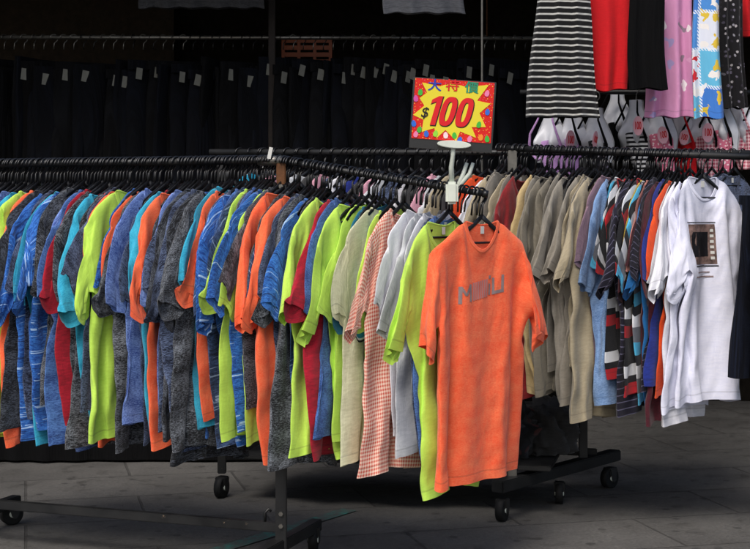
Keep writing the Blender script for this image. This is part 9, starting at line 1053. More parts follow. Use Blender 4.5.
drape('skirt', 540, 588, 526, 601, -28, 117, 5.86, 'skirtstripe', 3.2, .075, 4, 'black skirt with thin white stripes hung above the rack', 'skirt', pleat=3)
drape('dress', 584, 630, 590, 629, -28, 88, 5.98, 'redcloth', 1.6, .03, 2, 'plain scarlet dress hem hung between striped skirt and black skirt', 'dress', sag=.012)
drape('skirt', 630, 664, 627, 666, -28, 89, 5.88, 'blackcloth', 1.2, .03, 7, 'plain black straight skirt hung beside the scarlet dress', 'skirt')
drape('pyjama_trousers', 650, 692, 643, 693, -28, 117, 6.02, 'pinkprint', 2.2, .05, 5, 'pink printed pyjama trousers hung beside the black skirt', 'pyjamas')
drape('pyjama_trousers', 694, 719, 690, 722, -28, 118, 5.96, 'patch', 1.3, .035, 9, 'blue patchwork printed pyjama trousers hung beside the pink pair', 'pyjamas')
drape('dress', 720, 742, 721, 746, -28, 108, 6.12, 'floral', 2, .045, 11, 'black dress with tiny pale flowers at the upper right', 'dress')
drape('dress', 742, 775, 738, 778, -28, 36, 6.3, 'redcloth', 2, .04, 12, 'dark red garment hem at the upper right corner of the photo', 'dress')
drape('dress', 385, 463, 383, 465, -40, 13, 7.0, 'palecloth', 3, .03, 13, 'pale grey garment hem hanging above the price sign', 'dress')
drape('dress', 142, 264, 140, 266, -40, 8, 7.1, 'darkgreycloth', 5, .03, 14, 'wide dark grey garment hem hanging above the jeans at upper left', 'dress')
rail_thing(P(120, -42, 7.05), P(480, -42, 7.05), 'steel rail above the jeans carrying grey garments', ropes=(.02, .98))

# moulded bust forms with lingerie behind the right rail
def bust_mesh():
    rows = []; n = 26
    prof = lambda v: lerp(.085, .10, v/.35) if v < .35 else lerp(.10, .036, min(1, ((v-.35)/.5))**1.3)
    for j in range(19):
        v = j/18; w = prof(v); row = []
        for i in range(n+1):
            u = -1+2*i/n; b = sum(.062*math.exp(-((u-c)/.36)**2-((v-.36)/.19)**2) for c in (-.5, .5))
            row.append((u*w, -(.028*math.sqrt(max(0, 1-u*u))+b*(1-abs(u)**6)), v*.25-.25))
        rows.append(row)
    mb = MB(); mb.quadgrid(rows); mb.quadgrid([[(p[0], .012, p[2]) for p in r][::-1] for r in rows])
    for r in (rows[0], rows[-1]):
        mb.quadgrid([r, [(p[0], .012, p[2]) for p in r]])
    return bake(mb.mesh('shell', True), 1)
BUST = bust_mesh()
def strap_pts(c, s): return [(s*.03, -.035, -.005), (s*.045, -.06, -.06), (s*.078, -.075, -.12), (s*.092, -.06, -.17), (s*.085, -.035, -.215), (s*.05, -.052, -.238), (0, -.05, -.225)]
def tag_disc(parent, loc, r, yaw):
    d = MB().tube([(0, -.001, 0), (0, .001, 0)], r, 28).build('price_tag', 'tagpink', parent); d.location = loc; d.rotation_euler = (rad(4), rad(RND.uniform(-14, 14)), yaw); d.scale = (.82, 1, 1.15)
    t = text_mesh('100', r*.95, .0004, 0, r*.02); o = mobj('tag_digits', t, 'digitred', d); o.location = (0, -.0022, 0); o.scale = (.95, 1, 1.15)
ST1, ST2 = P(520, 92, 6.36), P(800, 92, 6.36)
rail_thing(ST1, ST2, 'steel rail behind the right rack carrying silver bust forms', 'steelblack')
BUSTS = [(551, 108, 'lilac', 0, 'lilac lingerie set'), (573, 106, 'lilac', 1, 'lilac lingerie set'), (596, 108, 'floral', 1, 'black flowered lingerie set'), (617, 91, 'blackcloth', 0, 'black lingerie set'), (636, 100, 'bwstripe', 1, 'striped lingerie set'),
         (660, 101, 'polka', 1, 'pink polka lingerie set'), (682, 106, 'redcloth', 1, 'red lingerie set'), (702, 104, 'pinkgingham', 1, 'pink gingham lingerie set'), (722, 98, 'polka', 0, 'pink polka lingerie set'), (739, 96, 'pinkgingham', 0, 'pink gingham lingerie set'), (758, 104, 'tealplaid', 0, 'teal plaid lingerie set')]
for i, (px, py, cm, tg, lab) in enumerate(BUSTS):
    q = P(px, py, 6.44 if i == 3 else 6.30-.03*(i % 3)); yaw = rad(-38+RND.uniform(-12, 12)); nb = ['at the left end of its row', 'second from the left in its row', 'third from the left in its row', 'raised above the others', 'fifth from the left in its row', 'in the middle of its row', 'seventh from the left in its row', 'fourth from the right end', 'third from the right end', 'second from the right end', 'at the right end of its row'][i]
    b = mobj('bust_form', BUST, 'silver'); b.location = q; b.rotation_euler = (0, 0, yaw); b.scale = (.86, .95, .98); tag(b, f'silver moulded bust form {nb}, behind the right rail', 'bust form', 'silver bust forms behind the right rail')
    hk = mobj('hook', HOOK_ME, 'steel', b); hk.location = (0, .0, .075)
    L = empty('lingerie_set', q, yaw); L.scale = (.86, .95, .98); tag(L, f'{lab} on the bust form {nb}', 'lingerie')
    for s in (-1, 1):
        m = MB().tube(strap_pts(0, s), [.004, .005, .006, .0075, .008, .008, .006], 8); me = m.mesh('strap', True); set_uv(me, [(v[0], v[2]) for v in m.v]); mobj('strap', me, 'blackcloth' if i % 3 else cm, L)
    br = MB(); br.quadgrid([[(.02+(.075-.035*v)*u+.045*v, -.052-.01*math.cos(u*2)-.01*math.sin(6*u+i), -.15-.19*v-.02*u*u*(1-v)) for u in (-1+2*k/14 for k in range(15))] for v in (j/8 for j in range(9))])
    me = br.mesh('brief', True); set_uv(me, [(v[0], v[2]) for v in br.v]); mobj('brief', bake(me, 1, .004), cm, L)
    yt = rad((0, 40, 58, 0, -45, 10, -20, 15, 0, 0, 0)[i])
    if tg: tag_disc(L, (.062+RND.uniform(-.012, .02), -.10, -.125-.012*((i*3) % 4)), .030+.004*((i*2) % 3), yt-yaw)

TB = empty('added_shade_table', (-1.75, 7.05, 0)); tag(TB, 'added table under black cloth, darkening the ground behind the left rack', 'table')  # added table: its black cloth stands in for shade behind the left rack
MB().box((0, 0, .70), (4.1, .9, .03)).build('shade_tabletop', 'brownwall', TB)
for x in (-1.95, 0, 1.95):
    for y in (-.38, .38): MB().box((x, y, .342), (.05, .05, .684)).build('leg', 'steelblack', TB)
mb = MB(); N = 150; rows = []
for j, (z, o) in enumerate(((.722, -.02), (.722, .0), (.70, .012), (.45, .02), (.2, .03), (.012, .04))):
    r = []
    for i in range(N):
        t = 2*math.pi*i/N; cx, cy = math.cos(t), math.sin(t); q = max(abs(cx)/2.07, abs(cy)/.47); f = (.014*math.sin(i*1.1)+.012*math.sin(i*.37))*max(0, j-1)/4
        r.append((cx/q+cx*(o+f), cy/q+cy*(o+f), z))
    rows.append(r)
mb.quadgrid(rows, True); mb.f.append(tuple(range(N))); me = mb.mesh('shade_table_cloth', True); set_uv(me, [(v[0]+v[1], v[2]) for v in mb.v]); mobj('shade_table_cloth', me, 'blackcloth', TB)


# ------------------------------------------------------------------ clothes racks
RA, RB, RC = P(0, 164, 4.93), P(280, 160.5, 4.57), P(483, 193.5, 4.50)          # left rail, its end post, end of the sloping extension
R0 = RA+(RA-RB)*.42
GA, GB = P(497, 148, 5.42), P(755, 157, 5.10)                                 # right front rail
GE = GB+(GB-GA)*.25
HA, HB = P(235, 152, 5.86), P(760, 153, 5.72)                                 # rear rail of the right rack
def on(A, B, px):
    k = (px-375)/F; t = (k*A.y-A.x)/((B.x-A.x)-k*(B.y-A.y)); return A.lerp(B, t)
def caster(parent, loc, yaw, r=.042):
    h = MB().prism([(-.026, .005), (.026, .005), (.02, -.05), (.004, -.062), (-.012, -.05)], .044)
    o = h.build('caster', 'castergrey', parent, bevel=.004); o.location = (loc[0], loc[1], .082); o.rotation_euler = (0, 0, yaw)
    w = MB().tube([(0, -.015, 0), (0, -.0145, 0), (0, .0145, 0), (0, .015, 0)], [r-.006, r, r, r-.006], 28)
    wo = w.build('wheel', 'rubber', o, True); wo.location = (-.004, 0, -.082+r)
    hb = MB().tube([(0, -.0185, 0), (0, .0185, 0)], .013, 14).build('hub', 'clipgrey', wo, True)
    return o
RG = empty('clothes_rack', (RB.x, RB.y, 0)); tag(RG, 'black steel rack with low base bar and sloping arm under the neon tees', 'clothes rack')
def rel(p, root): return Vector(p)-root.location
MB().tube([rel(R0, RG), rel(RB, RG)], .0125, 14).build('rail', 'steelblack', RG, True)
MB().tube([rel(RB.lerp(RC, -.08), RG), rel(RC, RG)], .0105, 14).build('sloping_rail', 'steelblack', RG, True)
MB().tube([rel(RC.lerp(RB, .002), RG), rel(RC.lerp(RB, -.025), RG)], .0125, 14).build('end_cap', 'plasticblack', RG, True)
MB().tube([rel(RB.lerp(RA, .07), RG), rel(RB.lerp(RA, -.005), RG)], .0165, 14).build('joint_sleeve', 'steel', RG, True)
MB().box((0.004, 0, .6), (.036, .036, 1.2)).build('post', 'steelblack', RG, bevel=.003).location.z = .062
MB().box((0.004, 0, 1.29), (.030, .030, .085)).build('post_top', 'rust', RG, bevel=.003)
LB = on(RA, RB, 283); LA = on(RA, RB, 0)
b0 = Vector((R0.x, R0.y, .142)); b1 = Vector((RB.x, RB.y, .142))
MB().bar(rel(b0, RG), rel(b1, RG), .03, .03).build('base_bar', 'steelblack', RG, bevel=.003)
nrm = Vector((-(RB.y-RA.y), RB.x-RA.x, 0)).normalized()
for q, z in ((RB, .085), (R0.lerp(RB, .20), .085)):
    c = Vector((q.x, q.y, z)); MB().bar(rel(c-nrm*.32, RG), rel(c+nrm*.32, RG), .04, .04).build('foot', 'steelblack', RG, bevel=.003)
    for s in (-.29, .29): caster(RG, rel(Vector((q.x, q.y, 0))+nrm*s, RG), rad(RND.uniform(0, 180)))
MB().box(rel(R0.lerp(RB, .20), RG)*1+Vector((0, 0, -.56)), (.036, .036, 1.14)).build('post', 'steelblack', RG, bevel=.003)
hk = MB().tube([(0, 0, 0), (0, 0, .03), (.012, 0, .042), (.02, 0, .034)], .005, 8).build('bar_hook', 'steelblack', RG, True); hk.location = rel(b0.lerp(b1, .965)+Vector((0, 0, .014)), RG)

for z in (.15, .19, 1.255):
    b = MB().tube([(0, -.026, 0), (0, -.018, 0)], .0075, 6).build('bolt', 'steel', RG); b.location = (.004, 0, z)
F0, F1 = P(500, 214, 5.30), P(612, 214, 5.97); F0.z = F1.z = .135
GG = empty('clothes_rack', (F0.x, F0.y, 0)); tag(GG, 'black double rack on castered foot holding the khaki to white shirts', 'clothes rack')
MB().tube([rel(GA, GG), rel(GE, GG)], .0125, 14).build('front_rail', 'steelblack', GG, True)
MB().tube([rel(HA.lerp(HB, -.05), GG), rel(HB.lerp(HA, -.25), GG)], .0125, 14).build('rear_rail', 'steelblack', GG, True)
fd = (F1-F0).normalized()
def foot(o, dz=0):
    MB().bar(rel(F0+o-fd*.02, GG), rel(F1+o+fd*.03, GG), .055, .045).build('foot', 'steelblack', GG, bevel=.004)
    for t in (.02, .50, .56, .98): caster(GG, rel((F0+o).lerp(F1+o, t)*1, GG)*1, rad(60+RND.uniform(-25, 25)), .044) if t != .56 else None
foot(Vector()); side = Vector((1.42, -.36, 0)); foot(side)
for c, z in ((P(512, 214, 5.40), 1.41), (P(583, 214, 5.80), 1.40), (on(GA, GE, 880), 1.36), (Vector((2.15, 5.66, 0)), 1.40)):
    MB().box(rel(Vector((c.x, c.y, (.14+z)/2)), GG), (.034, .034, z-.14)).build('post', 'steel' if abs(c.x-.5) < .1 else 'steelblack', GG, bevel=.003)
MB().bar(rel(F0.lerp(F1, .85)+Vector((0, 0, .03)), GG), rel(F0.lerp(F1, .85)+Vector((-1.25, .3, .03)), GG), .03, .03).build('base_bar', 'steelblack', GG, bevel=.003)
caster(GG, rel(P(222, 214, 5.75), GG), rad(70), .044); lp = P(222, 214, 5.75)
MB().box(rel(Vector((lp.x, lp.y, .75)), GG), (.034, .034, 1.30)).build('post', 'steelblack', GG, bevel=.003)

# ------------------------------------------------------------------ the hanging shirts
LOOK = {'lime': 'neon lime', 'orange': 'neon orange', 'turquoise': 'turquoise', 'periwinkle': 'periwinkle blue heather', 'denim': 'denim blue heather', 'charcoal': 'charcoal heather',
        'black': 'black heather', 'slate': 'slate navy heather', 'navystripe': 'navy broken-striped', 'royal': 'royal blue broken-striped', 'red': 'crimson', 'redheather': 'red heather',
        'teal': 'deep teal', 'cream': 'pale sand', 'turqband': 'turquoise and black banded', 'gingham': 'coral gingham', 'white': 'white', 'palegrey': 'pale grey', 'coolwhite': 'bluish white',
        'khaki': 'khaki', 'olive': 'olive grey', 'taupe': 'taupe', 'tan': 'tan yellow', 'grey': 'dark grey', 'maroon': 'maroon', 'lavender': 'dusty lavender', 'lightdenim': 'washed denim blue',
        'boldband': 'cyan, grey and white banded', 'redband': 'red, black and white banded', 'pinstripe': 'navy pinstriped', 'whiteband': 'black and white banded', 'finestripe': 'fine black and white striped',
        'skyblue': 'bright blue', 'yellow': 'yellow', 'peach': 'peach pink', 'plainorange': 'bright orange', 'royalplain': 'royal blue', 'maroonred': 'dark red', 'pink': 'soft pink'}
ORD = 'first second third fourth fifth sixth seventh eighth ninth tenth eleventh twelfth thirteenth fourteenth fifteenth sixteenth seventeenth eighteenth nineteenth twentieth'.split(); ORD += ['twenty-'+w for w in ORD[:9]]
def label_row(row, rail, group, end=None):
    """row: list of (object, look); every label tells its shirt apart by look, else by order among its look-alikes and its neighbours"""
    seen = {}; tot = {}
    for o, m in row: tot[m] = tot.get(m, 0)+1
    for n, (o, m) in enumerate(row):
        seen[m] = seen.get(m, 0)+1; a = LOOK[row[n-1][1]] if n else None; b = LOOK[row[n+1][1]] if n+1 < len(row) else None
        sh = lambda s: s.replace(' heather', '').replace(' broken-striped', ' striped')
        if a == b and a: rl = f'between two {sh(a)} tees'
        elif a and b: rl = f'between {sh(a)} and {sh(b)} tees'
        else: rl = 'at the '+('left' if not a else 'right')+' end'
        if tot[m] == 1: t = f'{LOOK[m]} T-shirt {rl} on the {rail}'
        else: t = f'{ORD[seen[m]-1]} {LOOK[m]} T-shirt from left on {rail}, {rl}'
        w = t.split()
        if len(w) > 16: t = f'{ORD[seen[m]-1]} {LOOK[m]} T-shirt counting from the left on {rail}'
        tag(o, t, 'T-shirt', group)
SH = 1.13
# photo pixel of the hook, cloth, and how far forward it shows (1 full sleeve in view, 0 a sliver)
FRONT = [(-48, 'charcoal', 0), (-40, 'royal', 1), (-32, 'orange', 0), (-24, 'lime', 1), (-16, 'charcoal', 0), (-8, 'periwinkle', 1), (0, 'orange', 0), (8, 'royal', 0), (15, 'turquoise', 0), (23, 'periwinkle', 0), (31, 'turquoise', 1), (39, 'periwinkle', 0), (46, 'lime', 2), (53, 'orange', 1), (60, 'royal', 1), (67, 'slate', 0),
  (78, 'royal', 1), (85, 'charcoal', 0), (94, 'periwinkle', 1), (101, 'red', 0), (108, 'charcoal', 1), (117, 'turquoise', 2), (123, 'redheather', 0), (130, 'orange', 1), (136, 'periwinkle', 0),
  (143, 'lime', 2), (149, 'orange', 0), (155, 'charcoal', 1), (165, 'periwinkle', 0), (171, 'charcoal', 0), (177, 'turquoise', 1), (186, 'orange', 2), (192, 'periwinkle', 0), (197, 'slate', 0),
  (204, 'black', 1), (211, 'slate', 1), (219, 'black', 1), (227, 'charcoal', 2), (234, 'orange', 0), (241, 'navystripe', 1), (250, 'royal', 2), (256, 'navystripe', 0), (261, 'lime', 0), (267, 'denim', 0), (273, 'royal', 0)]
EXT = [(280, 'lime', 0), (288, 'orange', 2), (294, 'charcoal', 0), (300, 'black', 0), (307, 'orange', 2), (315, 'charcoal', 1), (321, 'royal', 0), (328, 'denim', 0), (337, 'lime', 2), (344, 'red', 1), (352, 'denim', 0),
  (362, 'lime', 2), (369, 'lime', 0), (377, 'teal', 0), (384, 'cream', 0), (391, 'turqband', -1), (395, 'lime', 0), (404, 'gingham', 1), (412, 'white', -1), (420, 'palegrey', -1), (427, 'white', -1),
  (433, 'slate', -1), (440, 'denim', -1), (449, 'lime', 2)]
SL, SRT = Stack(rad(37)), Stack(rad(38))
def pack(row, tones, upto, every=3, skip=2):   # thin dark edges squeezed in between the shirts that show
    out = []; n = 0
    for a, b in zip(row, row[1:]+[None]):
        out.append(a)
        if b and b[0]-a[0] >= 6 and a[0] < upto and n % every != skip: out.append(((a[0]+b[0])/2, tones[(n*5) % len(tones)], 0))
        n += 1
    return out
FRONT = pack(FRONT, ('slate', 'charcoal', 'denim', 'black', 'royal', 'navystripe', 'charcoal', 'red', 'slate', 'turquoise', 'black'), 400)
EXT = pack(EXT, ('charcoal', 'royal', 'slate', 'black', 'navystripe', 'denim'), 350, 2, 1)
def hang_row(row, A, B, rail, group, th, seed, sc=SH, dz=0, stack=None):
    rn = random.Random(seed); out = []
    for n, (hx, m, prom) in enumerate(row):
        p = on(A, B, hx)+Vector((0, 0, .0155)); yaw = rad(90-th+rn.uniform(-3, 3)); s = sc*(rn.uniform(.96, 1.05) if prom > 0 else rn.uniform(.88, .99))
        back = prom < 0; prom = max(prom, 0)
        var = rn.choice((1, 2, 4, 7, 0, 2, 4) if prom else (2, 3, 5, 3, 5, 4)); 
        tl = rn.uniform(-.007, .007)
        o = shirt(p+Vector((0, 0, dz-rn.uniform(0, .012))), yaw, s, m, var, rn.uniform(.42, .55) if prom else rn.uniform(.18, .26), rn.random() < .4, rn.uniform(-.05, -.03) if prom == 2 else rn.uniform(-.025, .005) if prom else rn.uniform(.035, .05) if back else rn.uniform(-.02, .015), 1.0, tl, stack, 2 if prom else 1, vary(COS[var], rn, prom) if stack else None, rad(rn.uniform(-5, 5)) if stack else 0)
        hanger(p, yaw+rn.uniform(-.06, .06), s, f'black plastic hanger carrying a crowded tee on the {rail}', f'black hangers on the {rail}', full=not back)
        out.append((o, m))
    label_row(out, rail, group); return out
hang_row(FRONT, RA, RB, 'left rail', 'T-shirts crowded on the left rail', 37, 5, stack=SL)
ext = hang_row(EXT, RB, RC, 'sloping rail', 'T-shirts crowded on the sloping rail', 37, 8, stack=SL)
HOOKS = bmesh.new()
def spare(A, B, places, rail, seed):
    rn = random.Random(seed)
    for px in places:
        p = on(A, B, px+rn.uniform(-1.5, 1.5))+Vector((0, 0, .0155)); k = SH*rn.uniform(.95, 1.05)
        m = HOOK_ME.copy(); m.transform(Matrix.Translation(p) @ Matrix.Rotation(rad(52+rn.uniform(-12, 12)), 4, 'Z') @ Matrix.Rotation(rn.uniform(-.12, .12), 4, 'X') @ Matrix.Diagonal((k, k, k, 1)))
        HOOKS.from_mesh(m); bpy.data.meshes.remove(m)
spare(RA, RB, range(-45, 276, 6), 'left rail', 3); spare(RB, RC, range(286, 482, 5), 'sloping rail', 4)

# the two tees turned out to face the street, with their prints
def front_tee(A, B, hx, m, th, var, sc, label, dz=0, sq=.8, wide=1.0, stack=None, push=0):
    p = on(A, B, hx)+Vector((0, 0, .0155)); yaw = rad(90-th)
    o = shirt(p+Vector((0, 0, dz)), yaw, sc, m, var, sq, False, push, wide, 0, stack, 2); tag(o, label, 'T-shirt')
    hanger(p, yaw, sc, 'black plastic hanger holding the '+('orange' if 'orange' in m else 'bluish white')+' tee turned out to face the street', None)
    return o
from mathutils.bvhtree import BVHTree
def wrap(me, o, off=.003):        # lay a flat print on the chest: every vertex takes the depth of the cloth in front of it
    b = o.children[0].data; t = TREES.setdefault(b.name, BVHTree.FromPolygons([v.co for v in b.vertices], [p.vertices[:] for p in b.polygons])); ys = []
    for v in me.vertices:
        h = t.ray_cast(Vector((v.co.x, -.6, v.co.z)), Vector((0, 1, 0))); ys.append(h[0].y if h[0] else None)
    ok = [y for y in ys if y is not None]; m = sum(ok)/len(ok)
    for v, y in zip(me.vertices, ys): v.co.y = (m if y is None else y)-off*.5+v.co.y*.3
    return me
TREES = {}
OT = front_tee(RB, RC, 482, 'orange', 45, 6, 1.145, 'neon orange T-shirt with grey chest lettering hung facing the street at the rail end', dz=.004, sq=.5, stack=SL)
def subdiv(me, n=3):
    bm = bmesh.new(); bm.from_mesh(me); bmesh.ops.triangulate(bm, faces=bm.faces)
    for _ in range(n): bmesh.ops.subdivide_edges(bm, edges=[e for e in bm.edges if e.calc_length() > .006], cuts=1)
    bm.to_mesh(me); bm.free(); return me
def chest(txt, x, z, size, mat, parent, var, name='chest_lettering', rot=0, bold=.0, off=.004):
    me = text_mesh(txt, size, .0003, 0, bold); me.transform(Matrix.Translation((x, 0, z)) @ Matrix.Rotation(rot, 4, 'Y')); subdiv(me); wrap(me, parent, off)
    return mobj(name, me, mat, parent)
def chest_box(x0, z0, x1, z1, mat, parent, var, name, off=.004):
    mb = MB(); n, m = max(2, int(abs(x1-x0)/.012)), max(2, int(abs(z1-z0)/.012))
    mb.quadgrid([[(lerp(x0, x1, i/n), 0, lerp(z0, z1, j/m)) for i in range(n+1)] for j in range(m+1)]); me = mb.mesh(name); wrap(me, parent, off); return mobj(name, me, mat, parent)
def draw_letter(strokes, w, parent, mat='labelgrey', name='chest_lettering'):
    mb = MB()
    for (x0, z0), (x1, z1) in strokes:
        n = max(2, int(math.hypot(x1-x0, z1-z0)/.007)); d = Vector((x1-x0, 0, z1-z0)).normalized(); q = Vector((d.z, 0, -d.x)) if abs(d.z) > .35 else Vector((0, 0, 1))
        if abs(d.z) > .35: q = Vector((1, 0, 0))
        mb.quadgrid([[Vector((lerp(x0, x1, i/n), 0, lerp(z0, z1, i/n)))+q*(w*t) for i in range(n+1)] for t in (-.5, 0, .5)])
    me = mb.mesh(name); wrap(me, parent, .004); return mobj(name, me, mat, parent)
TL = lambda x, z: (x*.88, z*.76+x*.13-.203)
draw_letter([(TL(-.104, -.034), TL(-.104, .03)), (TL(-.062, -.034), TL(-.062, .03)), (TL(-.104, .03), TL(-.083, -.008)), (TL(-.062, .03), TL(-.083, -.008))], .0095, OT)
for k in range(7): draw_letter([(TL(-.045+k*.011, -.034), TL(-.045+k*.011, .032))], .0065 if k % 2 else .0085, OT, 'printmauve', 'lettering_bar')
draw_letter([(TL(.036, -.03), TL(.036, .012)), (TL(.036, .03), TL(.036, .042))], .0085, OT); draw_letter([(TL(.054, -.028), TL(.054, .03)), (TL(.092, -.028), TL(.092, .034)), (TL(.048, -.026), TL(.098, -.026))], .0095, OT)

# ------------------------------------------------------------------ right rack
RIGHT = [(505, 'khaki', 1), (513, 'taupe', 0), (521, 'khaki', 0), (532, 'maroonred', 1), (547, 'tan', 1), (558, 'olive', 1), (569, 'olive', 1), (580, 'taupe', 1), (588, 'grey', 0), (596, 'taupe', 1), (607, 'khaki', 0),
  (617, 'khaki', 1), (626, 'lavender', 0), (634, 'lightdenim', 1), (640, 'boldband', 0), (645, 'redband', 0), (651, 'redband', 0), (657, 'pinstripe', 1), (663, 'maroon', 0), (665, 'redband', 0), (667, 'yellow', 0), (669, 'boldband', 0), (671, 'peach', 0), (674, 'maroon', 0),
  (678, 'skyblue', 1), (681, 'pinstripe', 0), (685, 'maroon', 1), (689, 'royalplain', 0), (693, 'whiteband', -1), (700, 'plainorange', 0), (703, 'palegrey', 0), (707, 'white', 1), (714, 'coolwhite', 1)]
RIGHT = pack(RIGHT, ('taupe', 'grey', 'olive', 'khaki', 'lavender'), 620, 2, 1)
RIGHT = [(hx-24 if hx > 690 else hx-17 if hx > 600 else hx-6, m, p) for hx, m, p in RIGHT]
hang_row(RIGHT, GA, GB, 'right rail', 'shirts hung along the right rail', 38, 21, 1.13, stack=SRT)
spare(GA, GB, range(515, 690, 11), 'right rail', 6)
WT = front_tee(GA, GB, 703, 'coolwhite', 56, 7, 1.13, 'bluish white T-shirt with framed dark picture print, turned outward on right rail', dz=.015, sq=.8, stack=SRT)
chest_box(-.085, -.30, .045, -.17, 'printdark', WT, 7, 'picture_print', .004)
chest_box(-.078, -.275, .018, -.195, 'printblack', WT, 7, 'picture_print', .0055)
for k in range(6): chest_box(.026, -.285+k*.018, .038, -.276+k*.018, 'tagwhite', WT, 7, 'picture_frame', .006)
chest_box(-.088, -.1655, .048, -.1625, 'printblack', WT, 7, 'picture_frame', .0045); chest_box(-.088, -.308, .048, -.304, 'printblack', WT, 7, 'picture_frame', .0045)
chest_box(-.06, -.328, .02, -.324, 'labelgrey', WT, 7, 'caption_line', .0045); chest_box(-.08, -.343, .03, -.338, 'labelgrey', WT, 7, 'caption_line', .0045)
REAR = [(262, 'turqband', 0), (274, 'grey', 0), (288, 'pink', 0), (299, 'slate', 0), (312, 'palegrey', 0), (324, 'grey', 0), (334, 'pink', 0), (345, 'slate', 0), (355, 'white', 0), (366, 'royalplain', 0), (378, 'grey', 0), (388, 'pink', 0), (398, 'palegrey', 0), (409, 'slate', 0),
  (420, 'white', 0), (430, 'grey', 0), (441, 'pink', 0), (452, 'palegrey', 0), (464, 'khaki', 0), (476, 'grey', 0), (488, 'plainorange', 0), (500, 'white', 0), (512, 'grey', 0)]
hang_row(REAR, HA, HB, 'rear rail', 'clothes on the rear rail', 52, 31, 1.12)
spare(HA, HB, range(240, 520, 12), 'rear rail', 9)
REAR2 = [(536+i*11, RND.choice(('grey', 'slate', 'lavender', 'black')), 0) for i in range(19)]
hang_row([q for q in REAR2], HA, HB, 'far end of the rear rail', 'dark clothes at the far end of the rear rail', 45, 33, 1.1)
spare(HA, HB, range(540, 750, 12), 'far end of the rear rail', 12)
# dark trousers past the white tee, pale tee behind it, bundles on the low tray
for n, (hx, lab, pt) in enumerate(((752, 'dark navy trousers hung nearest behind the white tee', 0), (762, 'dark navy trousers hung between two similar pairs at the right edge', 1), (770, 'dark navy trousers at the right edge with tan leather patch', 1), (778, 'black trousers hung outermost at the right edge', 0))):
    p = on(GA, GE, hx)+Vector((0, 0, .0155)); yw = rad(66+3*n)
    trousers(p+Vector((0, .02, -.16)), yw, 'navytrouser', n % 4, False, lab, 'dark trousers at the right edge', .98, bool(pt) and n == 2, 'trousers', 'trousers').scale.z = .66
    hanger(p, yw, 1.0, f'black hanger carrying the trousers, number {n+1} behind the white tee'.replace('number 1', 'first').replace('number 2', 'second').replace('number 3', 'third').replace('number 4', 'fourth'), 'black hangers carrying the dark trousers', full=False)
c0 = F0.lerp(F1, .5)
MB().box(rel(Vector((c0.x-.62, c0.y+.12, .185)), GG), (1.25, .5, .018), Matrix.Rotation(rad(-13), 3, 'Z')).build('tray', 'steelblack', GG, bevel=.003)
def bundle(px, Y, w, h, d, mat, label, seed):
    rn = random.Random(seed); bm = bmesh.new(); bmesh.ops.create_icosphere(bm, subdivisions=4, radius=1); phs = [Vector((rn.uniform(-1, 1), rn.uniform(-1, 1), rn.uniform(-1, 1))).normalized() for _ in range(14)]
    for v in bm.verts:
        p = v.co.copy(); f = 1+sum(.05*math.sin(7*(1+k*.25)*p.dot(q)+k*2.1) for k, q in enumerate(phs))
        z = max(p.z*f, -.55); v.co = Vector((p.x*f*w, p.y*f*d, (z+.55)*h/1.4))
    me = bpy.data.meshes.new('clothes_bundle'); bm.to_mesh(me); bm.free(); me.polygons.foreach_set('use_smooth', [True]*len(me.polygons)); set_uv(me, [(v.co.x+v.co.y*.5, v.co.z) for v in me.vertices])
    o = mobj('clothes_bundle', me, mat); q = P(px, 214, Y); o.location = (q.x, q.y, .196); o.rotation_euler.z = rn.uniform(-.4, .2); return tag(o, label, 'bundle')
bundle(322, 5.62, .17, .20, .12, 'bundle', 'dark patterned clothes bundle under the lime tees on the tray', 1)
bundle(405, 5.55, .22, .17, .13, 'slate', 'navy heather clothes bundle on the tray under the gingham tee', 2)
bundle(492, 5.62, .16, .24, .13, 'bundle', 'dark patterned clothes bundle behind the orange tee hem', 3)
bundle(548, 5.70, .12, .20, .12, 'grey', 'dark grey clothes bundle on the tray beside the caster', 4)

# ------------------------------------------------------------------ the price sign clamped on the sloping rail
k_ = 4.47/F
SG = empty('price_sign', P(451, 189, 4.47)); tag(SG, 'red and yellow price sign on a pale clip above the sloping rail', 'price sign')
MB().box((.004, .03, -.012), (.040, .05, .072)).build('clamp', 'clipgrey', SG, bevel=.008)
MB().tube([(.004, .03, .02), (.002, .02, .07), (.006, .005, .105), (.008, 0, .135)], [.009, .008, .007, .008], 12).build('stem', 'clipgrey', SG, True)
for s, x in ((1, .042), (1, .062)): MB().tube([(.02, .035, .0), (x, .045, .05), (x+.012, .05, .085)], [.008, .007, .006], 8).build('clamp_lever', 'clipgrey', SG, True)
hp = MB(); hp.prism([(.055*math.cos(a)*(1 if abs(math.cos(a)) < .9 else 1), .0125*math.sin(a)) for a in (2*math.pi*i/24 for i in range(24))], .026); o = hp.build('clip_head', 'clipgrey', SG, False, .004); o.location = (.009, -.004, .142); o.rotation_euler.y = rad(3.6)
CW, CH = .2536, .193
CD = empty('card_holder', (0, 0, 0)); bpy.data.objects.remove(CD)
hold = MB().box((0, 0, -.014), (CW+.012, .006, CH+.034)).build('card_holder', 'holder', SG, bevel=.0015); hold.location = (P(453, 110.5, 4.47)-SG.location)+Vector((0, .004, 0)); hold.rotation_euler.y = rad(3.8)
card = MB().box((0, 0, 0), (CW, .002, CH)); me = card.mesh('card'); set_uv(me, [(v[0], v[2]) for v in card.v]); card = mobj('card', me, 'cardred', SG); card.location = hold.location+Vector((0, -.0045, 0)); card.rotation_euler.y = rad(3.8)
def cz(zx, zy):          # measured corner-to-corner on the sign face
    ax, ay = zx-85, zy-50; d = 540*410+45*35; u = (ax*410+ay*45)/d; v = (ay*540-ax*35)/d; return ((u-.5)*CW, (.5-v)*CH)
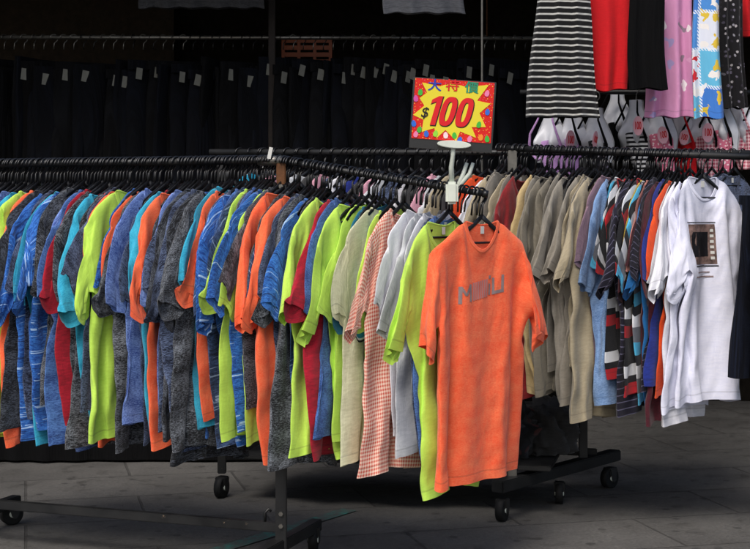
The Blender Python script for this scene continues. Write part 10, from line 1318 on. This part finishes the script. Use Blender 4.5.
star = [(130, 82), (160, 150), (108, 188), (138, 240), (58, 302), (128, 335), (112, 418), (200, 392), (212, 460), (275, 405), (345, 480), (375, 415), (482, 458), (455, 385), (552, 385), (512, 290), (592, 225), (500, 205), (585, 98), (430, 112), (330, 85), (250, 108)]
o = MB().prism([cz(*p) for p in star], .0008).build('starburst', 'cardyellow', card); o.location.y = -.0016
def sign_text(t, zx, zy, size, mat, name, y, sh=0, bold=0, sx=1):
    me = text_mesh(t, size, .0003, sh, bold)
    if ord(t[0]) > 999:                # thicken the strokes: the same glyph laid a hair aside, each a little lower
        bm = bmesh.new()
        for k, (dx, dz) in enumerate(((0, 0), (.0009, 0), (0, .0008), (.0009, .0008), (-.0007, 0))): m2 = me.copy(); m2.transform(Matrix.Translation((dx, k*.00006, dz))); bm.from_mesh(m2)
        bm.to_mesh(me); bm.free()
    x, z = cz(zx, zy); o = mobj(name, me, mat, card); o.location = (x, y, z); o.scale.x = sx; return o
def digit(kind, x0, w, h, st):         # heavy slanted sign digits: outline polygons, the zero as a ring
    mb = MB(); t = .0007; sl = .22
    def pt(x, z): return (x0+x+sl*z, z)
    if kind == '1':
        mb.prism([pt(*q) for q in ((w-st, -h/2), (w, -h/2), (w, h/2), (w-st*.75, h/2), (w-st*1.9, h/2-st*.75), (w-st*1.9, h/2-st*1.55), (w-st, h/2-st*1.1))], t)
    else:
        def ring(a, b, n=36): return [pt(w/2+a*math.copysign(abs(math.cos(q))**.75, math.cos(q)), b*math.copysign(abs(math.sin(q))**.75, math.sin(q))) for q in (2*math.pi*k/n for k in range(n))]
        o_, i_ = ring(w/2, h/2), ring(w/2-st, h/2-st*.95)
        rows = [[(q[0], y, q[1]) for q in r] for r, y in ((o_, t/2), (o_, -t/2), (i_, -t/2), (i_, t/2), (o_, t/2))]
        mb.quadgrid(rows, True)
    return mb
for nm, mt, y, g in (('price_shadow', 'inkblack', -.0024, .003), ('price_digits', 'digitred', -.0033, 0)):
    x, z = cz(322, 280); mb = MB(); dh = .094+g
    for kd, dx, w in (('1', -.074, .034), ('0', -.035, .048), ('0', .017, .048)):
        q = digit(kd, dx-g/2, w+g, dh, .0165+g*.7); b = len(mb.v); mb.v += q.v; mb.f += [tuple(b+k for k in f) for f in q.f]
    o = mb.build(nm, mt, card); o.location = (x+g*.6, y, z-g*.6)
sign_text('$', 135, 288, .045, 'inkblack', 'dollar_mark', -.0032, .2, .0005)
for t, zx, zy, m in (('大', 214, 106, 'inkblue'), ('特', 335, 108, 'digitred'), ('價', 466, 122, 'inkgreen')): sign_text(t, zx, zy, .040, m, 'heading_character', -.0032, 0, 0, 1.12)
for zx, zy, m in ((115, 148, 'bgreen'), (570, 155, 'bpink'), (567, 282, 'bblue'), (505, 368, 'bgreen'), (556, 465, 'bgreen'), (514, 455, 'borange'), (438, 465, 'bpink'), (370, 472, 'bblue'), (334, 442, 'bgreen'), (275, 440, 'bwhite'), (206, 428, 'blime'), (143, 430, 'bblue'), (97, 402, 'bgreen'), (72, 432, 'bpink'), (60, 360, 'bblue'), (82, 190, 'bmagenta')):
    x, z = cz(zx, zy); b = MB().prism([(.0075*math.cos(a), .0105*math.sin(a)-.0015*abs(math.cos(a))) for a in (2*math.pi*i/20 for i in range(20))], .0007).build('balloon', m, card); b.location = (x, -.0027, z); b.rotation_euler.y = RND.uniform(-.3, .3)
p = P(270, 158, 4.6); o = MB().box((0, 0, 0), (.012, .001, .038), Matrix.Rotation(rad(12), 3, 'Y')).build('paper_tag', 'tagwhite'); o.location = P(270, 153, 4.56); tag(o, 'small white paper tag stuck on the rail joint', 'paper tag')

hook_mass = bpy.data.meshes.new('hanger_hooks'); HOOKS.to_mesh(hook_mass); HOOKS.free(); hook_mass.polygons.foreach_set('use_smooth', [True]*len(hook_mass.polygons)); hook_mass.materials.clear()
tag(mobj('hanger_hooks', hook_mass, 'plasticblack'), 'mass of black hanger hooks packed along all the rails', 'hangers', kind='stuff')
